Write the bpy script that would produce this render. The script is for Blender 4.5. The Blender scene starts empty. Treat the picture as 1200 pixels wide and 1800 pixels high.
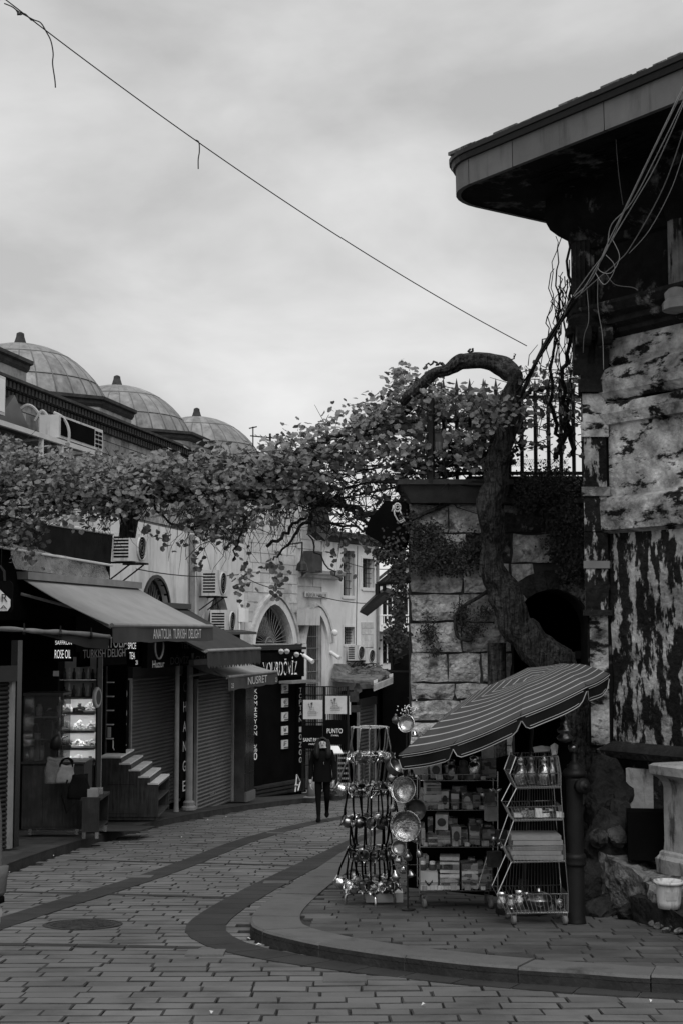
import bpy, bmesh, math, random
import numpy as np
from mathutils import Vector, Matrix, Euler
from mathutils.geometry import tessellate_polygon

sc = bpy.context.scene
COL = sc.collection
R = random.Random(7)
rad = math.radians

# ------------------------------------------------------------------ camera
FPX = 2500.0                       # focal length in photo pixels (50 mm on 36 mm high sensor)
PITCH = math.atan(210.0 / FPX)
CZ = 1.7                           # eye height; the street falls away at 7.3 %
SLOPE = 0.073
cam_d = bpy.data.cameras.new('camera')
cam_d.sensor_fit = 'VERTICAL'; cam_d.sensor_height = 36.0; cam_d.lens = 50.0
cam_d.clip_start = 0.1; cam_d.clip_end = 3000
cam = bpy.data.objects.new('camera', cam_d); COL.objects.link(cam)
cam.location = (0, 0, CZ); cam.rotation_euler = (math.pi/2 + PITCH, 0, 0)
sc.camera = cam

# ------------------------------------------------------------------ sky and sun (overcast)
SUN_EL, SUN_AZ = rad(50), rad(172)       # a bright patch of the overcast, high behind the camera
world = bpy.data.worlds.new('World'); sc.world = world; world.use_nodes = True
wt = world.node_tree; wt.nodes.clear()
def wn(t, **kw):
    n = wt.nodes.new(t)
    for k, v in kw.items(): setattr(n, k, v)
    return n
w_out = wn('ShaderNodeOutputWorld'); w_bg = wn('ShaderNodeBackground'); w_bg.inputs[1].default_value = 0.1
w_sky = wn('ShaderNodeTexSky', sky_type='NISHITA', sun_disc=False)
w_sky.sun_elevation = SUN_EL; w_sky.sun_rotation = SUN_AZ; w_sky.air_density = 1.0; w_sky.dust_density = 3.0
w_bw = wn('ShaderNodeRGBToBW'); wt.links.new(w_sky.outputs[0], w_bw.inputs[0])
w_tc = wn('ShaderNodeTexCoord')
w_sep = wn('ShaderNodeSeparateXYZ'); wt.links.new(w_tc.outputs['Generated'], w_sep.inputs[0])
w_map = wn('ShaderNodeMapping'); w_map.inputs['Scale'].default_value = (1.5, 1.5, 3.2); w_map.inputs['Rotation'].default_value = (0, rad(14), rad(20)); w_map.inputs['Location'].default_value = (5.2, 0.3, 0.0)
wt.links.new(w_tc.outputs['Generated'], w_map.inputs[0])
w_n1 = wn('ShaderNodeTexNoise'); w_n1.inputs['Scale'].default_value = 3.0; w_n1.inputs['Detail'].default_value = 8; w_n1.inputs['Roughness'].default_value = 0.52; w_n1.inputs['Distortion'].default_value = 0.2
wt.links.new(w_map.outputs[0], w_n1.inputs['Vector'])
w_r1 = wn('ShaderNodeMapRange'); w_r1.inputs[1].default_value = 0.33; w_r1.inputs[2].default_value = 0.68; w_r1.inputs[3].default_value = 4.6; w_r1.inputs[4].default_value = 7.2
wt.links.new(w_n1.outputs[0], w_r1.inputs[0])
# overcast skies are a little paler towards the horizon all round
w_r2 = wn('ShaderNodeMapRange'); w_r2.inputs[1].default_value = 0.0; w_r2.inputs[2].default_value = 0.45; w_r2.inputs[3].default_value = 1.22; w_r2.inputs[4].default_value = 0.93
wt.links.new(w_sep.outputs[2], w_r2.inputs[0])
# ... and an overcast zenith is brighter than the sky lower down
w_r3 = wn('ShaderNodeMapRange', interpolation_type='SMOOTHSTEP'); w_r3.inputs[1].default_value = 0.4; w_r3.inputs[2].default_value = 1.0; w_r3.inputs[3].default_value = 1.0; w_r3.inputs[4].default_value = 2.0
wt.links.new(w_sep.outputs[2], w_r3.inputs[0])
w_m0 = wn('ShaderNodeMath', operation='MULTIPLY'); wt.links.new(w_r2.outputs[0], w_m0.inputs[0]); wt.links.new(w_r3.outputs[0], w_m0.inputs[1])
w_mul = wn('ShaderNodeMath', operation='MULTIPLY'); wt.links.new(w_r1.outputs[0], w_mul.inputs[0]); wt.links.new(w_m0.outputs[0], w_mul.inputs[1])
w_mix = wn('ShaderNodeMix', data_type='FLOAT'); w_mix.inputs[0].default_value = 0.9
wt.links.new(w_bw.outputs[0], w_mix.inputs[2]); wt.links.new(w_mul.outputs[0], w_mix.inputs[3])
wt.links.new(w_mix.outputs[0], w_bg.inputs[0]); wt.links.new(w_bg.outputs[0], w_out.inputs[0])

sun_d = bpy.data.lights.new('sun', 'SUN'); sun_d.energy = 1.5; sun_d.angle = rad(35); sun_d.color = (1, 1, 1)
sun = bpy.data.objects.new('sun', sun_d); COL.objects.link(sun)
sd = Vector((math.sin(SUN_AZ)*math.cos(SUN_EL), math.cos(SUN_AZ)*math.cos(SUN_EL), math.sin(SUN_EL)))
sun.rotation_euler = sd.to_track_quat('Z', 'Y').to_euler(); sun.location = (-10, -10, 30)

vs = sc.view_settings
vs.view_transform = 'Standard'; vs.look = 'None'; vs.exposure = 0.22; vs.gamma = 1.0; vs.use_curve_mapping = False
sc.render.engine = 'CYCLES'
try:
    sc.cycles.use_denoising = True; sc.cycles.denoiser = 'OPENIMAGEDENOISE'
    sc.cycles.max_bounces = 6; sc.cycles.diffuse_bounces = 3; sc.cycles.transparent_max_bounces = 8
except Exception: pass

# ------------------------------------------------------------------ where a photo pixel lies at a chosen distance
_s, _c = math.sin(PITCH), math.cos(PITCH)
def P(px, py, Y):
    d = FPX*_c - (900-py)*_s
    return Vector(((px-600)*Y/d, Y, CZ + (FPX*_s + (900-py)*_c)*Y/d))
def G(px, py, h=0.0):
    d = FPX*_c - (900-py)*_s
    kz = (FPX*_s + (900-py)*_c)/d
    Y = (CZ-h)/(-SLOPE-kz)
    return P(px, py, Y)
def gz(Y, h=0.0): return -SLOPE*Y + h
def proj(v):
    d = Vector(v) - Vector((0, 0, CZ))
    fy = d.y*_c + d.z*_s
    if fy < 0.1: return (-9999, -9999)
    return (600 + FPX*d.x/fy, 900 - FPX*(-d.y*_s + d.z*_c)/fy)

# ------------------------------------------------------------------ materials (the photograph is black and white)
MATS = {}
def M(name, v, rough=0.85, metal=0.0, var=0.25, scale=2.0, bump=0.25, bscale=25.0, rnd=0.0, spec=0.1,
      stain=None, stain_scale=(1, 1, 1), stain_n=3.0, stain_lo=0.48, stain_hi=0.56, stain_amt=1.0, emit=0.0, trans=0.0, alpha=1.0, coord='pos', bdist=0.02, stain_detail=8, grime=0.0, grime_scale=.8):
    if name in MATS: return MATS[name]
    m = bpy.data.materials.new(name); m.use_nodes = True; MATS[name] = m
    t = m.node_tree; nd = t.nodes; L = t.links
    b = nd['Principled BSDF']
    def new(tp, **kw):
        n = nd.new(tp)
        for k, vv in kw.items(): setattr(n, k, vv)
        return n
    if coord == 'pos': src = new('ShaderNodeNewGeometry').outputs['Position']
    else: src = new('ShaderNodeTexCoord').outputs['Object']
    n1 = new('ShaderNodeTexNoise'); n1.inputs['Scale'].default_value = scale; n1.inputs['Detail'].default_value = 8; n1.inputs['Roughness'].default_value = 0.62
    L.new(src, n1.inputs['Vector'])
    mr = new('ShaderNodeMapRange'); mr.inputs[1].default_value = 0.3; mr.inputs[2].default_value = 0.7
    mr.inputs[3].default_value = v*(1-var); mr.inputs[4].default_value = v*(1+var)
    L.new(n1.outputs[0], mr.inputs[0]); val = mr.outputs[0]
    if stain is not None:
        mp = new('ShaderNodeMapping'); mp.inputs['Scale'].default_value = stain_scale; L.new(src, mp.inputs[0])
        n2 = new('ShaderNodeTexNoise'); n2.inputs['Scale'].default_value = stain_n; n2.inputs['Detail'].default_value = stain_detail; n2.inputs['Roughness'].default_value = 0.66
        L.new(mp.outputs[0], n2.inputs['Vector'])
        mk = new('ShaderNodeMapRange'); mk.inputs[1].default_value = stain_lo; mk.inputs[2].default_value = stain_hi; mk.inputs[4].default_value = stain_amt
        L.new(n2.outputs[0], mk.inputs[0])
        n4 = new('ShaderNodeTexNoise'); n4.inputs['Scale'].default_value = scale*2.7; n4.inputs['Detail'].default_value = 6; L.new(src, n4.inputs['Vector'])
        sv = new('ShaderNodeMapRange'); sv.inputs[1].default_value = .3; sv.inputs[2].default_value = .7; sv.inputs[3].default_value = stain*.6; sv.inputs[4].default_value = stain*1.4
        L.new(n4.outputs[0], sv.inputs[0])
        mx = new('ShaderNodeMix', data_type='FLOAT'); L.new(mk.outputs[0], mx.inputs[0]); L.new(val, mx.inputs[2]); L.new(sv.outputs[0], mx.inputs[3]); val = mx.outputs[0]
    if grime > 0:           # broad uneven weathering
        n5 = new('ShaderNodeTexNoise'); n5.inputs['Scale'].default_value = grime_scale; n5.inputs['Detail'].default_value = 9; n5.inputs['Roughness'].default_value = .7; n5.inputs['Distortion'].default_value = .4; L.new(src, n5.inputs['Vector'])
        gr = new('ShaderNodeMapRange'); gr.inputs[1].default_value = .36; gr.inputs[2].default_value = .62; gr.inputs[3].default_value = 1-grime; gr.inputs[4].default_value = 1.12; L.new(n5.outputs[0], gr.inputs[0])
        mg = new('ShaderNodeMath', operation='MULTIPLY'); L.new(val, mg.inputs[0]); L.new(gr.outputs[0], mg.inputs[1]); val = mg.outputs[0]
    if rnd > 0:
        oi = new('ShaderNodeObjectInfo')
        rr = new('ShaderNodeMapRange'); rr.inputs[3].default_value = 1-rnd; rr.inputs[4].default_value = 1+rnd; L.new(oi.outputs['Random'], rr.inputs[0])
        mu = new('ShaderNodeMath', operation='MULTIPLY'); L.new(val, mu.inputs[0]); L.new(rr.outputs[0], mu.inputs[1]); val = mu.outputs[0]
    L.new(val, b.inputs['Base Color'])
    b.inputs['Roughness'].default_value = rough; b.inputs['Metallic'].default_value = metal
    b.inputs['Specular IOR Level'].default_value = spec
    if bump > 0:
        n3 = new('ShaderNodeTexNoise'); n3.inputs['Scale'].default_value = bscale; n3.inputs['Detail'].default_value = 6; L.new(src, n3.inputs['Vector'])
        bp = new('ShaderNodeBump'); bp.inputs['Strength'].default_value = bump; bp.inputs['Distance'].default_value = bdist
        L.new(n3.outputs[0], bp.inputs['Height']); L.new(bp.outputs[0], b.inputs['Normal'])
    if emit > 0:
        L.new(val, b.inputs['Emission Color']); b.inputs['Emission Strength'].default_value = emit
    if alpha < 1: b.inputs['Alpha'].default_value = alpha
    if trans > 0:
        tr = new('ShaderNodeBsdfTranslucent'); L.new(val, tr.inputs[0])
        ms = new('ShaderNodeMixShader'); ms.inputs[0].default_value = trans
        out = nd['Material Output']; L.new(b.outputs[0], ms.inputs[1]); L.new(tr.outputs[0], ms.inputs[2]); L.new(ms.outputs[0], out.inputs[0])
    return m

m_paver = M('paver_stone', .115, rough=.72, var=.4, scale=1.6, bump=.35, bscale=40, rnd=.16, stain=.05, stain_n=.8, stain_lo=.5, stain_hi=.72, stain_amt=.7)
m_paver2 = M('pavement_stone', .078, rough=.8, var=.3, scale=1.4, bump=.35, bscale=40, rnd=.2, stain=.035, stain_n=1.0, stain_lo=.5, stain_hi=.7, stain_amt=.7)
m_band = M('dark_band_stone', .036, rough=.75, var=.25, scale=2, bump=.3, bscale=40, rnd=.12)
m_joint = M('joint_dirt', .046, rough=.95, var=.4, scale=6, bump=.4, bscale=60)
m_kerb = M('kerb_concrete', .105, rough=.85, var=.25, scale=2.2, bump=.35, bscale=45, rnd=.1, stain=.06, stain_n=2.2, stain_lo=.52, stain_hi=.7)
m_kface = M('grimy_kerb_face', .03, rough=.9, var=.4, scale=4, bump=.5, bscale=30)
m_asph = M('pavement_concrete', .05, rough=.9, var=.3, scale=1.8, bump=.3, bscale=40, stain=.035, stain_n=1.2)
m_ground = M('earth', .06, var=.3)
m_plaster = M('old_plaster', .64, rough=.9, var=.14, scale=.9, bump=.2, bscale=12, stain=.26, stain_scale=(1.6, 1.6, .3), stain_n=1.6, stain_lo=.52, stain_hi=.72, stain_amt=.8)
m_masonry = M('ashlar_masonry', .3, rough=.9, var=.3, scale=3, bump=.5, bscale=22, rnd=.28, stain=.12, stain_n=2.0, stain_lo=.5, stain_hi=.68)
m_masonry_l = M('pale_masonry', .5, rough=.9, var=.2, scale=2.4, bump=.4, bscale=20, rnd=.14, stain=.22, stain_n=1.5, stain_lo=.52, stain_hi=.7)
m_mortar = M('grey_mortar', .2, rough=.95, var=.25, scale=4, bump=.4, bscale=30)
m_mortar_d = M('dark_mortar', .055, rough=.95, var=.3, scale=4, bump=.4, bscale=30)
m_cornice = M('sooty_cornice', .05, rough=.9, var=.4, scale=5, bump=.5, bscale=25, rnd=.25)
m_lead = M('lead_sheet', .2, rough=.6, metal=.1, var=.4, scale=2.4, bump=.25, bscale=10, rnd=.17, spec=.35, stain=.1, stain_scale=(2.2, 2.2, .6), stain_n=2.2, stain_lo=.48, stain_hi=.7)
m_seam = M('lead_seam', .13, rough=.6, var=.2)
m_wstone = M('weathered_limestone', .52, rough=.9, var=.5, scale=9, bump=1.0, bscale=22, rnd=.22, bdist=.05, stain=.06, stain_n=5, stain_lo=.54, stain_hi=.64, stain_amt=.85, stain_detail=10, grime=.6, grime_scale=2.2)
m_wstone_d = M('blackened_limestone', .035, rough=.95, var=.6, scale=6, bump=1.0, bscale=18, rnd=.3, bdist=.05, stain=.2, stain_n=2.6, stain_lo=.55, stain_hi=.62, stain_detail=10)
m_coping = M('grey_coping', .06, rough=.9, var=.3, scale=4, bump=.5, bscale=20)
m_peel = M('peeling_limewash', .4, rough=.92, var=.5, scale=7, bump=.9, bscale=20, bdist=.03, stain=.016, stain_scale=(2.3, 2.3, .85), stain_n=3.1, stain_lo=.462, stain_hi=.5, stain_detail=14, grime=.75, grime_scale=1.7)
m_peel2 = M('sooty_limewash_bands', .5, rough=.92, var=.55, scale=6, bump=.9, bscale=20, bdist=.03, stain=.02, stain_scale=(1.5, 1.5, 3.6), stain_n=2.2, stain_lo=.525, stain_hi=.58, stain_detail=14, grime=.82, grime_scale=1.5)
m_soot = M('sooty_stone', .022, rough=.95, var=.5, scale=6, bump=.8, bscale=20, bdist=.03, stain=.2, stain_n=4, stain_lo=.58, stain_hi=.66)
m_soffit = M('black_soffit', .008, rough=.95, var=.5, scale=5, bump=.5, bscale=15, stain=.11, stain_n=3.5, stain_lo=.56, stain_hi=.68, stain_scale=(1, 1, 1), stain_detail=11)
m_fascia = M('grey_fascia_paint', .13, rough=.7, var=.15, scale=2.5, bump=.1, rnd=.08, stain=.08, stain_scale=(3, 3, .4), stain_n=2, stain_lo=.52, stain_hi=.7)
m_bark = M('vine_bark', .075, rough=.95, var=.5, scale=9, bump=1.0, bscale=18, bdist=.06, stain=.02, stain_scale=(16, 16, 1.3), stain_n=2.5, stain_lo=.42, stain_hi=.6, grime=.5, grime_scale=2.5)
m_twig = M('twig_bark', .03, rough=.95, var=.4, bump=0)
m_leaf = M('vine_leaf', .175, rough=.4, var=.6, scale=9, bump=0, rnd=.35, spec=.5, trans=.22)
m_ivy = M('ivy_leaf', .035, rough=.6, var=.5, scale=3, bump=0, spec=.3, trans=.1)
m_iron = M('black_iron', .01, rough=.5, metal=.2, var=.3, scale=8, bump=.1, spec=.4)
m_black = M('matt_black', .0045, rough=.8, var=.3, bump=0, spec=.02)
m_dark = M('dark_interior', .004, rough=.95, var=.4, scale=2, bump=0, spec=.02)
m_glass = M('dark_glass', .012, rough=.08, var=.1, bump=0, spec=.6)
m_white = M('white_paint', .72, rough=.6, var=.08, bump=0)
m_offwhite = M('offwhite_panel', .52, rough=.6, var=.12, scale=3, bump=0)
m_metalgrey = M('grey_painted_metal', .2, rough=.5, var=.2, scale=4, bump=.05)
m_acw = M('ac_casing', .5, rough=.5, var=.16, scale=2, bump=0, stain=.2, stain_scale=(4, 4, .6), stain_n=2, stain_lo=.55, stain_hi=.75)
m_shutter = M('roller_shutter_steel', .1, rough=.45, metal=.3, var=.25, scale=1.2, bump=.05, spec=.4)
m_chrome = M('chrome_wire', .62, rough=.22, metal=1.0, var=.1, bump=0)
m_pan = M('hammered_metal', .5, rough=.2, metal=1.0, var=.45, scale=9, bump=.5, bscale=60, bdist=.006, rnd=.25)
m_pan_m = M('dented_metal', .3, rough=.25, metal=1.0, var=.6, scale=11, bump=.8, bscale=35, bdist=.012, rnd=.25)
m_canvas_d = M('black_canvas', .013, rough=.85, var=.4, scale=3, bump=.3, bscale=6, spec=.02)
m_pan_d = M('dark_tinned_copper', .22, rough=.28, metal=1.0, var=.35, scale=9, bump=.4, bscale=60, bdist=.006, rnd=.3)
m_awn1 = M('grey_awning_canvas', .24, rough=.85, var=.14, scale=1.6, bump=.2, bscale=9)
m_awn1v = M('valance_canvas', .06, rough=.85, var=.2, scale=2, bump=.1)
m_awn2 = M('charcoal_awning_canvas', .04, rough=.85, var=.2, scale=2, bump=.15, bscale=9)
m_letter = M('pale_lettering', .5, rough=.6, var=.1, bump=0)
m_letter_w = M('white_lettering', .8, rough=.6, var=.03, bump=0)
m_letter_d = M('faint_lettering', .07, rough=.6, var=.2, bump=0)
m_signlit = M('lit_sign_letters', .9, rough=.5, var=.03, bump=0, emit=.55)
m_wood = M('dark_wood_laminate', .022, rough=.55, var=.35, scale=2.5, bump=.08, coord='pos', stain=.03, stain_scale=(8, 8, .8), stain_n=3, stain_lo=.45, stain_hi=.6)
m_wood2 = M('grey_wood_laminate', .06, rough=.6, var=.35, scale=2.5, bump=.08, stain=.035, stain_scale=(9, 9, .7), stain_n=3, stain_lo=.42, stain_hi=.62)
m_woodl = M('worn_wood_treads', .62, rough=.6, var=.2, scale=4, bump=.1)
m_skin = M('skin', .38, rough=.55, var=.06, bump=0)
m_cloth = M('black_cloth', .007, rough=.9, var=.3, bump=.2, bscale=40, spec=.02)
m_hair = M('dark_hair', .012, rough=.5, var=.3, bump=.3, bscale=80)
m_card = M('printed_card', .3, rough=.6, var=.3, scale=14, bump=0, rnd=.5)
m_card_l = M('pale_card', .5, rough=.6, var=.25, scale=18, bump=0, rnd=.25)
m_card_d = M('dark_card', .06, rough=.5, var=.4, scale=12, bump=0, rnd=.5)
m_rubber = M('caster_rubber', .13, rough=.6, var=.15, bump=0)
m_plastic = M('bucket_plastic', .5, rough=.45, var=.12, scale=6, bump=0, stain=.16, stain_scale=(5, 5, .7), stain_n=2.6, stain_lo=.5, stain_hi=.66)
m_pier = M('pale_worn_marble', .3, rough=.8, var=.28, scale=4, bump=.5, bscale=16, stain=.08, stain_scale=(2.5, 2.5, .7), stain_n=2.5, stain_lo=.53, stain_hi=.64)
m_rock = M('rough_rock', .026, rough=.95, var=.55, scale=6, bump=1.0, bscale=12, bdist=.06, rnd=.25, stain=.02, stain_n=3, stain_lo=.48, stain_hi=.58)
m_rockl = M('pale_rock', .17, rough=.95, var=.5, scale=8, bump=1.0, bscale=14, bdist=.05, stain=.04, stain_n=4, stain_lo=.5, stain_hi=.58)
m_bollard = M('painted_cast_iron', .009, rough=.55, var=.3, scale=6, bump=.15, bscale=50, spec=.2)
m_canopy = M('parasol_canvas', .058, rough=.9, var=.15, scale=4, bump=.1)
m_canopy_v = M('parasol_valance', .01, rough=.9, var=.2, bump=.1)
m_stripe = M('parasol_stripe', .34, rough=.9, var=.12, bump=0)
m_piping = M('valance_piping', .3, rough=.9, var=.1, bump=0)
m_net = M('clear_plastic_sheet', .22, rough=.18, var=.7, scale=2.2, bump=.9, bscale=4, alpha=.6, spec=.7, bdist=.08)  # strong tone noise in the colour imitates reflections on the plastic
m_lamp = M('shop_lamp', .9, rough=.5, var=0, bump=0, emit=2.6)
m_tile = M('black_tile', .008, rough=.25, var=.2, bump=0, spec=.25)
m_wire = M('cable_sheath', .02, rough=.6, var=.2, bump=0)
m_wire_l = M('pale_cable_sheath', .36, rough=.6, var=.2, bump=0)
m_litter = M('litter_paper', .5, rough=.8, var=.2, bump=0)
m_manhole = M('cast_iron_cover', .04, rough=.6, metal=.2, var=.35, scale=7, bump=.8, bscale=45)
m_roofrag = M('ragged_tarp', .11, rough=.9, var=.6, scale=5, bump=.9, bscale=10, bdist=.05)

def printed(name, lo, hi, seed):
    """card with blocks of print: flat colour fields and lines, different on every packet"""
    m = bpy.data.materials.new(name); m.use_nodes = True; t = m.node_tree; L = t.links; b = t.nodes['Principled BSDF']
    tc = t.nodes.new('ShaderNodeTexCoord'); oi = t.nodes.new('ShaderNodeObjectInfo'); va = t.nodes.new('ShaderNodeVectorMath'); va.operation = 'ADD'
    cm = t.nodes.new('ShaderNodeCombineXYZ'); mu = t.nodes.new('ShaderNodeMath'); mu.operation = 'MULTIPLY'; mu.inputs[1].default_value = 37.0+seed
    L.new(oi.outputs['Random'], mu.inputs[0]); L.new(mu.outputs[0], cm.inputs[0]); L.new(mu.outputs[0], cm.inputs[2]); L.new(tc.outputs['Object'], va.inputs[0]); L.new(cm.outputs[0], va.inputs[1])
    mp = t.nodes.new('ShaderNodeMapping'); mp.inputs['Scale'].default_value = (14, 3, 26); L.new(va.outputs[0], mp.inputs[0])
    v = t.nodes.new('ShaderNodeTexVoronoi'); v.distance = 'CHEBYCHEV'; v.inputs['Scale'].default_value = 1.0; L.new(mp.outputs[0], v.inputs['Vector'])
    sp = t.nodes.new('ShaderNodeSeparateColor'); L.new(v.outputs['Color'], sp.inputs[0])
    w = t.nodes.new('ShaderNodeTexNoise'); w.inputs['Scale'].default_value = 90; L.new(va.outputs[0], w.inputs['Vector'])
    ad = t.nodes.new('ShaderNodeMath'); ad.operation = 'MULTIPLY_ADD'; ad.inputs[1].default_value = .5; L.new(w.outputs[0], ad.inputs[0]); L.new(sp.outputs[0], ad.inputs[2])
    r = t.nodes.new('ShaderNodeMapRange'); r.inputs[1].default_value = .3; r.inputs[2].default_value = 1.1; r.inputs[3].default_value = lo; r.inputs[4].default_value = hi; L.new(ad.outputs[0], r.inputs[0])
    L.new(r.outputs[0], b.inputs['Base Color']); b.inputs['Roughness'].default_value = .45; return m
m_print = [printed('printed_pack_dark', .01, .22, 1), printed('printed_pack_mid', .02, .45, 5), printed('printed_pack_pale', .1, .6, 9)]

# ------------------------------------------------------------------ mesh builder
class MB:
    def __init__(s): s.v = []; s.f = []; s.m = []; s.mi = 0
    def add(s, vs, fs):
        o = len(s.v); s.v += [tuple(x) for x in vs]; s.f += [tuple(i+o for i in f) for f in fs]; s.m += [s.mi]*len(fs); return s
    def frame(s, o, a, b, c):      # a box from corner o along three edge vectors
        o, a, b, c = Vector(o), Vector(a), Vector(b), Vector(c)
        return s.add([o, o+a, o+a+b, o+b, o+c, o+a+c, o+a+b+c, o+b+c],
                     [(0, 3, 2, 1), (4, 5, 6, 7), (0, 1, 5, 4), (1, 2, 6, 5), (2, 3, 7, 6), (3, 0, 4, 7)])
    def box(s, c, d, rz=0.0):
        ca, sa = math.cos(rz), math.sin(rz)
        a = Vector((d[0]*ca, d[0]*sa, 0)); b = Vector((-d[1]*sa, d[1]*ca, 0)); e = Vector((0, 0, d[2]))
        return s.frame(Vector(c)-a/2-b/2-e/2, a, b, e)
    def quad(s, *p): return s.add(p, [tuple(range(len(p)))])
    def tube(s, pts, r, n=6, cap=True):
        pts = [Vector(p) for p in pts]; k = len(pts)
        rs = r if isinstance(r, (list, tuple)) else [r]*k
        vs = []; up = None
        for i in range(k):
            t = (pts[min(i+1, k-1)] - pts[max(i-1, 0)])
            if t.length < 1e-9: t = Vector((0, 0, 1))
            t.normalize()
            if up is None:
                up = Vector((0, 0, 1)) if abs(t.z) < .9 else Vector((1, 0, 0))
            a = up - t*up.dot(t)
            if a.length < 1e-6: a = t.orthogonal()
            a.normalize(); up = a; b = t.cross(a)
            for j in range(n):
                w = 2*math.pi*j/n
                vs.append(pts[i] + (a*math.cos(w) + b*math.sin(w))*rs[i])
        fs = []
        for i in range(k-1):
            for j in range(n):
                j2 = (j+1) % n
                fs.append((i*n+j, i*n+j2, (i+1)*n+j2, (i+1)*n+j))
        if cap: fs.append(tuple(range(n-1, -1, -1))); fs.append(tuple((k-1)*n+j for j in range(n)))
        return s.add(vs, fs)
    def lathe(s, prof, c, n=16, axis=None, a0=0.0):   # prof: (radius, height)
        c = Vector(c)
        if axis is None: A, B, C_ = Vector((1, 0, 0)), Vector((0, 1, 0)), Vector((0, 0, 1))
        else:
            C_ = Vector(axis).normalized(); A = C_.orthogonal().normalized(); B = C_.cross(A)
        vs = []; fs = []
        for r, h in prof:
            for j in range(n):
                w = a0 + 2*math.pi*j/n
                vs.append(c + A*r*math.cos(w) + B*r*math.sin(w) + C_*h)
        for i in range(len(prof)-1):
            for j in range(n):
                j2 = (j+1) % n
                fs.append((i*n+j, i*n+j2, (i+1)*n+j2, (i+1)*n+j))
        fs.append(tuple(range(n-1, -1, -1))); fs.append(tuple((len(prof)-1)*n+j for j in range(n)))
        return s.add(vs, fs)
    def prism(s, poly, ext):       # any simple 3-D polygon, extruded along a vector
        poly = [Vector(p) for p in poly]; ext = Vector(ext); n = len(poly)
        tri = tessellate_polygon([poly])
        fs = [tuple(t) for t in tri] + [tuple(i+n for i in reversed(t)) for t in tri]
        fs += [(i, (i+1) % n, (i+1) % n+n, i+n) for i in range(n)]
        return s.add(poly + [p+ext for p in poly], fs)
    def sweep(s, path, prof, back=None):   # path: 2-D points, outward side on the left of travel reversed; prof: (offset, z)
        pts = [Vector((p[0], p[1])) for p in path]; k = len(pts); nn = []
        for i in range(k):
            ns = []
            if i > 0: d = (pts[i]-pts[i-1]).normalized(); ns.append(Vector((d.y, -d.x)))
            if i < k-1: d = (pts[i+1]-pts[i]).normalized(); ns.append(Vector((d.y, -d.x)))
            if len(ns) == 2:
                m = (ns[0]+ns[1]); m.normalize(); nn.append(m / max(.3, m.dot(ns[0])))
            else: nn.append(ns[0])
        q = len(prof); vs = []
        for i in range(k):
            for off, z in prof:
                p = pts[i] + nn[i]*off; vs.append((p.x, p.y, z))
        fs = []
        for i in range(k-1):
            for j in range(q-1):
                fs.append((i*q+j, (i+1)*q+j, (i+1)*q+j+1, i*q+j+1))
        return s.add(vs, fs)

ORG = {}
def obj(name, mb, mat, parent=None, smooth=False, kind=None, label=None, loc=None):
    """one mesh object; vertices are given in world space, stored about its own or its parent's origin"""
    o0 = Vector(loc) if loc is not None else (ORG[parent.name] if parent is not None else Vector((0, 0, 0)))
    me = bpy.data.meshes.new(name)
    me.from_pydata([tuple(Vector(v)-o0) for v in mb.v], [], mb.f)
    mats = mat if isinstance(mat, (list, tuple)) else [mat]
    for m in mats: me.materials.append(m)
    if len(mats) > 1: me.polygons.foreach_set('material_index', mb.m)
    if smooth: me.polygons.foreach_set('use_smooth', [True]*len(me.polygons))
    me.update()
    o = bpy.data.objects.new(name, me); COL.objects.link(o)
    if parent is not None:
        o.parent = parent; o.location = o0 - ORG[parent.name]
    else: o.location = o0
    ORG[o.name] = o0
    if kind: o['kind'] = kind
    if label: o['label'] = label
    return o
def tag(o, label, cat, group=None):
    o['label'] = label; o['category'] = cat
    if group: o['group'] = group
    return o
def thing(name, label, cat, loc=(0, 0, 0), group=None):
    o = bpy.data.objects.new(name, None); COL.objects.link(o); o.location = loc
    o.empty_display_size = .2; ORG[o.name] = Vector(loc)
    return tag(o, label, cat, group)
def piece(name, me, parent, M4):     # a piece that shares its mesh with alike pieces
    o = bpy.data.objects.new(name, me); COL.objects.link(o)
    if parent is not None: o.parent = parent; M4 = Matrix.Translation(-ORG[parent.name]) @ M4
    o.matrix_local = M4; return o
def copy_tree(src, loc, rz=0.0, label=None, s=1.0):
    c = src.copy(); COL.objects.link(c); c.location = loc; c.rotation_euler = (0, 0, rz); ORG[c.name] = Vector(loc)
    if s != 1.0: c.scale = (s, s, s)
    if label: c['label'] = label
    for ch in src.children:
        d = ch.copy(); COL.objects.link(d); d.parent = c
        for g in ch.children:
            e = g.copy(); COL.objects.link(e); e.parent = d
    return c
def mesh_of(name, mb, mat, smooth=False):
    me = bpy.data.meshes.new(name); me.from_pydata(mb.v, [], mb.f)
    for m in (mat if isinstance(mat, (list, tuple)) else [mat]): me.materials.append(m)
    if isinstance(mat, (list, tuple)): me.polygons.foreach_set('material_index', mb.m)
    if smooth: me.polygons.foreach_set('use_smooth', [True]*len(me.polygons))
    me.update(); return me
ORD = ['first', 'second', 'third', 'fourth', 'fifth', 'sixth', 'seventh', 'eighth', 'ninth', 'tenth', 'eleventh', 'twelfth', 'thirteenth', 'fourteenth', 'fifteenth']

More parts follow.
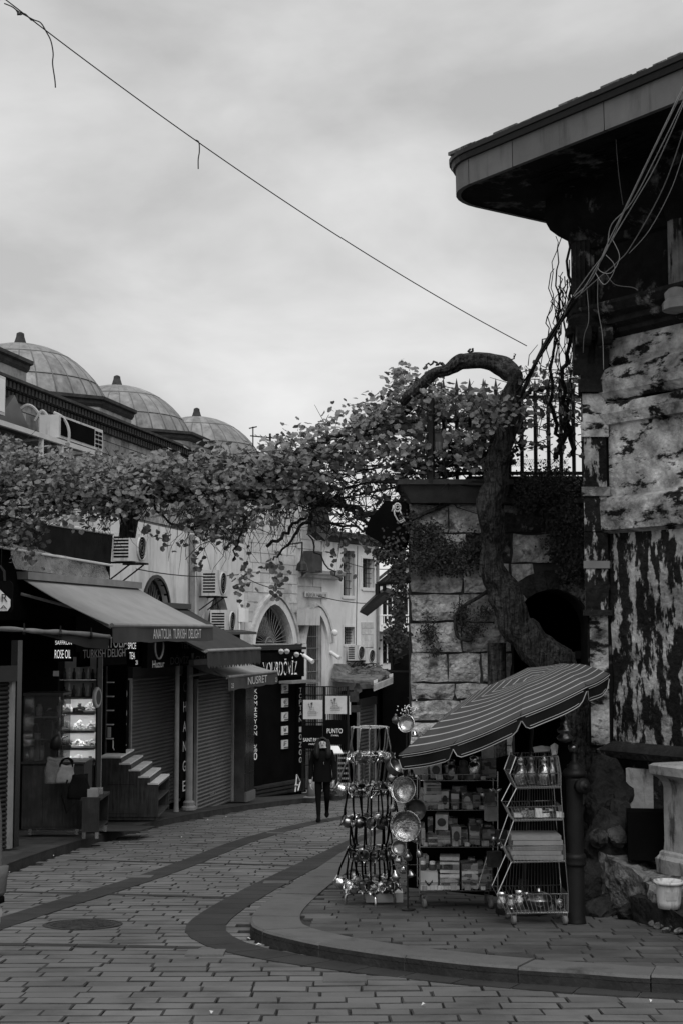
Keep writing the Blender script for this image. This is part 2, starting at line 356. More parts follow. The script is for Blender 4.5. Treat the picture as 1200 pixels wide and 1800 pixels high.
def text(parent, body, loc, xd, h, mat, w=None, zd=None, name='lettering', depth=.006, up=None, center=False):
    """flat raised lettering: loc is the lower-left corner, xd the reading direction, h the capital height, w the total width"""
    cu = bpy.data.curves.new(name, 'FONT'); cu.body = body; cu.size = 1.0; cu.extrude = 0.0
    tmp = bpy.data.objects.new('tmp', cu); COL.objects.link(tmp)
    dg = bpy.context.evaluated_depsgraph_get(); me = bpy.data.meshes.new_from_object(tmp.evaluated_get(dg))
    bpy.data.objects.remove(tmp); bpy.data.curves.remove(cu)
    n = len(me.vertices)
    if n == 0: return None
    co = np.empty(n*3, 'f'); me.vertices.foreach_get('co', co); co = co.reshape(-1, 3)
    lo, hi = co.min(0), co.max(0)
    caps = max(.5, hi[1]-min(0, lo[1])) if False else (hi[1]-lo[1])
    co[:, 0] -= lo[0]; co[:, 1] -= lo[1]
    sy = h/caps; sx = sy if w is None else w/(hi[0]-lo[0])
    X = Vector(xd).normalized(); U = Vector(up).normalized() if up is not None else Vector((0, 0, 1)); N = X.cross(U).normalized()
    o0 = ORG[parent.name]; b = Vector(loc) + N*depth - o0
    if center: b -= X*((hi[0]-lo[0])*sx/2)
    out = np.array([list(b + X*float(c[0])*sx + U*float(c[1])*sy) for c in co], 'f')
    me.vertices.foreach_set('co', out.ravel()); me.materials.clear(); me.materials.append(mat); me.name = name; me.update()
    o = bpy.data.objects.new(name, me); COL.objects.link(o); o.parent = parent; ORG[o.name] = o0
    return o

def inpoly(x, y, poly):
    c = False; j = len(poly)-1
    for i in range(len(poly)):
        xi, yi = poly[i][0], poly[i][1]; xj, yj = poly[j][0], poly[j][1]
        if (yi > y) != (yj > y) and x < (xj-xi)*(y-yi)/(yj-yi+1e-12)+xi: c = not c
        j = i
    return c
def dist_path(x, y, pts):
    best = 1e9
    for i in range(len(pts)-1):
        ax, ay = pts[i][0], pts[i][1]; bx, by = pts[i+1][0], pts[i+1][1]
        dx, dy = bx-ax, by-ay; t = max(0, min(1, ((x-ax)*dx+(y-ay)*dy)/(dx*dx+dy*dy+1e-12)))
        best = min(best, math.hypot(x-ax-t*dx, y-ay-t*dy))
    return best
def resample(pts, step):
    pts = [Vector(p[:2]) for p in pts]; out = [pts[0].copy()]; acc = 0
    for i in range(len(pts)-1):
        a, b = pts[i], pts[i+1]; l = (b-a).length; d = step-acc
        while d <= l: out.append(a+(b-a)*(d/l)); d += step
        acc = (acc + l) % step if l + acc >= step else acc + l
    if (out[-1]-pts[-1]).length > step*.35: out.append(pts[-1].copy())
    return out
def smooth_path(pts, n=6):          # Catmull-Rom through the points
    pts = [Vector(p) for p in pts]; out = []
    for i in range(len(pts)-1):
        p0, p1, p2, p3 = pts[max(i-1, 0)], pts[i], pts[i+1], pts[min(i+2, len(pts)-1)]
        for k in range(n):
            t = k/n
            out.append(.5*((2*p1) + (p2-p0)*t + (2*p0-5*p1+4*p2-p3)*t*t + (3*p1-p0-3*p2+p3)*t**3))
    out.append(pts[-1]); return out
def left_of(path):                  # unit normals to the left of travel
    out = []
    for i in range(len(path)):
        d = (Vector(path[min(i+1, len(path)-1)][:2]) - Vector(path[max(i-1, 0)][:2])).normalized()
        out.append(Vector((-d.y, d.x)))
    return out
# ================================================================== GROUND, ROAD, PAVEMENTS
def slope_sheet(name, x0, x1, y0, y1, h, mat):
    mb = MB(); mb.quad((x0, y0, gz(y0, h)), (x1, y0, gz(y0, h)), (x1, y1, gz(y1, h)), (x0, y1, gz(y1, h)))
    o = obj(name, mb, mat); o['kind'] = 'structure'; return o
slope_sheet('ground', -400, 400, -60, 900, -.12, m_ground)
road = slope_sheet('road', -14, 14, -12, 70, -.03, m_joint)

KL = [G(x, y, .12) for x, y in [(0, 1524), (100, 1489), (200, 1461), (300, 1438), (400, 1420), (500, 1407), (600, 1397), (690, 1389)]]
KL = [Vector((-4.15, 2, 0)), Vector((-4.12, 9, 0)), Vector((-4.08, 14, 0))] + [Vector((p.x, p.y, 0)) for p in KL]
KL = smooth_path(KL, 5)
KR = [G(x, y, .1) for x, y in [(1200, 1722), (1020, 1711), (850, 1700), (700, 1683), (580, 1665), (500, 1648), (458, 1636), (440, 1623), (450, 1600), (500, 1562), (560, 1524), (620, 1488), (690, 1456), (800, 1428)]]
KR = [Vector((7.5, KR[0].y-.9, 0)), Vector((4.5, KR[0].y-.4, 0))] + [Vector((p.x, p.y, 0)) for p in KR] + [Vector((4.6, 34.0, 0)), Vector((8, 44, 0))]
KR = smooth_path(KR, 5)
poly_right = [(p.x, p.y) for p in KR] + [(9, 44), (9, 9)]
poly_left = [(p.x, p.y) for p in KL] + [(3, 50), (-12, 50), (-12, 2)]

TILT = Matrix.Rotation(-math.atan(SLOPE), 4, 'X')
def brick_mesh(name, l, w, d, mat, b=.0075, seed=0):
    r = random.Random(seed); j = lambda: r.uniform(-.006, .006)
    mb = MB(); x, y = l/2, w/2
    top = [(-x+b+j(), -y+b+j(), j()*.5), (x-b+j(), -y+b+j(), j()*.5), (x-b+j(), y-b+j(), j()*.5), (-x+b+j(), y-b+j(), j()*.5)]
    mid = [(-x, -y, -b), (x, -y, -b), (x, y, -b), (-x, y, -b)]
    bot = [(-x, -y, -d), (x, -y, -d), (x, y, -d), (-x, y, -d)]
    mb.add(top+mid+bot, [(0, 1, 2, 3)] + [(4+i, 4+(i+1) % 4, (i+1) % 4, i) for i in range(4)] + [(8+i, 8+(i+1) % 4, 4+(i+1) % 4, 4+i) for i in range(4)])
    mb.m = [0] + [1]*8
    return mesh_of(name, mb, [mat, m_joint])
def lay(items, meshes, parent, name, stuff_name, mat, limit=300):
    """items: (x, y, z, rz, mesh index). The 300 that show largest are pieces, the others one joined part."""
    def score(it):
        px, py = proj((it[0], it[1], it[2]))
        if not (-40 < px < 1240 and -40 < py < 1840): return 1e6 + it[1]
        return it[1]
    items.sort(key=score)
    for x, y, z, rz, k in items[:limit]:
        tl = Euler((R.uniform(-.006, .006), R.uniform(-.006, .006), 0)).to_matrix().to_4x4()
        piece(name, meshes[k], parent, Matrix.Translation((x, y, z+R.uniform(-.004, .004))) @ TILT @ tl @ Matrix.Rotation(rz, 4, 'Z'))
    vs = []; fs = []; n0 = 0
    arr = [(np.array([v.co for v in me.vertices]), [tuple(p.vertices) for p in me.polygons]) for me in meshes]; mi = []
    for x, y, z, rz, k in items[limit:]:
        mm = Matrix.Translation((x, y, z+R.uniform(-.004, .004))) @ TILT @ Matrix.Rotation(rz, 4, 'Z')
        A = np.array(mm.to_3x3()); c, f = arr[k]
        vs.append(c @ A.T + np.array(mm.translation)); fs += [tuple(i+n0 for i in q) for q in f]; n0 += len(c); mi += [0] + [1]*8
    if vs:
        mb = MB(); mb.v = [tuple(v) for v in np.concatenate(vs)]; mb.f = fs; mb.m = mi
        o = obj(stuff_name, mb, [mat, m_joint], parent); o['kind'] = 'stuff'

ROW = .205; LEN = [.34, .38, .42, .46, .36, .4, .44, .38]; GAP = [.003, .012, .005, .016, .004, .008, .003, .006]
pav = [brick_mesh('paver', l-GAP[i], ROW-.007-GAP[i]*.5, .05, m_paver, seed=i) for i, l in enumerate(LEN)]
items = []; y = 6.4; ang = rad(-1.2)
row = 0
while y < 47:
    x = -6.9 + (row % 2)*.19 + R.uniform(-.05, .05)
    while x < 7.5:
        k = R.randrange(8); l = LEN[k]; cx = x+l/2; yy = y + cx*math.tan(ang) + (.25*math.sin(cx*.35+y*.05))*.35
        px, _ = proj((cx, yy, gz(yy)))
        if -900 < px < 1330 and not inpoly(cx, yy, poly_right) and not inpoly(cx, yy, poly_left):
            items.append((cx, yy, gz(yy), ang + .03*math.cos(cx*.35+y*.05), k))
        x += l
    y += ROW; row += 1
lay(items, pav, road, 'paver', 'distant_pavers', m_paver)

def strip_stones(path, w, step, h, mat, parent, name, thick=.05, gap=.012, face=0.0, limit=300):
    """a course of flat stones along a 2-D centre line"""
    pts = resample(path, step); nl = left_of(pts)
    for i in range(len(pts)-1):
        a, b = pts[i], pts[i+1]; d = (b-a); u = d.normalized()*gap/2
        q = [a+u+nl[i]*w/2, b-u+nl[i+1]*w/2, b-u-nl[i+1]*w/2, a+u-nl[i]*w/2]
        top = [Vector((p.x, p.y, gz(p.y, h))) for p in q]; bot = [p-Vector((0, 0, thick)) for p in top]
        mb = MB(); mb.add(top+bot, [(3, 2, 1, 0), (0, 1, 5, 4), (1, 2, 6, 5), (2, 3, 7, 6), (3, 0, 4, 7)])
        c = sum(top, Vector())/4
        obj(name, mb, mat, parent, loc=c)
def gpath(pp, n=5): return smooth_path([Vector((G(x, y).x, G(x, y).y, 0)) for x, y in pp], n)
# dark bands let into the paving: centre gutter, the curve round the corner, cross bands
strip_stones(gpath([(-60, 1645), (20, 1618), (130, 1583), (250, 1546), (340, 1514), (430, 1479), (530, 1451), (610, 1436), (690, 1424)]), .34, .5, .008, m_band, road, 'band_stone')
strip_stones(gpath([(1240, 1752), (1000, 1738), (800, 1722), (640, 1704), (510, 1686), (420, 1668), (372, 1648), (362, 1628), (395, 1600), (455, 1565), (520, 1532), (580, 1503), (640, 1474), (720, 1446)]), .36, .42, .008, m_band, road, 'band_stone')
for pp in ([(-40, 1660), (120, 1662), (240, 1664), (352, 1667)], [(10, 1568), (150, 1571), (300, 1575), (430, 1580)], [(120, 1512), (300, 1516), (420, 1519), (545, 1523)]):
    strip_stones(gpath(pp), .13, .42, .005, m_band, road, 'band_stone')
# a few pale replacement slabs
for px, py in [(247, 1542), (484, 1465), (362, 1676), (486, 1552), (606, 1722)]:
    g = G(px, py); mb = MB(); mb.box((0, 0, 0), (.3, .3, .02)); o = obj('pale_paver', mb, m_kerb, road, loc=(0, 0, 0)); o.matrix_local = Matrix.Translation((g.x, g.y, gz(g.y, .004))) @ TILT

def pavement(name, path, poly, h, inner, edge_w, mat_top):
    n = len(path); base = tessellate_polygon([[Vector((p[0], p[1], 0)) for p in poly]])
    mb = MB(); mb.add([(p[0], p[1], gz(p[1], h-.03)) for p in poly], [tuple(t) for t in base])
    o = obj(name, mb, mat_top); o['kind'] = 'structure'
    return o
# the right pavement with its rounded kerb
pavr = pavement('pavement', KR, poly_right, .1, True, .42, m_joint)
pts = resample(KR, .92); nl = left_of(pts)
inn = -1  # the pavement lies on the left or right of travel?
if not inpoly(*(pts[6]+nl[6]*.2), poly_right): nl = [-v for v in nl]
inner_edge = []
W_ = .44
fine = resample(KR, .115); nf = left_of(fine)
if not inpoly(*(fine[48]+nf[48]*.2), poly_right): nf = [-v for v in nf]
for i in range(0, len(fine)-1, 8):
    seg = fine[i:i+9]; ns = nf[i:i+9]
    if len(seg) < 2: break
    u = (seg[1]-seg[0]).normalized()*.005; u2 = (seg[-1]-seg[-2]).normalized()*.005
    seg = [p.copy() for p in seg]; seg[0] += u; seg[-1] -= u2
    jz = R.uniform(-.006, .006)
    mb = MB(); k = len(seg); vs = []
    for p, nn in zip(seg, ns):
        for off, h in ((0.0, -.03), (.004, .1+jz), (.02, .118+jz), (W_, .112+jz), (W_, .04)):
            q = p + nn*off; vs.append((q.x, q.y, gz(q.y, h)))
    fs = [(a*5+b, (a+1)*5+b, (a+1)*5+b+1, a*5+b+1) for a in range(k-1) for b in range(4)]
    fs += [(0, 1, 2, 3, 4), tuple((k-1)*5+b for b in (4, 3, 2, 1, 0))]
    mb.add(vs, fs); mb.m = [(1 if i_ % 4 == 0 else 0) for i_ in range((k-1)*4)]+[0, 0]; obj('kerbstone', mb, [m_kerb, m_kface], pavr, loc=(seg[0].x, seg[0].y, gz(seg[0].y)))
inner_poly = [tuple(p+nn*(W_+.02)) for p, nn in zip(fine, nf)] + [(9, 44), (9, 9)]
pv2 = [brick_mesh('paving_brick', l-.007, .19, .05, m_paver2, seed=20+i) for i, l in enumerate([.3, .36, .42])]
items = []; y = 9.0; row = 0
while y < 30:
    x = -1.5 + (row % 2)*.17 + R.uniform(-.05, .05)
    while x < 6.2:
        k = R.randrange(3); l = [.3, .36, .42][k]; cx = x+l/2; yy = y - .035*cx
        px, _ = proj((cx, yy, gz(yy, .1)))
        if px < 1330 and inpoly(cx, yy, inner_poly): items.append((cx, yy, gz(yy, .1), rad(-2), k))
        x += l
    y += .2; row += 1
lay(items, pv2, pavr, 'paving_brick', 'distant_paving', m_paver2)

# the left pavement: cast concrete behind a dark kerb
pavl = pavement('pavement', KL, poly_left, .15, False, .3, m_asph)
fine = resample(KL, .3); nf = left_of(fine)
if not inpoly(*(fine[30]+nf[30]*.3), poly_left): nf = [-v for v in nf]
for i in range(0, len(fine)-1, 4):
    seg = fine[i:i+5]; ns = nf[i:i+5]
    if len(seg) < 2: break
    mb = MB(); k = len(seg); vs = []; seg = [p.copy() for p in seg]; seg[0] += (seg[1]-seg[0])*.02
    for p, nn in zip(seg, ns):
        for off, h in ((0.0, -.03), (.006, .11), (.02, .125), (.22, .127), (.22, .06)):
            q = p + nn*off; vs.append((q.x, q.y, gz(q.y, h)))
    fs = [(a*5+b, (a+1)*5+b, (a+1)*5+b+1, a*5+b+1) for a in range(k-1) for b in range(4)]
    fs += [(0, 1, 2, 3, 4), tuple((k-1)*5+b for b in (4, 3, 2, 1, 0))]
    mb.add(vs, fs); mb.m = [(1 if i_ % 4 == 0 else 0) for i_ in range((k-1)*4)]+[0, 0]; obj('kerbstone', mb, [m_band if i % 3 else m_asph, m_kface], pavl, loc=(seg[0].x, seg[0].y, gz(seg[0].y)))

# manhole cover and litter
g = G(146, 1626); mb = MB(); mb.lathe([(.36, -.02), (.36, .006), (.33, .009), (.33, .004), (.29, .004), (.29, .010), (0.001, .010)], (0, 0, 0), 32)
mh = obj('manhole_cover', mb, m_manhole, loc=(0, 0, 0)); mh.matrix_world = Matrix.Translation((g.x, g.y, gz(g.y, .004))) @ TILT; ORG[mh.name] = Vector((0, 0, 0))
tag(mh, 'round cast iron manhole cover set in the paving by the centre gutter', 'manhole cover')
mb = MB()
for i in range(-3, 4):
    w = math.sqrt(max(0, .27**2-(i*.075)**2))
    if w > .04: mb.box((0, i*.075, .012), (w*2, .03, .006))
obj('raised_rib', mb, m_manhole, mh)
lit = [('crumpled paper scrap lying in the gutter below the display case', 95, 1506), ('small white scrap beside the centre gutter', 320, 1473), ('white scrap by the kerb near the wooden steps', 398, 1437), ('paper scrap at the foot of the rounded kerb nose', 436, 1653), ('white shred on the pavers in front of the kerb', 455, 1664), ('flat white ticket on the front pavers', 372, 1784), ('tiny scrap on the road near the curved dark band', 744, 1770), ('pale scrap on the pavement in front of the basket stand', 1002, 1644), ('torn paper on the road below the front kerb', 1143, 1764), ('pale leaf scrap beside the far kerb', 366, 1442), ('white scrap on the road left of the manhole', 16, 1535), ('small pale scrap by the cross band', 210, 1482)]
for lb, px, py in lit:
    g = G(px, py); hh = .11 if 'pavement' in lb else .012
    mb = MB(); s = R.uniform(.014, .03); a = R.uniform(0, 3)
    ca, sa = math.cos(a)*s, math.sin(a)*s
    pts = [(-ca, -sa, 0), (sa*.6, -ca*.6, .012), (ca, sa, .002), (-sa*.6, ca*.6, .016)]
    mb.add([(g.x+p[0], g.y+p[1], gz(g.y, hh)+p[2]) for p in pts], [(0, 1, 2, 3)])
    tag(obj('litter_scrap', mb, m_litter, loc=g), lb, 'litter', 'scraps of litter')
# ================================================================== THE HAN WITH THE THREE DOMES (left)
A0 = Vector((-5.76, 24.0, 0)); UA = Vector((.2135, .977, 0)).normalized(); NA = Vector((.977, -.2135, 0)).normalized()
TB = (38.4-24.0)/UA.y                                       # where the wall bends
B0 = A0 + UA*TB; UB = Vector((.5, .866, 0)).normalized(); NB = Vector((.866, -.5, 0)).normalized()
def wa(px): return ((11.0/(.2185-(px-600)/2500.0))-24.0)/UA.y      # photo column -> metres along wall A
def wb(px): return ((24.76/(.577-(px-600)/2500.0))-38.4)/UB.y      # ... along wall B (from the bend)
def zat(py, Y): return P(600, py, Y).z
ZC = CZ + 4.32                                              # cornice line of the han
han = thing('domed_building', 'long old stone trading hall with ribbed lead domes, arched windows and a gate portal', 'building', (-6, 30, gz(30)))

def arch_pts(c, w, zs, zt, pointed=False, n=10):
    """outline of an arched opening on a wall: (t, z) going up the left jamb, over and down"""
    out = []
    for i in range(n+1):
        a = math.pi - math.pi*i/n
        x = math.cos(a); s = math.sin(a)
        if pointed: s = (1-abs(x)**1.7)**.62
        out.append((c + x*w/2, zs + (zt-zs)*max(0, s)))
    return out
def wall_panel(org, u, n, t0, t1, z0, z1, holes, mat, name, depth=.35, parent=han, off=0.0):
    """a wall skin with real openings and reveals"""
    to3 = lambda t, z, d=0.0: Vector((org.x, org.y, 0)) + u*t + n*(off-d) + Vector((0, 0, z))
    outer = [Vector((t0, z0, 0)), Vector((t1, z0, 0)), Vector((t1, z1, 0)), Vector((t0, z1, 0))]
    hs = [[Vector((t, z, 0)) for t, z in h] for h in holes]
    tri = tessellate_polygon([outer]+hs); flat = outer + [p for h in hs for p in h]
    mb = MB(); mb.add([to3(p.x, p.y) for p in flat], [tuple(t) for t in tri])
    for h in hs:
        k = len(h)
        mb.add([to3(p.x, p.y) for p in h]+[to3(p.x, p.y, depth) for p in h], [(i, (i+1) % k, (i+1) % k+k, i+k) for i in range(k)])
    mb.add([to3(t1, z0), to3(t1, z1), to3(t1, z1, 6), to3(t1, z0, 6)], [(0, 1, 2, 3)])
    return obj(name, mb, mat, parent)
def arch_ring(org, u, n, pts, wid, d0, d1, mat, name, parent, scale=None):
    c = Vector((sum(p[0] for p in pts)/len(pts), pts[0][1]))
    mb = MB(); k = len(pts); vs = []
    for i, (t, z) in enumerate(pts):
        a = Vector(pts[max(i-1, 0)]); b = Vector(pts[min(i+1, k-1)]); d = (b-a).normalized(); m = Vector((-d.y, d.x))
        q = Vector((t, z)) + m*wid
        for (tt, zz, dd) in ((t, z, d0), (t, z, d1), (q.x, q.y, d1), (q.x, q.y, d0)):
            vs.append(Vector((org.x, org.y, 0)) + u*tt + n*dd + Vector((0, 0, zz)))
    fs = [(i*4+j, (i+1)*4+j, (i+1)*4+(j+1) % 4, i*4+(j+1) % 4) for i in range(k-1) for j in range(4)]
    fs += [(0, 1, 2, 3), tuple((k-1)*4+j for j in (3, 2, 1, 0))]
    mb.add(vs, fs); return obj(name, mb, mat, parent)
def wpos(org, u, n, t, z, d=0.0): return Vector((org.x, org.y, 0)) + u*t + n*d + Vector((0, 0, z))

# arched windows: (wall, t centre, width, spring z, top z)
t1 = wa(275); y1_ = 24+t1*UA.y
win1 = (t1, 1.75, CZ+.35, zat(1016, 31.6))
t2 = wa(383); win2 = (t2, 2.3, CZ-.45, zat(1038, 36.2))
t3 = wb(482); win3 = (t3, 1.95, CZ-.36, zat(1062, 39.8))
tg = wb(554); gate = (tg, 1.25, CZ-.35, zat(1078, 41.4))
sill1, sill2, sill3 = CZ-.5, CZ-1.0, CZ-.36
def opening(w, sill, pointed=False):
    pts = arch_pts(w[0], w[1], w[2], w[3], pointed); lo = sill
    return ([(w[0]-w[1]/2, lo)] + pts + [(w[0]+w[1]/2, lo)]) if lo < w[2]-.01 else pts
h1, h2, h3 = opening(win1, sill1), opening(win2, sill2, True), opening(win3, sill3, True)
hg = opening(gate, gz(41.4, .16), True)
TEND = wb(566)
ZS = CZ + 2.35                                              # plaster below, ashlar above
wall_panel(A0, UA, NA, -14, TB, gz(50), ZS, [h1, h2], m_plaster, 'wall')
wall_panel(A0, UA, NA, -14, TB, ZS, ZC-.02, [], m_mortar, 'upper_wall', off=-.02)
wall_panel(B0, UB, NB, 0, TEND, gz(52), ZC-.02, [h3, hg], m_masonry_l, 'wall', off=-.02, depth=.2)
# ashlar: one block each, where the photograph lets them be told apart
def ashlar(org, u, n, t0, t1, z0, z1, cw, ch, mat, name, holes, seed, brickrow=0.0, d=.035):
    r = random.Random(seed); z = z0; row = 0
    mats = {}
    while z < z1-.05:
        t = t0 + (row % 2)*cw*.5 - r.uniform(0, .1)
        while t < t1-.05:
            l = cw*r.uniform(.8, 1.2); e = min(t+l, t1)
            mid = ((t+e)/2, z+ch/2); ok = t >= t0-.2
            for h in holes:
                for q in ((t+.03, z+.03), (e-.03, z+.03), (t+.03, z+ch-.03), (e-.03, z+ch-.03), mid):
                    if inpoly(q[0], q[1], h): ok = False
            if ok and e-max(t, t0) > .08:
                a = max(t, t0)
                mb = MB(); mb.frame(wpos(org, u, n, a+.008, z+.008, -.03), u*(e-a-.016), n*(d+r.uniform(-.008, .01)), Vector((0, 0, ch-.016)))
                obj(name, mb, mat, han, loc=wpos(org, u, n, a, z))
            t = e
        z += ch
        if brickrow and row % 2 == 1: z += brickrow
        row += 1
ashlar(A0, UA, NA, -1.0, TB-.3, CZ+2.4, ZC-.36, .52, .26, m_masonry, 'stone_block', [], 3, .07)
hh3 = arch_pts(win3[0], win3[1]+.5, win3[2]-.4, win3[3]+.3, True); hh3 = [(hh3[0][0], hh3[0][1]-.6)]+hh3+[(hh3[-1][0], hh3[-1][1]-.6)]
hhg = arch_pts(gate[0], gate[1]+.9, gate[2], gate[3]+.45, True); hhg = [(hhg[0][0], -6)]+hhg+[(hhg[-1][0], -6)]
ashlar(B0, UB, NB, .05, TEND-1.35, CZ-.55, CZ+3.3, .46, .27, m_masonry_l, 'stone_block', [hh3, hhg], 5)
ashlar(B0, UB, NB, TEND-1.35, TEND, CZ+1.3, CZ+3.3, .46, .27, m_masonry_l, 'stone_block', [], 6)
# main cornice: stepped courses with dentils
pa = [A0-UA*14, A0+UA*TB, B0+UB*TEND, B0+UB*TEND-NB*5]
mb = MB(); mb.sweep([(p.x, p.y) for p in pa], [(-.1, ZC-.36), (.03, ZC-.34), (.03, ZC-.2), (.08, ZC-.19), (.08, ZC-.06), (.2, ZC-.05), (.2, ZC), (-1.2, ZC+.03)])
obj('cornice', mb, m_cornice, han)
for kx, (o_, zz, st) in enumerate(((.09, ZC-.335, .15), (.15, ZC-.185, .15))):
    mbs = MB()
    t = -3.0 + kx*.08; cnt = 0
    while t < TB:
        mbs.box((0, 0, 0), (0, 0, 0)) if False else None
        mbs.frame(wpos(A0, UA, NA, t, zz, .0), UA*.08, NA*o_, Vector((0, 0, .11))); t += st
    o = obj('dentil_course', mbs, m_mortar_d, han); o['kind'] = 'stuff'
mb = MB(); q = [A0-UA*14, A0+UA*TB, B0+UB*TEND, B0+UB*TEND-NB*12, A0-UA*14-NA*14]
mb.add([(p.x, p.y, ZC-.03) for p in q], [tuple(t) for t in tessellate_polygon([[Vector((p.x, p.y, 0)) for p in q]])]); obj('roof_terrace', mb, m_mortar, han)

# domes: octagonal drum with cornice, lead sheets between raised seams, finial
def dome(cx, cy, zb, zt, r, nseg=30, detail=True):
    c = Vector((cx, cy, 0)); a0 = math.atan2(UA.y, UA.x) + math.pi/8
    dome_o = bpy.data.objects.new('dome', None); COL.objects.link(dome_o); dome_o.parent = han; dome_o.location = Vector((cx, cy, zb))-ORG[han.name]; ORG[dome_o.name] = Vector((cx, cy, zb))
    dr = 2.3/math.cos(math.pi/8)
    mb = MB(); mb.lathe([(dr+.04, ZC-.1), (dr, ZC), (dr, zb-.2), (dr+.03, zb-.18), (dr+.03, zb-.12), (dr+.06, zb-.1), (dr+.06, zb), (r*.9, zb+.05)], c, 8, a0=a0)
    obj('drum', mb, m_masonry, dome_o)
    mb = MB(); mb.lathe([(dr+.02, zb-.21), (dr+.06, zb-.15), (dr+.07, zb-.09), (dr+.13, zb-.06), (dr+.13, zb+.008), (dr-.2, zb+.03)], c, 8, a0=a0); obj('drum_cornice', mb, m_cornice, dome_o)
    H = zt-zb; RR = (r*r+H*H)/(2*H); phm = math.asin(min(1, r/RR)) if H < RR else math.pi/2
    cz = zt-RR
    pt = lambda ph, th, k=0.0: Vector((cx+(RR+k)*math.sin(ph)*math.cos(th), cy+(RR+k)*math.sin(ph)*math.sin(th), cz+(RR+k)*math.cos(ph)))
    bands = [0.06, .46, .78, 1.0]
    prot = {}
    for bi in range(3):
        p0, p1 = phm*bands[bi], phm*bands[bi+1]
        n_s = nseg if bi else nseg
        mb = MB(); dth = 2*math.pi/nseg; vs = []; q = 4
        for i in range(q+1):
            ph = p0+(p1-p0)*i/q
            for j in range(3): vs.append(pt(ph, dth*(j/2*.97+.015)-dth/2, .012*(3-bi)))
        fs = [(i*3+j, i*3+j+1, (i+1)*3+j+1, (i+1)*3+j) for i in range(q) for j in range(2)]
        fs = [tuple(reversed(f)) for f in fs]
        mb.add([v-Vector((cx, cy, zb)) for v in vs], fs)
        me = mesh_of('lead_sheet', mb, m_lead, True)
        for s in range(nseg):
            piece('lead_sheet', me, dome_o, Matrix.Translation((cx, cy, zb)) @ Matrix.Rotation(dth*s, 4, 'Z'))
    mb = MB(); mb.tube([pt(phm*(.06+.94*i/10), 0, .02)-Vector((cx, cy, zb)) for i in range(11)], .015, 5)
    me = mesh_of('seam', mb, m_seam, True); dth = 2*math.pi/nseg
    for s in range(nseg): piece('seam', me, dome_o, Matrix.Translation((cx, cy, zb)) @ Matrix.Rotation(dth*(s+.5), 4, 'Z'))
    mb = MB()
    for i in range(1, 20): pass
    mb.lathe([(RR*math.sin(p)*1.0, cz+RR*math.cos(p)-.03) for p in [phm*k/14 for k in range(14, -1, -1)]], (cx, cy, 0), 40)
    obj('dome_core', mb, m_seam, dome_o, True)
    mb = MB()
    for b_ in (.46, .78):
        mb.tube([pt(phm*b_, 2*math.pi*i/48, .024) for i in range(49)], .011, 4, cap=False)
    obj('lap_joint', mb, m_seam, dome_o, True)
    mb = MB(); mb.lathe([(.15, zt-.03), (.14, zt+.06), (.12, zt+.12), (.095, zt+.2), (.085, zt+.28), (.03, zt+.31)], (cx, cy, 0), 12); obj('finial', mb, m_cornice, dome_o)
    # the small patch hatch seen on the lead
    mb = MB(); v = pt(phm*.74, -1.6, .05); mb.box(v, (.16, .05, .05)); obj('roof_hook', mb, m_seam, dome_o)
for px, py, Y in ((36, 604, 31.5), (206, 677, 36.9), (346, 732, 42.1)):
    p = P(px, py, Y); dome(p.x, p.y, p.z-1.45, p.z-.05, 1.99)
p = P(-190, 500, 26.1); dome(p.x, p.y, CZ+6.5-1.42, CZ+6.5, 1.99)

# the arched windows: frame, sunburst grille, dark glass
def sun_window(org, u, n, w, sill, pointed, nspoke, ringw, ringmat):
    f = arch_ring(org, u, n, arch_pts(w[0], w[1], w[2], w[3], pointed, 14), ringw, -.06, .05, ringmat, 'arch_surround', han)
    wo = bpy.data.objects.new('window', None); COL.objects.link(wo); wo.parent = han; o0 = wpos(org, u, n, w[0], w[2]); wo.location = o0-ORG[han.name]; ORG[wo.name] = o0
    pts = opening(w, sill, pointed); mb = MB(); mb.prism([wpos(org, u, n, t, z, -.3) for t, z in pts], n*-.02); obj('glass', mb, m_glass, wo)
    ap = arch_pts(w[0], w[1]-.08, w[2], w[3]-.05, pointed, nspoke)
    mb = MB(); mb.tube([wpos(org, u, n, t, z, -.14) for t, z in arch_pts(w[0], w[1]-.06, w[2], w[3]-.04, pointed, 20)], .035, 5)
    if sill < w[2]-.01:
        for sgn in (-1, 1): mb.tube([wpos(org, u, n, w[0]+sgn*(w[1]/2-.03), w[2], -.14), wpos(org, u, n, w[0]+sgn*(w[1]/2-.03), sill, -.14)], .035, 5)
    mb.tube([wpos(org, u, n, w[0]-w[1]/2, w[2], -.14), wpos(org, u, n, w[0]+w[1]/2, w[2], -.14)], .03, 5)
    obj('frame', mb, m_metalgrey if pointed else m_iron, wo)
    for t, z in ap[1:-1]:
        mb = MB(); cc = wpos(org, u, n, w[0]+(t-w[0])*.14, w[2]+.06, -.14); mb.tube([cc, wpos(org, u, n, t, z, -.14)], .008, 4); obj('spoke', mb, m_metalgrey, wo)
    mb = MB(); mb.tube([wpos(org, u, n, w[0]+.2*math.cos(a), w[2]+.2*abs(math.sin(a)), -.13) for a in [math.pi*i/8 for i in range(9)]], .02, 4); obj('grille_hub', mb, m_metalgrey, wo)
    return wo
sun_window(A0, UA, NA, win1, sill1, False, 14, .07, m_iron)
sun_window(A0, UA, NA, win2, sill2, True, 16, .3, m_plaster)
sun_window(B0, UB, NB, win3, sill3, True, 18, .2, m_plaster)
arch_ring(B0, UB, NB, arch_pts(win3[0], win3[1]+.42, win3[2], win3[3]+.24, True, 14), .09, -.02, .1, m_masonry_l, 'hood_mould', han)
mb = MB(); mb.frame(wpos(B0, UB, NB, win3[0]-1.3, win3[2]-.1, -.02), UB*2.6, NB*.14, Vector((0, 0, .09))); obj('sill', mb, m_iron, han)
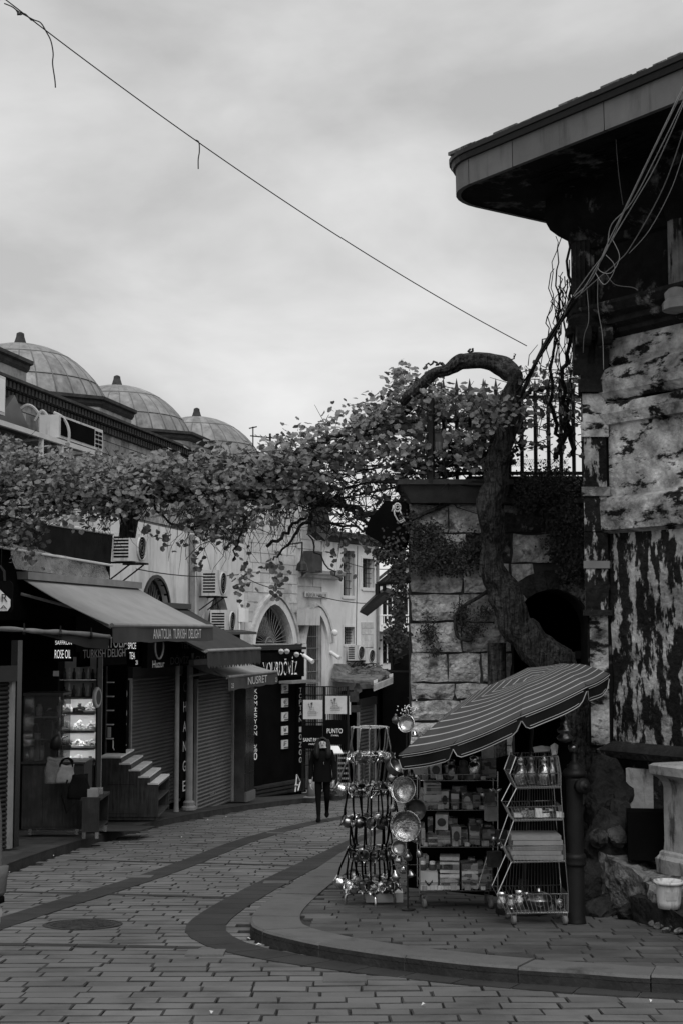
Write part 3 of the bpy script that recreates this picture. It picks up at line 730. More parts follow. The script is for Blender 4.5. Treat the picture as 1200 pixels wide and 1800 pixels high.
# gate portal: projecting surround, hood, iron lattice
arch_ring(B0, UB, NB, arch_pts(gate[0], gate[1], gate[2], gate[3], True, 14), .2, -.05, .1, m_plaster, 'gate_arch', han)
arch_ring(B0, UB, NB, arch_pts(gate[0], gate[1]+.44, gate[2], gate[3]+.23, True, 14), .08, -.02, .14, m_masonry_l, 'hood_mould', han)
for sgn in (-1, 1):
    mb = MB(); mb.frame(wpos(B0, UB, NB, gate[0]+sgn*(gate[1]/2+.12)-.12, gz(42, .15), -.05), UB*.24, NB*.16, Vector((0, 0, gate[2]-gz(42, .15)))); obj('gate_jamb', mb, m_plaster, han)
zp = zat(1012, 41.5)
mb = MB(); mb.sweep([tuple(wpos(B0, UB, NB, tt, 0)[:2]) for tt in (gate[0]-.95, gate[0]+1.25)], [(-.1, zp-.1), (.16, zp-.06), (.2, zp), (.3, zp+.05), (.34, zp+.14), (.1, zp+.2), (-.1, zp+.2)]); obj('portal_cornice', mb, m_masonry_l, han)
mb = MB(); mb.frame(wpos(B0, UB, NB, gate[0]-.62, zat(1050, 41.5), .02), UB*1.3, NB*.03, Vector((0, 0, .17))); insc = obj('inscription_panel', mb, m_masonry_l, han)
text(insc, 'BÜYÜK HAN', wpos(B0, UB, NB, gate[0]-.55, zat(1049, 41.5), .05), UB, .12, m_iron, w=.9)
text(insc, '19', wpos(B0, UB, NB, gate[0]+.45, zat(1049, 41.5), .05), UB, .1, m_iron)
go = bpy.data.objects.new('gate', None); COL.objects.link(go); go.parent = han; o0 = wpos(B0, UB, NB, gate[0], gz(42)); go.location = o0-ORG[han.name]; ORG[go.name] = o0
pts = opening(gate, gz(41.4, .16), True); mb = MB(); mb.prism([wpos(B0, UB, NB, t, z, -.2) for t, z in pts], NB*-.02); obj('backing', mb, m_dark, go)
nb = 11
for i in range(1, nb):
    t = gate[0]-gate[1]/2+gate[1]*i/nb; k = 2*abs(t-gate[0])/gate[1]; ztop = gate[2]+(gate[3]-gate[2])*(1-k**1.7)**.62
    mb = MB(); mb.tube([wpos(B0, UB, NB, t, gz(41.5, .2), -.12), wpos(B0, UB, NB, t, ztop, -.12)], .014, 4); obj('bar', mb, m_metalgrey, go)
for i in range(14):
    z = gz(41.5, .5)+i*.34
    if z < gate[3]-.1:
        k = min(1, max(0, (z-gate[2])/(gate[3]-gate[2]))); hw = gate[1]/2*(1-k**(1/.62))**(1/1.7) if k > 0 else gate[1]/2
        mb = MB(); mb.tube([wpos(B0, UB, NB, gate[0]-hw, z, -.11), wpos(B0, UB, NB, gate[0]+hw, z, -.11)], .012, 4); obj('cross_bar', mb, m_metalgrey, go)

# the lower wing past the portal
ZW = zat(952, 44.5)
T0, T1 = TEND, wb(666)
def wrect(px0, px1, py0, py1):
    a, b = wb(px0), wb(px1); Ym = 38.4+(a+b)/2*UB.y
    return [(a, zat(py1, Ym)), (b, zat(py1, Ym)), (b, zat(py0, Ym)), (a, zat(py0, Ym))]
wing = thing('gatehouse_wing', 'pale two storey wing with tall dark windows beyond the gate portal', 'building', tuple(wpos(B0, UB, NB, T0, gz(44))))
rects = [wrect(602, 622, 968, 1047), wrect(636, 657, 982, 1033), wrect(605, 623, 1102, 1132), wrect(634, 655, 1130, 1180)]
wall_panel(B0, UB, NB, T0, T1, gz(52), ZW, rects, m_plaster, 'wall', parent=wing)
mb = MB(); mb.sweep([tuple(wpos(B0, UB, NB, tt, 0)[:2]) for tt in (T0-.05, T1+.1)] + [tuple((wpos(B0, UB, NB, T1+.1, 0)-NB*4)[:2])], [(-.1, ZW-.16), (.1, ZW-.12), (.12, ZW-.02), (.3, ZW+.02), (.32, ZW+.1), (-.3, ZW+.16)]); obj('eaves', mb, m_coping, wing)
mb = MB(); mb.frame(wpos(B0, UB, NB, T0-.05, ZW+.13, -4), UB*(T1-T0+.1), NB*4.2, Vector((0, 0, .05))); obj('roof', mb, m_coping, wing)
for i, r4 in enumerate(rects):
    a, b = r4[0][0], r4[1][0]; z0, z1 = r4[0][1], r4[2][1]
    mb = MB(); mb.frame(wpos(B0, UB, NB, a, z0, -.32), UB*(b-a), NB*.02, Vector((0, 0, z1-z0))); w = obj('window', mb, m_glass, wing)
    mb = MB()
    for (ta, tb, za, zb) in ((a-.07, a, z0-.07, z1+.07), (b, b+.07, z0-.07, z1+.07), (a, b, z1, z1+.07), (a, b, z0-.1, z0)):
        mb.frame(wpos(B0, UB, NB, ta, za, -.04), UB*(tb-ta), NB*(.07 if i < 2 else .05), Vector((0, 0, zb-za)))
    obj('frame', mb, m_plaster, w)
    if i in (0, 1, 2):
        for k in range(1, 5):
            mb = MB(); t = a+(b-a)*k/5; mb.tube([wpos(B0, UB, NB, t, z0, -.1), wpos(B0, UB, NB, t, z1, -.1)], .012, 4); obj('bar', mb, m_iron, w)
        for k in range(1, 6):
            z = z0+(z1-z0)*k/6; mb = MB(); mb.tube([wpos(B0, UB, NB, a, z, -.1), wpos(B0, UB, NB, b, z, -.1)], .01, 4); obj('cross_bar', mb, m_iron, w)
for k in range(6):
    for j in range(4):
        a = wb(634)+j*.2; z = CZ-.1-.2*k+.2
        if z > CZ-.75:
            mb = MB(); mb.frame(wpos(B0, UB, NB, a+.01, z+.008, -.01), UB*.18, NB*.03, Vector((0, 0, .18))); obj('facing_stone', mb, m_masonry_l, wing, loc=wpos(B0, UB, NB, a, z))
mb = MB(); mb.tube([wpos(B0, UB, NB, wb(661), ZW-.2, .06), wpos(B0, UB, NB, wb(661), gz(44), .06)], .045, 6); obj('downpipe', mb, m_metalgrey, wing)

# house farther down the street with a pediment and a balcony
fb = thing('far_house', 'pale far house with pediment and balcony glimpsed between the wing and the stone wall', 'building', tuple(P(720, 1300, 58)))
def PB(px, py, Y=58.0): return P(px, py, Y)
mb = MB(); c = [PB(655, 1420), PB(860, 1420), PB(860, 1030), PB(655, 1030)]; mb.prism(c, (0, 4, 0)); obj('wall', mb, m_plaster, fb)
mb = MB(); mb.prism([PB(655, 1030), PB(790, 1030), PB(722, 976)], (0, 4, 0)); obj('pediment', mb, m_plaster, fb)
for s, (a, b) in enumerate((((650, 1033), (722, 974)), ((722, 974), (796, 1033)))):
    for k, (dz, pr) in enumerate(((0, .5), (.22, .32), (.4, .2))):
        A_, B_ = PB(*a), PB(*b); d = Vector((0, 0, -dz)); mb = MB(); mb.frame(A_+d-Vector((0, pr, 0)), B_-A_, Vector((0, pr+.1, 0)), Vector((0, 0, .14))); obj('raking_cornice', mb, m_coping, fb)
mb = MB(); mb.frame(PB(650, 1040)-Vector((0, .4, 0)), PB(800, 1040)-PB(650, 1040), Vector((0, .5, 0)), Vector((0, 0, .2))); obj('string_course', mb, m_plaster, fb)
for px0, px1, py0, py1 in ((672, 688, 1050, 1095), (700, 716, 1050, 1095), (672, 688, 1118, 1165), (700, 716, 1118, 1165)):
    mb = MB(); mb.frame(PB(px0, py1)-Vector((0, .04, 0)), PB(px1, py1)-PB(px0, py1), Vector((0, .1, 0)), Vector((0, 0, (py1-py0)/2500*58))); w = obj('window', mb, m_glass, fb)
    mb = MB()
    for (xa, xb, ya, yb) in ((px0-3, px0, py0-3, py1+3), (px1, px1+3, py0-3, py1+3), (px0, px1, py0-3, py0), ((px0+px1)/2-1, (px0+px1)/2+1, py0, py1)):
        mb.frame(PB(xa, yb)-Vector((0, .1, 0)), PB(xb, yb)-PB(xa, yb), Vector((0, .1, 0)), Vector((0, 0, (yb-ya)/2500*58)))
    obj('frame', mb, m_white, w)
mb = MB(); mb.frame(PB(660, 1110)-Vector((0, 1.0, 0)), PB(790, 1110)-PB(660, 1110), Vector((0, 1.0, 0)), Vector((0, 0, .15))); obj('balcony', mb, m_plaster, fb)
mb = MB()
for i in range(20):
    x = PB(660+i*6.5, 1107); mb.tube([x-Vector((0, .95, 0)), x-Vector((0, .95, 0))+Vector((0, 0, .55))], .02, 4)
mb.tube([PB(660, 1107)+Vector((0, -.95, .57)), PB(790, 1107)+Vector((0, -.95, .57))], .03, 4); obj('balustrade', mb, m_white, fb)
# ================================================================== THE SHOPS IN FRONT OF THE HAN (left)
def sline(px, c=10.2, s=.2185):               # point on a line parallel to wall A under photo column px
    Y = c/(s-(px-600)/2500.0); return Vector((-c+s*Y, Y, 0))
def bline(px): Y = 24.27/(.577-(px-600)/2500.0); return Vector((-24.27+.577*Y, Y, 0))
ZV = Vector((0, 0, 1))
def setz(v, z): return Vector((v.x, v.y, z))
PH = .15                                         # pavement height

# --- the confectioner's shop: dark room open to the street
s0, s1 = sline(-70), sline(226)
shop = thing('confectionery_shop', 'dark open fronted sweet shop under the long plain grey awning', 'shop', tuple(setz(s0, gz(s0.y))))
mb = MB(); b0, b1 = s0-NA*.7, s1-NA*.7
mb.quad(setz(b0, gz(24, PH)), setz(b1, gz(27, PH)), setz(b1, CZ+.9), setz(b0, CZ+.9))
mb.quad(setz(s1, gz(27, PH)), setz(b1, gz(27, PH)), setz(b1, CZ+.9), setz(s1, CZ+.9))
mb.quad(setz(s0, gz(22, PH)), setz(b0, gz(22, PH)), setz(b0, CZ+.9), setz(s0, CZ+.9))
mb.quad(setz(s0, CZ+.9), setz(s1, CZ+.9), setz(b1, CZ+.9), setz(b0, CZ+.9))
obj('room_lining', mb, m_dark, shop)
mb = MB(); a = sline(180, 10.75); mb.frame(setz(a, gz(a.y, PH)), UA*.25, NA*.2, ZV*(CZ-.4-gz(a.y, PH))); obj('pillar', mb, m_tile, shop)
mb = MB(); mb.frame(setz(sline(120)+NA*.05, CZ-.36), UA*(sline(226)-sline(120)).length, NA*.12, ZV*.62); fas = obj('fascia_board', mb, m_black, shop)
text(shop, 'TURKISH DELIGHT', setz(sline(131)+NA*.17, CZ-.57+.1), UA, .15, m_letter, w=(sline(212)-sline(131)).length, depth=.02)
mb = MB(); mb.frame(setz(sline(128)+NA*.1, CZ-.62), UA*(sline(226)-sline(128)).length, NA*.07, ZV*.27); obj('sign_board', mb, m_black, shop)
text(shop, 'ANATOLIA', setz(sline(150)+NA*.18, CZ-.30), UA, .2, m_letter_w, w=(sline(211)-sline(152)).length, depth=.02)
# side signs facing down the street
def panel_sign(name, label, px0, px1, py0, py1, Y, lines, mat=m_black, lmat=m_signlit, thick=.05, cat='sign', group=None, rz=0.0):
    a, b = P(px0, py1, Y), P(px1, py1, Y); h = (py1-py0)/2500.0*Y; c = (a+b)/2; w = (b-a).length
    X = Vector((math.cos(rz), math.sin(rz), 0)); N = Vector((X.y, -X.x, 0)); a = c - X*w/2
    t = tag(obj(name, MB().frame(a, X*w, -N*thick, ZV*h), mat, loc=a), label, cat, group)
    for body, fx, fy, fw, fh in lines:
        text(t, body, a + X*w*fx + ZV*h*fy, X, h*fh, lmat, w=w*fw, depth=.008)
    return t
panel_sign('shop_sign', 'black sign reading SAFFRON and ROSE OIL under the confectioner\'s awning', 94, 128, 1122, 1163, 23.4, [('SAFFRON', .1, .72, .85, .17), ('ROSE OIL', .08, .14, .84, .36)])
panel_sign('shop_sign', 'black sign reading SPICE and TEA beside the long awning corner', 223, 243, 1126, 1170, 25.4, [('SPICE', .1, .66, .72, .25), ('TEA', .24, .26, .5, .27), ('21', .8, .04, .18, .17)])
sg = panel_sign('bracket_sign', 'rounded black bracket sign with a pale corner at the picture\'s left edge', -34, 22, 1021, 1078, 19.6, [])
bm = bmesh.new(); bm.from_mesh(sg.data)
eds = [e for e in bm.edges if abs((e.verts[0].co-e.verts[1].co).normalized().y) > .9]
bmesh.ops.bevel(bm, geom=eds, offset=.07, segments=4, affect='EDGES', profile=.5); bm.to_mesh(sg.data); bm.free()
mb = MB(); mb.prism([P(-30, 1074, 19.57), P(14, 1074, 19.57), P(19, 1066, 19.57), P(19, 1054, 19.57), P(0, 1036, 19.57), P(-30, 1036, 19.57)], (0, -.012, 0)); pp = obj('pale_field', mb, m_offwhite, sg)
text(sg, 'OR', P(-14, 1058, 19.54), (1, 0, 0), .11, m_iron, depth=.005); text(sg, 'İKA', P(-20, 1071, 19.54), (1, 0, 0), .075, m_iron, w=.26, depth=.005)
mb = MB(); mb.tube([P(-20, 998, 19.6), P(2, 996, 19.6), P(8, 1004, 19.6), P(9, 1021, 19.6)], .018, 6); obj('bracket', mb, m_iron, sg)

# --- awnings
def awning(name, label, fl, fr, back_off, dz, vh, mat, vmat, thick=.03, zig=False, sag=.03, side=True):
    """fl, fr: front corners (left/near and right/far) in space; cloth rises to the back line"""
    t = thing(name, label, 'awning', tuple(fl))
    u = (fr-fl).normalized(); n = 14; mcols = 8; vs = []; fs = []
    bo = -NA*back_off + ZV*dz
    for i in range(mcols+1):
        for j in range(n+1):
            p = fl + (fr-fl)*(i/mcols) + bo*(j/n); p.z -= sag*math.sin(math.pi*j/n)*(1+.35*math.cos(i*math.pi/1.5)); vs.append(p)
    for i in range(mcols):
        for j in range(n): fs.append((i*(n+1)+j, (i+1)*(n+1)+j, (i+1)*(n+1)+j+1, i*(n+1)+j+1))
    k = len(vs); vs2 = [v-ZV*.012 for v in vs]
    mb = MB(); mb.add(vs+vs2, fs + [tuple(q+k for q in reversed(f)) for f in fs]); obj('cloth', mb, mat, t, True)
    mb = MB(); mb.tube([fl+NA*.02, fr+NA*.02], .035, 8); obj('front_rail', mb, m_metalgrey, t)
    m = 40 if zig else 12; vs = []; fs = []
    for i in range(m+1):
        p = fl + (fr-fl)*(i/m) + NA*(.03+.012*math.sin(i*1.1))
        d = vh + ((.07 if i % 2 else 0) if zig else .012*math.sin(i*1.9))
        vs += [p-ZV*.02, p-ZV*d+NA*.01, p-ZV*.02-NA*.008, p-ZV*d]
    for i in range(m): fs += [(i*4, i*4+1, i*4+5, i*4+4), (i*4+2, i*4+6, i*4+7, i*4+3)]
    mb = MB(); mb.add(vs, fs); obj('valance', mb, vmat, t)
    for e in (fl, fr):                           # folding arms
        mid = e + bo*.5 - ZV*.35*0; mb = MB(); mb.tube([e-ZV*.03, e-NA*back_off*.5-u*(.5 if e is fr else -.5)-ZV*.0+ZV*dz*.35, e-NA*back_off+ZV*(dz-.25)], .025, 6); obj('folding_arm', mb, m_metalgrey, t)
    mb = MB(); c = fl+bo; mb.frame(c-NA*.08-ZV*.02, fr-fl, NA*.2, ZV*.12); obj('cassette', mb, m_metalgrey if not zig else m_iron, t)
    return t
f_l, f_r = P(195, 1099, 22.0), P(371, 1104, 26.95); f_r.z = f_l.z
aw1 = awning('awning', 'long plain grey awning lettered ANATOLIA TURKISH DELIGHT', f_l, f_r, 1.5, .74, .27, m_awn1, m_awn1v)
uf = (f_r-f_l).normalized()
text(aw1, 'ANATOLIA  TURKISH  DELIGHT', f_l+uf*1.72+NA*.06-ZV*.22, uf, .17, m_letter, w=2.55, depth=.012)
f_l, f_r = P(362, 1144, 28.7), P(456, 1142, 32.6); f_r.z = f_l.z
aw2 = awning('awning', 'charcoal awning with a zigzag edged valance above the light one', f_l, f_r, 1.75, .92, .3, m_awn2, m_awn2, zig=True)
f_l, f_r = P(399, 1190, 30.5), P(485, 1180, 34.8); f_r.z = f_l.z
aw3 = awning('awning', 'short pale topped awning lettered NUSRET under the zigzag valance', f_l, f_r, .85, .26, .29, m_awn1, m_awn1v)
uf = (f_r-f_l).normalized()
text(aw3, 'NUSRET', f_l+uf*1.5+NA*.06-ZV*.22, uf, .17, m_letter, w=1.75, depth=.012)
for k in (.12, 4.05): text(aw3, '23', f_l+uf*k+NA*.06-ZV*.24, uf, .1, m_letter, w=.2, depth=.012)
# dark upper blind with a clear plastic window over the confectioner's
up = thing('canvas_screen', 'dark canvas screen with a clear plastic strip above the long grey awning', 'screen', tuple(P(60, 1010, 22.8)))
mb = MB(); mb.prism([P(-80, 948, 20.2), P(195, 993, 26.0), P(199, 938, 26.1), P(84, 920, 23.3), P(-80, 890, 20.4)], NA*-.04); obj('canvas', mb, m_canvas_d, up)
mb = MB(); mb.tube([P(-80, 949, 20.2)+NA*.03, P(195, 994, 26.0)+NA*.03], .022, 6); obj('hem_bar', mb, m_offwhite, up)
mb = MB(); mb.tube([P(84, 920, 23.3), P(199, 938, 26.1)], .03, 6); obj('top_bar', mb, m_offwhite, up)
A_ = [P(28, 956, 21.9), P(194, 995, 25.9), P(194, 1020, 25.9), P(56, 1008, 22.5), P(30, 1000, 21.9)]
mb = MB()
nx = 12
for i in range(nx+1):
    f = i/nx; t_ = A_[0].lerp(A_[1], f); b_ = A_[4].lerp(A_[2], f)
    for j in range(5):
        q = t_.lerp(b_, j/4) - NA*(.05+.04*math.sin(i*1.7+j)); mb.v.append(tuple(q))
mb.f = [(i*5+j, (i+1)*5+j, (i+1)*5+j+1, i*5+j+1) for i in range(nx) for j in range(4)]; mb.m = [0]*len(mb.f)
obj('plastic_window', mb, m_net, up, True)
mb = MB(); mb.prism([P(-70, 950, 20.6), P(-70, 1090, 20.6), P(55, 1090, 22.6), P(194, 1035, 26.2), P(194, 994, 26.2)], -NA*.1)
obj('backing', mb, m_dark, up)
for px, py in ((105, 990), (150, 1005)):
    mb = MB(); p = P(px, py, 24.3+(px-100)*.02)-NA*.35; mb.lathe([(.16, 0), (.2, .08), (.05, .2), (.02, .22)], p, 12); obj('stored_shade', mb, m_offwhite, up, True)
# rolled tarpaulin on a pole along the front
tp = thing('rolled_tarpaulin', 'shiny rolled tarpaulin tied to a pole below the long awning\'s near end', 'tarpaulin', tuple(P(0, 1112, 20.8)))
pts = [P(-60, 1104, 19.6), P(20, 1106, 20.3), P(70, 1110, 20.8), P(120, 1112, 21.3), P(193, 1119, 22.0)]
mb = MB(); mb.tube(smooth_path(pts, 6), [.034+.006*math.sin(i*1.3) for i in range(25)], 8); obj('roll', mb, m_mortar, tp, True)
mb = MB(); q = [P(60, 1113, 20.8), P(193, 1121, 22.0), P(190, 1142, 22.0), P(150, 1138, 21.6), P(105, 1124, 21.2)]; mb.prism(q, (0, .02, 0)); obj('hanging_flap', mb, m_awn2, tp)
for px in (36, 100, 157):
    mb = MB(); c = pts[0].lerp(pts[-1], (px+60)/253.0); mb.lathe([(.05, -.02), (.05, .02)], c, 8, axis=(1, .3, 0)); mb.tube([c, c+ZV*.12], .012, 4); obj('clip', mb, m_iron, tp)

# --- shutters, posts, exchange offices
def shutter(name, label, a, b, z0a, z0b, ztop, nsl=36, mat=m_shutter):
    t = thing(name, label, 'shutter', tuple(setz(a, z0a))); u = (b-a).normalized(); L = (b-a).length; n = Vector((u.y, -u.x, 0))
    mb = MB(); z = min(z0a, z0b); h = (ztop-z)/nsl; prof = []
    for i in range(nsl):
        zz = z+i*h; prof += [(.0, zz), (.03, zz+h*.2), (.038, zz+h*.5), (.024, zz+h*.8), (.0, zz+h*.97)]
    mb.sweep([tuple(a[:2]), tuple(b[:2])], prof); o = obj('slat_curtain', mb, mat, t); o['kind'] = 'stuff'
    for e in (a-u*.09, b+u*.01): mb = MB(); mb.frame(setz(e, z0b), u*.08, n*.07, ZV*(ztop-z0b)); obj('guide_rail', mb, m_metalgrey, t)
    mb = MB(); mb.frame(setz(a-u*.09, ztop), u*(L+.18), n*.1, ZV*.22); obj('shutter_box', mb, m_iron, t)
    return t
a, b = sline(231, 10.7), sline(314, 10.7)
shutter('roller_shutter', 'grey roller shutter behind the stepped wooden display', a, b, gz(28, PH), gz(30.5, PH), CZ-.95)
a, b = sline(346), sline(407)
sh = shutter('roller_shutter', 'closed grey roller shutter beneath the NUSRET awning, graffiti at its foot', a, b, gz(32, PH), gz(34.3, PH), CZ-1.05)
text(sh, 'ART', setz(a+UA*1.0+NA*.03, gz(33.5, PH)+.25), UA, .1, m_metalgrey, w=.5)
a = Vector((P(-60, 1400, 19.4).x, 19.4, 0)); b = Vector((P(10, 1400, 20.2).x, 20.2, 0))
shutter('roller_shutter', 'dark roller shutter edge at the extreme left of the street', a, b, gz(19.4, PH), gz(20.2, PH), CZ-.7, mat=M('dark_shutter', .03, rough=.4, metal=.3))
mb = MB(); mb.frame(setz(b+UA*.1, gz(20.2, PH)), UA*.15, NA*.1, ZV*2.9)
tag(obj('shop_post', mb, m_tile, loc=setz(b, gz(20.2, PH))), 'black tiled post beside the shutter at the street\'s left edge', 'post')
# back wall for the row so that nothing shows through
ex = thing('exchange_office', 'closed money exchange office with dark sign boards between two shutters', 'shop', tuple(setz(sline(300), gz(30))))
mb = MB(); p0, p1 = sline(228)-NA*.75, sline(430)-NA*.25; mb.quad(setz(p0, gz(40)), setz(p1, gz(40)), setz(p1, CZ+.0), setz(p0, CZ+.0)); obj('rear_wall', mb, m_dark, ex)
mb = MB(); mb.frame(setz(sline(228), CZ-.02), UA*(sline(425)-sline(228)).length, NA*.4-ZV*.05, ZV*.06); obj('flat_roof', mb, m_iron, ex)
mb = MB(); mb.frame(setz(sline(243)+NA*.1, CZ-.72), UA*(sline(408)-sline(243)).length, NA*.12, ZV*.72); obj('fascia_board', mb, m_black, ex)
text(ex, 'DÖVİZ ▪ CHANGE', setz(sline(282)+NA*.24, CZ-.78+.1), UA, .2, m_letter_d, w=(sline(364)-sline(282)).length)
text(ex, 'TEL 5110000', setz(sline(300)+NA*.24, CZ-.36), UA, .12, m_letter_d, w=(sline(350)-sline(300)).length)
text(ex, 'Huzur', setz(sline(250)+NA*.24, CZ-.72), UA, .14, m_letter, w=.7)
mb = MB(); c = setz(sline(262)+NA*.24, CZ-.3); mb.tube([c+UA*.25*math.cos(w)+ZV*.25*math.sin(w) for w in [math.pi*(.9+1.2*i/14) for i in range(15)]], .02, 5); obj('crescent_emblem', mb, m_metalgrey, ex)
for px in (319, 410):
    pass
mb = MB(); a = sline(317, 10.14); mb.frame(setz(a, gz(a.y, PH+.25)), UA*.42, NA*.05, ZV*(CZ-.95-gz(a.y, PH+.25))); vs_ = obj('upright_board', mb, m_black, ex)
for i, ch in enumerate('CHANGE'):
    text(ex, ch, setz(a+UA*.14+NA*.05, CZ-1.3-.42*i-.0), UA, .22, m_letter if i else m_letter_d, w=.2)
post_ = []
for px in (314, 336):
    a = sline(px, 10.02); t = []
    mb = MB(); zb = gz(a.y, PH); mb.lathe([(.16, 0), (.16, .06), (.12, .09), (.13, .16), (.08, .2), (.07, 3.3), (.09, 3.34)] if px > 330 else [(.06, 0), (.05, .1), (.045, 3.3)], setz(a, zb), 14)
    tag(obj('iron_column', mb, m_metalgrey, loc=setz(a, zb), smooth=False), 'slim grey column with a moulded base beside the CHANGE letters' if px > 330 else 'thin grey pipe column at the shutter\'s far side by the CHANGE letters', 'column')
# tiled pier
a = sline(410)+NA*.02; pr = thing('tiled_pier', 'pier faced with black tiles between the shutter and the corner exchange shop', 'pier', tuple(setz(a, gz(a.y, PH))))
mb = MB(); mb.frame(setz(a, gz(a.y, PH)), UA*.8, NA*.3, ZV*(CZ-.95-gz(a.y, PH))); obj('pier_core', mb, m_mortar_d, pr)
for k in range(6):
    for j in range(2):
        z = gz(a.y, PH)+.25+k*.44
        if z+.43 < CZ-.9:
            mb = MB(); mb.frame(setz(a+UA*(.02+j*.39)+NA*.3, z), UA*.37, NA*.015, ZV*.425); obj('tile', mb, m_tile, pr)
mb = MB(); mb.frame(setz(a+NA*.3, gz(a.y, PH)), UA*.8, NA*.05, ZV*.22); obj('plinth', mb, m_kerb, pr)
# vertical board with letters by the pillar of the sweet shop
a = sline(190, 10.6)
t = thing('vertical_sign', 'tall black board with stacked pale letters beside the sweet shop pillar', 'sign', tuple(setz(a, gz(a.y, PH))))
mb = MB(); mb.frame(setz(a+UA*.5, gz(a.y, PH)+.85), UA*.6, NA*.06, ZV*1.75); obj('board', mb, m_black, t)
for i, ch in enumerate('DÖVİZ'): text(t, ch, setz(a+UA*.68+NA*.06, gz(a.y, PH)+2.2-.36*i), UA, .27, m_letter, w=.28)
wsh = thing('wall_rack', 'narrow white rack of small shelves on the sweet shop pillar', 'rack', tuple(setz(a, gz(a.y, PH))))
mb = MB(); mb.frame(setz(a+UA*.02-NA*.02, gz(a.y, PH)+1.0), UA*.46, NA*.02, ZV*1.9); obj('back_panel', mb, m_card_d, wsh)
for i in range(5):
    mb = MB(); mb.frame(setz(a+UA*.02, gz(a.y, PH)+1.5+.27*i), UA*.46, NA*.14, ZV*.02); obj('shelf', mb, m_white, wsh)
mb = MB(); mb.frame(setz(a+UA*.05+NA*.02, gz(a.y, PH)+1.53), UA*.2, NA*.06, ZV*.2); obj('white_box', mb, m_offwhite, wsh)
mb = MB(); mb.tube([setz(a+UA*.1+NA*.12, gz(a.y, PH)+1.5), setz(a+UA*.04+NA*.14, gz(a.y, PH)+1.34), setz(a+UA*.1+NA*.15, gz(a.y, PH)+1.28), setz(a+UA*.17+NA*.14, gz(a.y, PH)+1.34), setz(a+UA*.12+NA*.12, gz(a.y, PH)+1.5)], .012, 6); obj('hanging_loop', mb, m_white, wsh)

# corner exchange shop on the bend
cx = thing('exchange_shop', 'black fronted exchange shop at the bend with zebra striped lettering', 'shop', tuple(setz(bline(480), gz(39))))
q0, q1 = bline(430), bline(531); Lc = (q1-q0).length
mb = MB(); mb.frame(setz(q0-NB*1.6, gz(44)), UB*Lc, NB*1.6, ZV*(CZ-.5-gz(44))); obj('shop_body', mb, m_black, cx)
mb = MB(); mb.frame(setz(q0-NB*1.6, CZ-.5), UB*(Lc+.05), NB*1.72, ZV*.07); obj('flat_roof', mb, m_iron, cx)
zp0 = CZ-1.05
mb = MB(); mb.frame(setz(bline(452)+NB*.0, zp0-.2), UB*(bline(530)-bline(452)).length, NB*.1, ZV*.68); obj('fascia_board', mb, m_black, cx)
m_zebra = bpy.data.materials.new('zebra_print'); m_zebra.use_nodes = True
_t = m_zebra.node_tree; _w = _t.nodes.new('ShaderNodeTexWave'); _w.inputs['Scale'].default_value = 3.4; _w.inputs['Distortion'].default_value = 5; _w.inputs['Detail'].default_value = 1; _w.inputs['Detail Scale'].default_value = 1.6
_g = _t.nodes.new('ShaderNodeNewGeometry'); _t.links.new(_g.outputs['Position'], _w.inputs['Vector']); _r = _t.nodes.new('ShaderNodeMapRange'); _r.inputs[1].default_value = .25; _r.inputs[2].default_value = .35; _r.inputs[3].default_value = .03; _r.inputs[4].default_value = .85
_t.links.new(_w.outputs[1], _r.inputs[0]); _t.links.new(_r.outputs[0], _t.nodes['Principled BSDF'].inputs['Base Color'])
text(cx, 'YOURDÖVİZ', setz(bline(456)+NB*.11, zp0-.14), UB, .5, m_zebra, w=(bline(516)-bline(456)).length, depth=.02)
mb = MB(); mb.frame(setz(bline(486)+NB*.1, zp0-.36), UB*(bline(530)-bline(486)).length, NB*.4, ZV*.07); obj('light_trough', mb, m_metalgrey, cx)
# stacked lettering on both uprights
def stacked(px, body, py0, step, h, w):
    for i, ch in enumerate(body):
        if ch == ' ': continue
        p = bline(px); text(cx, ch, setz(p+NB*.06, zat(py0+step*i, p.y)), UB, h, m_letter_w, w=w, depth=.01)
for px in (446, 524):
    p = bline(px); mb = MB(); mb.frame(setz(p-UB*.12, gz(p.y, PH)), UB*.5, NB*.05, ZV*(zat(1200, p.y)-gz(p.y, PH))); obj('upright_board', mb, m_black, cx)
stacked(444, 'KOMİSYON', 1219, 10.6, .115, .16); stacked(444, '%0', 1322, 14, .19, .17)
stacked(523, 'TOPTAN', 1217, 10.4, .125, .15); stacked(523, '10Z00', 1287, 13.4, .15, .15)
for i, ch in enumerate('$€£¥₣'):
    p = bline(499); z = zat(1217+24.4*i, p.y); w = .2
    cp = bpy.data.objects.new('x', None); bpy.data.objects.remove(cp)
    mb = MB(); mb.frame(setz(p-UB*w*.75+NB*.03, z-.02), UB*w*1.55, NB*.03, ZV*.235); o = obj('currency_plate', mb, m_offwhite, cx)
    text(o, ch, setz(p-UB*.09+NB*.06, z+.055), UB, .125, m_iron, w=.17, center=False)
    mb = MB(); mb.frame(setz(p-UB*.05+NB*.062, z+.0), UB*.2, NB*.006, ZV*.025); obj('code_line', mb, m_iron, o)
mb = MB(); mb.frame(setz(q0+NB*.0, gz(q0.y, PH-.1)), UB*Lc, NB*.12, ZV*.32); obj('plinth', mb, m_band, cx)
for k in range(3):
    mb = MB(); mb.frame(setz(bline(436+3*k)+NB*.1, gz(39, PH+.05+.1*k)), UB*(2.0), NB*.1, ZV*.06); obj('step_board', mb, m_wood, cx)
for px, py, s in ((487, 1139, 1), (497, 1139, 1), (514, 1145, 1)):
    p = setz(bline(px)+NB*.15, zat(py+3, 39.5)); mb = MB(); mb.lathe([(.03, 0), (.08, .06), (.06, .12)], p, 8, axis=(0, -.6, -.4)); obj('spotlight', mb, m_offwhite, cx)

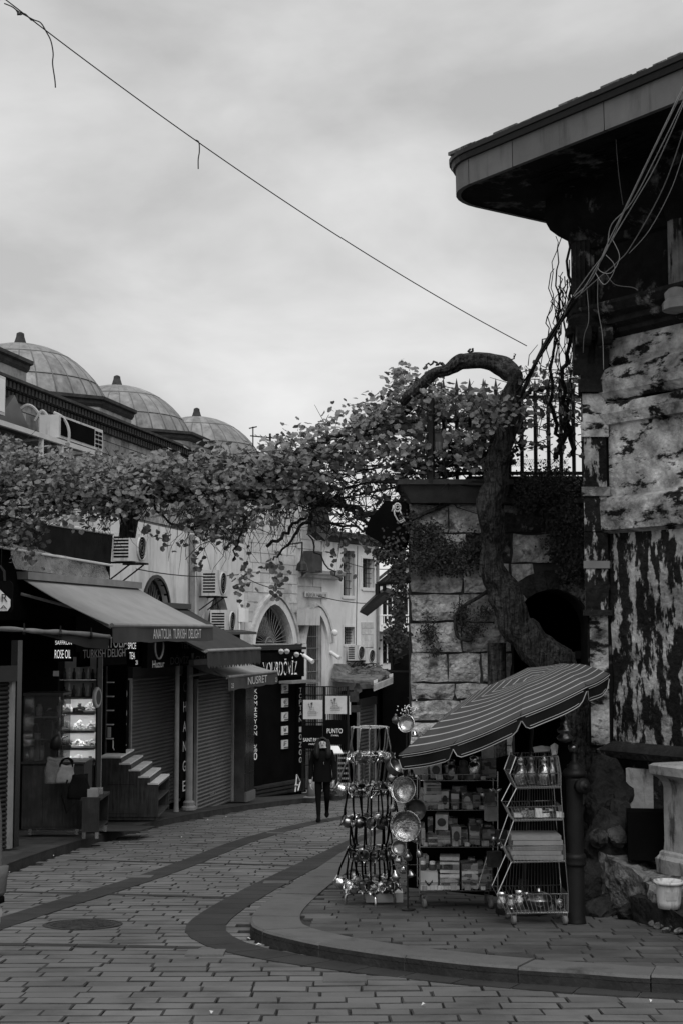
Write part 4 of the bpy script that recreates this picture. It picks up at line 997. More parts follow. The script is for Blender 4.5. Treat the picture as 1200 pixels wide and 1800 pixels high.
# --- air conditioners on the walls: casing, fan ring, side louvres, bracket
def ac_unit(label, o, u, n, w=.82, d=.32, h=.58, fan=True, group='air conditioners along the han front', bracket=True, endslat=True):
    t = thing('air_conditioner', label, 'air conditioner', tuple(o), group)
    mb = MB(); mb.frame(o, u*w, n*d, ZV*h); obj('casing', mb, m_acw, t)
    c = o+u*w*.58+n*(d+.005)+ZV*h*.5
    if not fan:
        for k in range(2): mb = MB(); mb.frame(o+u*(.04+k*w*.5)-n*.0+n*d+ZV*.05, u*(w*.5-.08), n*.012, ZV*(h-.1)); obj('front_panel', mb, m_white, t)
        mb = MB(); mb.frame(o-u*.012+n*.04+ZV*.05, u*.012, n*(d-.08), ZV*(h-.1)); obj('end_panel', mb, m_offwhite, t)
        return t
    mb = MB(); mb.lathe([(h*.46, 0), (h*.46, .02), (h*.42, .03), (h*.42, .0)], c, 24, axis=n); obj('fan_ring', mb, m_acw, t)
    mb = MB(); mb.lathe([(h*.425, .004), (.01, .005)], c, 24, axis=n); obj('fan_opening', mb, m_black, t)
    for k in range(3):
        mb = MB(); q_ = h*(.12+.1*k); mb.tube([c+n*.02+u*q_*math.cos(w_)+ZV*q_*math.sin(w_) for w_ in [2*math.pi*i/20 for i in range(21)]], .004, 4); obj('guard_ring', mb, m_mortar, t)
    if endslat:
        for k in range(7):
            mb = MB(); mb.frame(o-u*.006+n*d*.1+ZV*(h*.12+k*h*.115), u*.01, n*d*.8, ZV*h*.06); obj('louvre', mb, m_black, t)
    if bracket:
        mb = MB()
        for s in (.15, .85): mb.frame(o+u*w*s-n*.1-ZV*.04, u*.04, n*(d+.15), ZV*.035); mb.tube([o+u*w*s+n*d*.9-ZV*.04, o+u*w*s-n*.1-ZV*.35], .015, 4)
        obj('bracket', mb, m_iron, t)
    return t
ac_unit('white air conditioner on a bracket beside the dark canvas screen', P(197, 986, 26.2), UA, NA, w=.95, d=.36, h=.52)
ac_unit('upper of two white air conditioners beside the second arched window', wpos(A0, UA, NA, wa(347), zat(1047, 34.3), .12), UA, NA, d=.38, h=.62)
ac_unit('lower of two white air conditioners beside the second arched window', wpos(A0, UA, NA, wa(350), zat(1113, 34.4), .3), UA, NA, d=.4, h=.56)
ac_unit('left of the paired air conditioners under the wing\'s lower window', wpos(B0, UB, NB, wb(605), zat(1161, 43), .12), UB, NB, w=.6, d=.26, h=.46)
ac_unit('right of the paired air conditioners under the wing\'s lower window', wpos(B0, UB, NB, wb(623), zat(1166, 43.5), .12), UB, NB, w=.66, d=.26, h=.44)
# metal canopy with plant on it, high on the left
rc = thing('metal_canopy', 'long corrugated metal canopy on the upper wall carrying air conditioners', 'canopy', tuple(P(0, 740, 22)))
c0, c1 = sline(-60), sline(172); zc = CZ+3.22
mb = MB(); mb.frame(setz(c0, zc), c1-c0, NA*.06, ZV*.08); obj('edge_trim', mb, m_offwhite, rc)
L = (c1-c0).length; mb = MB(); k = int(L/.08); vs = []
for i in range(k+1):
    p = c0+UA*L*i/k; z = .03*(i % 2); vs += [setz(p, zc+.02+z), setz(p-NA*1.5, zc+.35+z)]
mb.add(vs, [(2*i, 2*i+2, 2*i+3, 2*i+1) for i in range(k)]); obj('corrugated_sheet', mb, m_shutter, rc)
for f in (.12, .5, .66, .93):
    p = c0+UA*L*f; mb = MB(); mb.tube([setz(p, zc), setz(p, zc-1.3)], .05, 6); mb.tube([setz(p, zc), setz(p-NA*1.4, zc-.1)], .03, 5); obj('bracket_post', mb, m_offwhite, rc)
for k, pp in enumerate(([(62, 740), (75, 722), (88, 745), (85, 800)], [(95, 725), (112, 735), (122, 760), (118, 800)], [(20, 735), (48, 712), (70, 730), (84, 780)])):
    mb = MB(); mb.tube(smooth_path([P(x, y, 24.4) for x, y in pp], 6), .025, 5); obj('hose', mb, m_wire_l, rc)
def roof_ac(label, c, w, d, h):
    return ac_unit(label, c, UA, NA, w=w, d=d, h=h, bracket=False, fan=False, group='air conditioners on the metal canopy')
roof_ac('pale air conditioner standing at the near end of the metal canopy', setz(sline(-24)-NA*.5, zc+.22), .75, .4, .62)
o = setz(sline(94)-NA*.3, zc+.1); t = thing('air_conditioner', 'wide air conditioner with dark mesh front on the far end of the metal canopy', 'air conditioner', tuple(o), 'air conditioners on the metal canopy')
mb = MB(); mb.frame(o, UA*2.0, NA*.36, ZV*.4); obj('casing', mb, m_acw, t)
mb = MB(); mb.frame(o+UA*.08+NA*.36+ZV*.05, UA*1.5, NA*.012, ZV*.31); obj('intake_mesh', mb, m_dark, t)
for k in range(4):
    for j in range(2): mb = MB(); mb.frame(o+UA*(1.64+.17*j)+NA*.36+ZV*(.05+.08*k), UA*.13, NA*.012, ZV*.05); obj('louvre', mb, m_black, t)
mb = MB(); c = setz(sline(52)-NA*.6, zc+.3); mb.add([c, c+UA*1.2, c+UA*.6+ZV*.5, c-NA*.8, c+UA*1.2-NA*.8, c+UA*.6+ZV*.5-NA*.8], [(0, 1, 2), (3, 5, 4), (0, 2, 5, 3), (1, 4, 5, 2)])
tag(obj('vent_cowl', mb, m_shutter, loc=c), 'small ridged metal vent cowl on the canopy by the upper wall', 'vent')

# drainpipes, junction boxes, cameras, lantern on the han front
def small(name, label, cat, mb, mat, loc, group=None, smooth=False): return tag(obj(name, mb, mat, loc=loc, smooth=smooth), label, cat, group)
p = wpos(A0, UA, NA, wa(333), 0, .08); mb = MB(); mb.tube([setz(p, CZ+2.3), setz(p, CZ-.8)], .07, 8); small('drainpipe', 'grey drainpipe down the plastered wall before the second arched window', 'pipe', mb, m_mortar, setz(p, CZ))
p = wpos(A0, UA, NA, wa(419), zat(1093, 37.6), .02); mb = MB(); mb.frame(p, UA*.35, NA*.18, ZV*.36); mb.frame(p+UA*.02-ZV*.3, UA*.03, NA*.04, ZV*.3); small('meter_box', 'small white meter box on the wall between second and third arched windows', 'box', mb, m_white, p)
p = wpos(B0, UB, NB, wb(521), zat(1099, 40.5), .03); mb = MB(); mb.frame(p, UB*.8, NB*.3, ZV*.46); mb.frame(p+UB*.4+NB*.3, UB*.01, NB*.01, ZV*.46); small('cable_cabinet', 'pale metal cable cabinet beside the gate arch', 'cabinet', mb, m_acw, p)
p = P(531, 986, 38.5); mb = MB(); mb.lathe([(.17, -.26), (.13, -.08), (.06, 0), (.04, .08), (.02, .3)], p, 14); mb.lathe([(.11, -.28), (.11, -.25)], p, 12); mb.tube([p+ZV*.25, p+ZV*.5, wpos(B0, UB, NB, wb(505), p.z+.55, 0)], .025, 5)
small('street_lantern', 'dark conical lantern on a bracket above the third arched window', 'lamp', mb, m_iron, p)
for lb, px, py, Y in (('white bullet camera in front of the gate grille', 541, 1157, 38.9), ('white bullet camera on the jamb beyond the gate', 588, 1151, 42)):
    p = P(px, py, Y); mb = MB(); ax = Vector((.6, -.7, -.4)).normalized(); mb.lathe([(.04, -.2), (.055, -.18), (.055, .14), (.062, .16), (.062, .24)], p, 10, axis=ax); mb.tube([p, p+Vector((-.2, .25, .12))], .018, 5)
    small('security_camera', lb, 'camera', mb, m_white, p, 'bullet cameras round the gate')
p = P(588, 1112, 42); mb = MB(); mb.lathe([(.1, 0), (.095, .05), (.06, .09), (.015, .1)], p, 12, axis=(.2, -.9, -.2)); small('dome_camera', 'round white dome camera on the wing wall', 'camera', mb, m_white, p)
for (lb, a, b, sag) in (('cable sagging across the plaster below the first drainpipe', (240, 1000, 30), (420, 1010, 37), .1), ('dark cable strung from the gate portal across the wing', (560, 1048, 40.8), (700, 1058, 45), .12), ('thin cable under the eaves of the wing', (600, 985, 42.5), (690, 1000, 46), .1), ('upright cable down the wing between the windows', (628, 960, 43.2), (625, 1150, 43.2), 0), ('cable looped over the ashlar by the third arched window', (424, 1010, 37.6), (500, 1035, 39.4), .1)):
    A_, B_ = P(*a), P(*b); mb = MB(); mb.tube([A_.lerp(B_, f)-ZV*sag*4*f*(1-f) for f in [i/10 for i in range(11)]], .012, 4); small('wall_cable', lb, 'cable', mb, m_wire, A_, 'cables along the han front')
# ================================================================== STREET FURNITURE ON THE LEFT
# --- glazed sweet counter
Yk = 22.9
k0 = P(38, 1463, Yk); zk = gz(Yk, PH); k0.z = zk
kc = thing('sweet_counter', 'dark wooden counter with a glass case before the sweet shop', 'counter', tuple(k0))
W = .98
def KB(x0, x1, y0, y1, z0, z1): mb = MB(); mb.frame(k0+Vector((x0, y0, z0)), (x1-x0, 0, 0), (0, y1-y0, 0), (0, 0, z1-z0)); return mb
obj('cabinet', KB(0, W, 0, .75, .1, 1.12), m_wood, kc)
obj('counter_top', KB(-.02, W+.02, -.03, .78, 1.12, 1.15), m_wood, kc)
for x in (.1, W-.14):
    for y in (.05, .6): obj('foot', KB(x, x+.05, y, y+.05, 0, .1), m_chrome, kc)
for k in range(3): obj('front_panel', KB(.02+k*.32, .325+k*.32, -.012, 0, .14, 1.08), m_wood, kc)
g_ = MB()
for (a, b) in (((0, .02), (0, .7)), ((.6, .62), (0, .7)), ((0, .62), (0, .015))): g_.frame(k0+Vector((a[0], b[0], 1.15)), (a[1]-a[0], 0, 0), (0, b[1]-b[0], 0), (0, 0, 1.05))
m_clear = M('case_glass', .04, rough=.05, var=.05, bump=0, alpha=.35, spec=.6)
obj('glass_case', g_, m_clear, kc)
for z in (1.5, 1.85): obj('glass_shelf', KB(.03, .59, .05, .68, z, z+.012), m_chrome, kc)
obj('case_top', KB(-.01, .63, -.01, .72, 2.2, 2.24), m_iron, kc)
for i in range(9):
    x = .08+.055*i; z = [1.16, 1.516, 1.866][i % 3]; h = R.uniform(.12, .26)
    mb = MB(); mb.lathe([(.045, 0), (.05, h*.7), (.03, h*.85), (.03, h)], k0+Vector((x, .3, z)), 10)
    tag(obj('sweet_jar', mb, [m_card_l, m_card_d, m_card][i % 3], loc=k0+Vector((x, .3, z)), smooth=True), 'glass jar in the sweet counter\'s glass case, %s from its left end' % ORD[i], 'jar', 'jars in the sweet counter')
# juicer and cup stack on the counter
mb = MB(); c = k0+Vector((.52, -.0, 1.15)) + Vector((0, .0, 0)); c = k0+Vector((.4, .2, 1.15)); mb.lathe([(.1, 0), (.1, .3), (.06, .34), (.06, .6), (.11, .64), (.11, .78), (.03, .82)], c, 14); mb.box(c+Vector((0, -.1, .5)), (.1, .16, .3))
tag(obj('juice_press', mb, m_iron, loc=c, smooth=False), 'dark juice press standing at the front of the sweet counter', 'juice press')
mb = MB(); c = P(101, 1300, 22.8); mb.lathe([(.02, .08), (.07, .02), (.09, -.05), (.08, -.15), (.05, -.17)], c, 12, axis=(.3, -.2, 1)); tag(obj('strainer_bowl', mb, m_iron, loc=c, smooth=True), 'dark bowl hung over the counter beside the juice press', 'bowl')
mb = MB(); c = k0+Vector((.18, .25, 1.15)); mb.lathe([(.05, 0), (.05, .42), (.055, .44)], c, 12); tag(obj('cup_stack', mb, m_metalgrey, loc=c), 'stack of pale cups standing in the case beside the juice press', 'cups')
# plastic sheet hanging on the counter corner, handbag, backpack
def soft(name, label, cat, prof_fn, mat, loc, nu=14, nv=10):
    mb = MB(); vs = [prof_fn(2*math.pi*i/nu, j/nv) for j in range(nv+1) for i in range(nu)]
    mb.add([loc+v for v in vs], [(j*nu+i, j*nu+(i+1) % nu, (j+1)*nu+(i+1) % nu, (j+1)*nu+i) for j in range(nv) for i in range(nu)] + [tuple(range(nu-1, -1, -1)), tuple(nv*nu+i for i in range(nu))])
    return tag(obj(name, mb, mat, loc=loc, smooth=True), label, cat)
def bagfn(w, d, h, taper=.75, lump=.06, lean=0):
    def f(a, v):
        s = (1-(1-taper)*v)*(.86+.14*math.sin(math.pi*min(1, v*1.4+.1)))*(1+lump*math.sin(3*a+5*v)+lump*.6*math.sin(5*a-7*v))
        ca, sa = math.cos(a), math.sin(a); e = .6
        return Vector((w/2*s*math.copysign(abs(ca)**e, ca)+lean*v, d/2*s*math.copysign(abs(sa)**e, sa), h*v+.02*math.sin(2*a)*v))
    return f
b1 = soft('plastic_bag', 'translucent plastic bag draped over the counter corner', 'bag', bagfn(.34, .16, .4, .7, .14), M('plastic_film', .2, rough=.25, var=.3, scale=9, bump=.7, bscale=14, alpha=.5), P(96, 1377, 22.6))
b2 = soft('handbag', 'light leather handbag with arched handles at the counter corner', 'bag', bagfn(.3, .16, .27, .82, .05, .05), M('light_leather', .2, rough=.45, var=.25, scale=8, bump=.4, bscale=20), P(113, 1376, 22.4))
for dy in (-.05, .05):
    mb = MB(); c = P(113, 1376, 22.4)+Vector((.04, dy, .25)); mb.tube([c+Vector((.1*math.cos(a), 0, .13*math.sin(a))) for a in [math.pi*i/10 for i in range(11)]], .012, 6); obj('handle', mb, m_black, b2, True)
b3 = soft('backpack', 'black backpack slumped on the low bench at the counter end', 'bag', bagfn(.38, .22, .36, .7, .08, .03), m_cloth, P(138, 1404, 22.3))
mb = MB(); c = P(138, 1404, 22.3); mb.tube([c+Vector((-.15, -.1, .3)), c+Vector((-.22, -.16, .05)), c+Vector((-.15, -.14, -.2)), c+Vector((-.03, -.12, -.05))], .014, 6); obj('strap', mb, m_cloth, b3, True)
# low bench at the counter end
q = Vector((P(147, 1400, 22.2).x, 22.1, gz(22.1, PH)))
bn = thing('low_bench', 'low dark open shelf bench standing at the end of the sweet counter', 'bench', tuple(q))
def QB(x0, x1, y0, y1, z0, z1): mb = MB(); mb.frame(q+Vector((x0, y0, z0)), (x1-x0, 0, 0), (0, y1-y0, 0), (0, 0, z1-z0)); return mb
obj('top_board', QB(-.02, .28, 0, .9, .58, .62), m_wood, bn)
for y in (0, .86): obj('side_board', QB(0, .26, y, y+.03, .1, .58), m_wood, bn)
obj('shelf_board', QB(0, .26, .03, .86, .14, .17), m_wood, bn)
for y in (.03, .8):
    for x in (.0, .2): obj('foot', QB(x, x+.05, y, y+.05, 0, .1), m_chrome, bn)
for i, (w, lb) in enumerate(((.12, 'pale folded carton lying on the low bench'), (.09, 'small printed box on the low bench beside the backpack'))):
    mb = MB(); mb.frame(q+Vector((.06+.01*i, .1+.35*i, .62)), (.16, .03, 0), (-.02, w*2, 0), (0, 0, w)); tag(obj('carton', mb, m_mortar, loc=q), lb, 'box')
# --- shelves of sweets, lit from within
Yd = 25.0; d0 = P(103, 1338, Yd); dz0 = gz(Yd, PH)
ds = thing('sweet_display', 'lit display shelves of sweets and bottles inside the sweet shop', 'display', (d0.x, Yd, dz0))
w_ = .62; hh = [P(100, y, Yd).z for y in (1346, 1316, 1286, 1254, 1226, 1196)]
mb = MB(); mb.frame((d0.x, Yd+.45, dz0), (w_+.05, 0, 0), (0, .03, 0), (0, 0, hh[-1]+.4-dz0)); obj('back_panel', mb, m_offwhite, ds)
mb = MB(); mb.frame((d0.x-.03, Yd, dz0), (.03, 0, 0), (0, .45, 0), (0, 0, hh[-1]+.4-dz0)); obj('side_panel', mb, m_wood, ds)
mb = MB(); mb.frame((d0.x+w_+.02, Yd, dz0), (.03, 0, 0), (0, .45, 0), (0, 0, hh[-1]+.4-dz0)); obj('side_panel', mb, m_wood, ds)
mb = MB(); mb.frame((d0.x, Yd+.02, dz0+.1), (w_, 0, 0), (0, .4, 0), (0, 0, hh[0]-dz0-.1)); obj('base_cabinet', mb, m_wood, ds)
for i, z in enumerate(hh):
    mb = MB(); mb.frame((d0.x, Yd+.04*0, z), (w_+.02, 0, 0), (0, .44, 0), (0, 0, .015)); obj('shelf', mb, m_chrome, ds)
    if i in (0, 1, 2, 3):
        zz = hh[i+1] if i+1 < len(hh) else z+.35
        mb = MB(); mb.frame((d0.x+.03, Yd+.06, zz-.025), (w_-.06, 0, 0), (0, .03, 0), (0, 0, .015)); obj('strip_lamp', mb, M('strip_lamp', .9, bump=0, var=0, emit=22), ds)
        mb = MB(); mb.frame((d0.x+.02, Yd+.0, zz-.03), (w_-.02, 0, 0), (0, .015, 0), (0, 0, .045)); obj('shelf_lip', mb, m_metalgrey, ds)
def heap(name, label, cat, c, w, d, h, mat, group=None, nb=26, seed=0, cube=False):
    r = random.Random(seed); mb = MB()
    for i in range(nb):
        x, y = r.uniform(-.5, .5), r.uniform(-.5, .5); z = h*(1-(abs(x)+abs(y)))*r.uniform(.3, 1); s = r.uniform(.022, .034)
        if cube: mb.box(c+Vector((x*w, y*d, z+s/2)), (s*1.3, s*1.3, s*1.2), r.uniform(0, 3))
        else: mb.lathe([(s*.3, -s*.8), (s, -s*.2), (s*.8, s*.5), (s*.2, s*.8)], c+Vector((x*w, y*d, z+s*.8)), 6)
    mb.frame(c+Vector((-w*.55, -d*.55, -.002)), (w*1.1, 0, 0), (0, d*1.1, 0), (0, 0, .03))
    return tag(obj(name, mb, mat, loc=c), label, cat, group)
mm = [m_card_l, m_card_d, m_card, m_white]
names = {0: 'bottom', 1: 'second', 2: 'third', 3: 'fourth'}
for i in range(4):
    for j in range(3):
        c = Vector((d0.x+.12+j*.2, Yd+.18, hh[i]+.016))
        heap('sweet_heap', 'heap of %s sweets, %s from the left on the %s shelf of the lit display' % (['pale', 'dark', 'brownish', 'white'][(i+j*2+(j == 2)) % 4], ORD[j], names[i]), 'sweets', c, .17, .26, .16, mm[(i+j*2+(j == 2)) % 4], 'sweets heaped on the lit display', seed=i*3+j, cube=(i+j) % 2 == 0)
for i in (4, 5):
    for j in range(7):
        c = Vector((d0.x+.06+j*.082, Yd+.15, hh[i]+.016)); h = R.uniform(.16, .24); mb = MB(); mb.lathe([(.028, 0), (.03, h*.55), (.014, h*.75), (.014, h)], c, 8)
        tag(obj('bottle', mb, m_card_l if j % 2 else m_card_d, loc=c, smooth=True), 'small bottle, %s from the left on the %s shelf of the lit display' % (ORD[j], 'upper' if i == 4 else 'topmost'), 'bottle', 'bottles above the sweets')
mb = MB(); c = P(99, 1184, 24.4); mb.box(c, (.09, .05, .09)); tag(obj('price_card', mb, m_white, loc=c), 'white price card hung above the lit sweet display', 'card')
# round clock-like sign
c = P(171, 1226, 24.4); ck = thing('round_sign', 'round pale rimmed double sided sign beside the lit sweet display', 'sign', tuple(c))
mb = MB(); ax = Vector((.45, -.9, 0)).normalized(); mb.lathe([(.02, -.03), (.16, -.03), (.175, -.015), (.175, .015), (.16, .03), (.13, .033), (.13, .02), (.0, .02)], c, 24, axis=Vector((.985, -.17, 0))); obj('disc', mb, m_offwhite, ck, True)
mb = MB(); mb.lathe([(.125, .028), (.01, .03)], c, 20, axis=Vector((.985, -.17, 0))); obj('dial', mb, m_card_d, ck)
mb = MB(); mb.tube([c+ZV*.22, c+ZV*.5], .012, 5); obj('hanger', mb, m_iron, ck)
# --- stepped wooden display in front of the shutter
Ys = 27.0; zs = gz(Ys, PH); sx = P(176, 1437, Ys).x
st = thing('stepped_display', 'stepped wooden display with five pale treads, empty', 'display', (sx, Ys, zs))
SW, SD = 1.09, 1.75
tops = [1.18, 1.06, .94, .815, .69]
ux = SW/5.0
for i, tz in enumerate(tops):
    x0 = sx + (0 if i == 0 else .19+i*.18-.0)
    x1 = sx + (.19+(i+1)*.18) if i < 4 else sx+SW+.0
    yo = .02*i
    mb = MB(); mb.frame((x0-.02, Ys-.02, zs+tz-.03), (x1-x0+.03 if i < 4 else x1-x0+.02, 0, 0), (0, SD, 0), (0, 0, .03)); obj('tread', mb, m_woodl, st)
    mb = MB(); mb.frame((x0+.002, Ys, zs+.06), (x1-x0-.004, 0, 0), (0, .02, 0), (0, 0, tz-.092)); obj('front_panel', mb, m_wood2, st)
    mb = MB(); mb.frame((x1-.02 if i == 4 else x1-.001, Ys+.022, zs+(.6 if i < 4 else .06)), (.018, 0, 0), (0, SD-.06, 0), (0, 0, tz-.035-(.6 if i < 4 else .06))) if i < 4 else mb.frame((x1-.02, Ys+.022, zs+.62), (.018, 0, 0), (0, SD-.06, 0), (0, 0, .04)); obj('riser', mb, m_wood2, st)
mb = MB(); mb.frame((sx, Ys+.022, zs), (SW, 0, 0), (0, .03, 0), (0, 0, .06)); obj('plinth', mb, m_wood2, st)
for z in (.06, .36): mb = MB(); mb.frame((sx+.8, Ys+.022, zs+z), (SW-.8, 0, 0), (0, SD-.05, 0), (0, 0, .022)); obj('shelf', mb, m_wood2, st)
mb = MB(); mb.frame((sx+.78, Ys+.022, zs+.06), (.02, 0, 0), (0, SD-.06, 0), (0, 0, .6)); obj('divider', mb, m_wood2, st)
mb = MB(); mb.frame((sx, Ys+SD-.06, zs), (SW, 0, 0), (0, .02, 0), (0, 0, .66)); obj('back_board', mb, m_wood2, st)
mb = MB(); mb.frame((sx, Ys+.022, zs+.06), (.018, 0, 0), (0, SD-.06, 0), (0, 0, 1.08)); obj('side_panel', mb, m_wood2, st)
mb = MB(); mb.frame((sx+.14, Ys-.004, zs+.12), (.55, 0, 0), (0, .003, 0), (0, 0, .004)); mb.frame((sx+.14, Ys-.004, zs+.66), (.5, 0, 0), (0, .003, 0), (0, 0, .004)); obj('panel_joint', mb, m_black, st)
# pavement mat and cable end
mb = MB(); c = P(205, 1450, 24.6); mb.frame((c.x-.5, 23.7, gz(23.7, PH+.002)), (1.0, .05, 0), (0.1, 1.3, -.095), (0, 0, .012)); tag(obj('rubber_mat', mb, m_band, loc=c), 'thin dark mat on the pavement between counter and stepped display', 'mat')

# ================================================================== ROUND THE GATE
Yg = 39.6
def stand_sign(label, px0, px1, py0, py1, Y, mat, lines, figure=False, lmat=m_letter_w, emblem=0):
    t = panel_sign('advertising_board', label, px0, px1, py0, py1, Y, lines, mat=mat, lmat=lmat, cat='sign board', group='boards on the gate railing')
    a, b = P(px0, py1, Y), P(px1, py1, Y); w = (b-a).length; h = (py1-py0)/2500.0*Y
    if figure:                                   # printed emblem: figure with raised arm above a low couch and lettering
        mb = MB(); X = Vector((1, 0, 0)); o = a+Vector((0, -.056, 0))
        def disc(cx, cy, r, n=12): mb.add([o+X*(w*cx+r*math.cos(2*math.pi*i/n))+ZV*(h*cy+r*math.sin(2*math.pi*i/n)) for i in range(n)], [tuple(range(n))])
        def bar(p, q, t_): 
            p = o+X*w*p[0]+ZV*h*p[1]; q = o+X*w*q[0]+ZV*h*q[1]; d = (q-p).normalized(); m = Vector((-d.z, 0, d.x))*t_/2; mb.quad(p-m, q-m, q+m, p+m)
        disc(.44, .80, .055*w); bar((.40, .84), (.5, .86), .05*w); bar((.37, .7), (.33, .58), .02*w); bar((.29, .86), (.29, .68), .018*w); bar((.25, .78), (.34, .74), .03*w); bar((.29, .68), (.38, .56), .02*w)
        bar((.44, .74), (.44, .64), .03*w); bar((.38, .62), (.52, .58), .02*w); bar((.38, .5), (.56, .48), .02*w); bar((.36, .56), (.36, .44), .014*w); bar((.54, .64), (.58, .42), .016*w)
        bar((.25, .41), (.7, .40), .016*w); bar((.22, .30), (.74, .29), .012*w); bar((.24, .22), (.7, .215), .022*w); bar((.62, .36), (.78, .34), .014*w)
        for i in range(7): bar((.25+.065*i, .38), (.26+.065*i, .29), .022*w)
        obj('printed_emblem', mb, m_card_d, t)
    return t
stand_sign('white board with a small seated figure emblem, lower of the two on the railing', 533, 567, 1231, 1264, 39.4, m_offwhite, [], True)
stand_sign('white board with a small seated figure emblem, higher of the two on the railing', 572, 609, 1224, 1255, 39.6, m_offwhite, [], True)
stand_sign('black board lettered SAINT PAUL on the railing', 531, 567, 1276, 1316, 39.4, m_black, [('SAINT PAUL', .06, .3, .86, .16), ('PARIS', .34, .16, .3, .07)])
stand_sign('black board lettered PUNTO on the railing beside the walker', 571, 609, 1266, 1309, 39.6, m_black, [('PUNTO', .1, .46, .7, .19), ('ISTANBUL', .3, .34, .35, .06)])
rl = thing('iron_railing', 'dark iron railing in front of the gate carrying the small boards', 'railing', tuple(P(570, 1392, 39.9)))
def vbar(t, px, py0, py1, Y, r=.013, name='bar', mat=m_iron): mb = MB(); mb.tube([P(px, py0, Y), P(px, py1, Y)], r, 5); return obj(name, mb, mat, t)
for px in (532, 569, 571, 611): vbar(rl, px, 1206, 1392, 39.8, .035, 'post')
for i in range(24): 
    px = 533+i*3.3
    if not 566 < px < 573: vbar(rl, px, 1206 if px < 568 else 1207, 1388, 39.8, .011)
for py in (1207, 1222, 1270, 1320, 1345, 1386):
    mb = MB(); mb.tube([P(531, py, 39.8), P(612, py, 39.8)], .016, 5); obj('cross_rail', mb, m_iron, rl)
mb = MB()
for i in range(7):
    for j in range(6):
        x = 609+j*4.4; mb.frame(P(594+j*3.2, 1325+i*9, 39.7), (.034, 0, 0), (0, .01, 0), (0, 0, .05))
o = obj('wicker_infill', mb, m_card, rl)
ms = thing('menu_stand', 'sloping white menu on a stand behind the walker', 'menu stand', tuple(P(594, 1392, 38.8)))
mb = MB(); mb.add([P(579, 1324, 38.6), P(603, 1324, 38.6), P(595, 1311, 38.9), P(578, 1311, 38.9)], [(0, 1, 2, 3)]); mb.add([p-ZV*.02 for p in (P(579, 1324, 38.6), P(603, 1324, 38.6), P(595, 1311, 38.9), P(578, 1311, 38.9))], [(3, 2, 1, 0)]); obj('menu_panel', mb, m_white, ms)
mb = MB(); c = P(592, 1324, 38.8); mb.tube([c, setz(c, gz(38.8, PH))], .03, 8); obj('stem', mb, m_iron, ms)
mb = MB(); mb.lathe([(.22, 0), (.2, .03), (.04, .05)], setz(c, gz(38.8, PH)), 14); obj('base', mb, m_iron, ms)
c = P(549, 1396, 37.2); c.z = gz(37.2, PH); cn = thing('traffic_cone', 'pale cone standing on the far pavement behind the walker', 'cone', tuple(c))
mb = MB(); mb.lathe([(.16, .03), (.05, .5), (.03, .52)], c, 14); obj('cone_body', mb, m_metalgrey, cn, True)
mb = MB(); mb.lathe([(.25, 0), (.25, .03), (.17, .035)], c, 4, a0=.5); obj('base', mb, m_metalgrey, cn)
cn2 = thing('chair', 'folding white legged chair frame leaning by the exchange shop corner', 'chair', tuple(P(524, 1392, 39)))
for (a, b) in (((519, 1392), (522, 1362)), ((524, 1390), (528, 1374)), ((522, 1362), (528, 1374)), ((519, 1380), (526, 1380))):
    mb = MB(); mb.tube([P(a[0], a[1], 38.6), P(b[0], b[1], 38.9)], .018, 5); obj('leg', mb, m_offwhite, cn2)
# --- the lane's dark shops beyond the gate
ls = thing('lane_shop', 'dark shop front under a littered little roof beyond the gate', 'shop', tuple(P(650, 1385, 42)))
mb = MB(); a, b = P(600, 1388, 42.3), P(672, 1386, 45.0); a.z = gz(44); b.z = gz(46); d = (b-a); d.z = 0
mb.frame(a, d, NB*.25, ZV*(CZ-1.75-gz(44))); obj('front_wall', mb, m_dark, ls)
rf = [P(582, 1192, 41.2), P(588, 1166, 42.6), P(668, 1172, 44.6), P(690, 1186, 42.6), P(655, 1199, 40.9)]
mb = MB(); mb.prism(rf, (0, 0, -.08)); obj('flat_roof', mb, m_roofrag, ls)
r_ = random.Random(5); mb = MB()
for i in range(60):
    px, py = r_.uniform(590, 676), r_.uniform(1168, 1190); p = P(px, py, 42.2+(1190-py)*.05); s = r_.uniform(.05, .22)
    mb.frame(p, (s, r_.uniform(-.1, .1), r_.uniform(-.05, .08)), (r_.uniform(-.05, .05), s*.5, 0), (0, 0, .03))
o = obj('roof_litter', mb, m_roofrag, ls); o['kind'] = 'stuff'
mb = MB(); fr = [P(656, 1199, 40.8), P(690, 1186, 42.5)]; mb.frame(fr[0]-ZV*.26, fr[1]-fr[0], (0, .02, 0), ZV*.2); obj('hanging_sign', mb, m_offwhite, ls)
for i in range(16):
    mb = MB(); q = fr[0].lerp(fr[1], (i+.3)/16); mb.frame(q-ZV*.24-Vector((0, .012, 0)), (fr[1]-fr[0])*.02, (0, .01, 0), ZV*.15); obj('sign_stroke', mb, m_card_d, ls)
for f in (0, .45, .8):
    mb = MB(); q = fr[0].lerp(fr[1], f); mb.frame(q-ZV*.05, (fr[1]-fr[0])*.2, (0, .08, 0), ZV*.09); obj('roof_edge_block', mb, m_white if f != .45 else m_iron, ls)
p = P(628, 1207, 41.6); mb = MB(); mb.lathe([(.05, .12), (.06, .05), (.13, -.05), (.12, -.14), (.03, -.2)], p, 12); tag(obj('hanging_lamp', mb, m_offwhite, loc=p, smooth=True), 'pear shaped pale lamp hanging under the littered roof', 'lamp')
for lb, px0, px1, py0, py1 in (('dark notice board on the lane shop front', 614, 630, 1216, 1234), ('pale edged narrow board beside the white boards', 613, 616, 1224, 1256), ('greyish poster on the lane shop wall', 617, 633, 1240, 1252)):
    panel_sign('notice', lb, px0, px1, py0, py1, 40.9, [], mat=m_card_d if 'pale' not in lb else m_offwhite, cat='notice')
a = P(628, 1245, 41.3); b = P(655, 1245, 42.8); a.z = b.z = 0
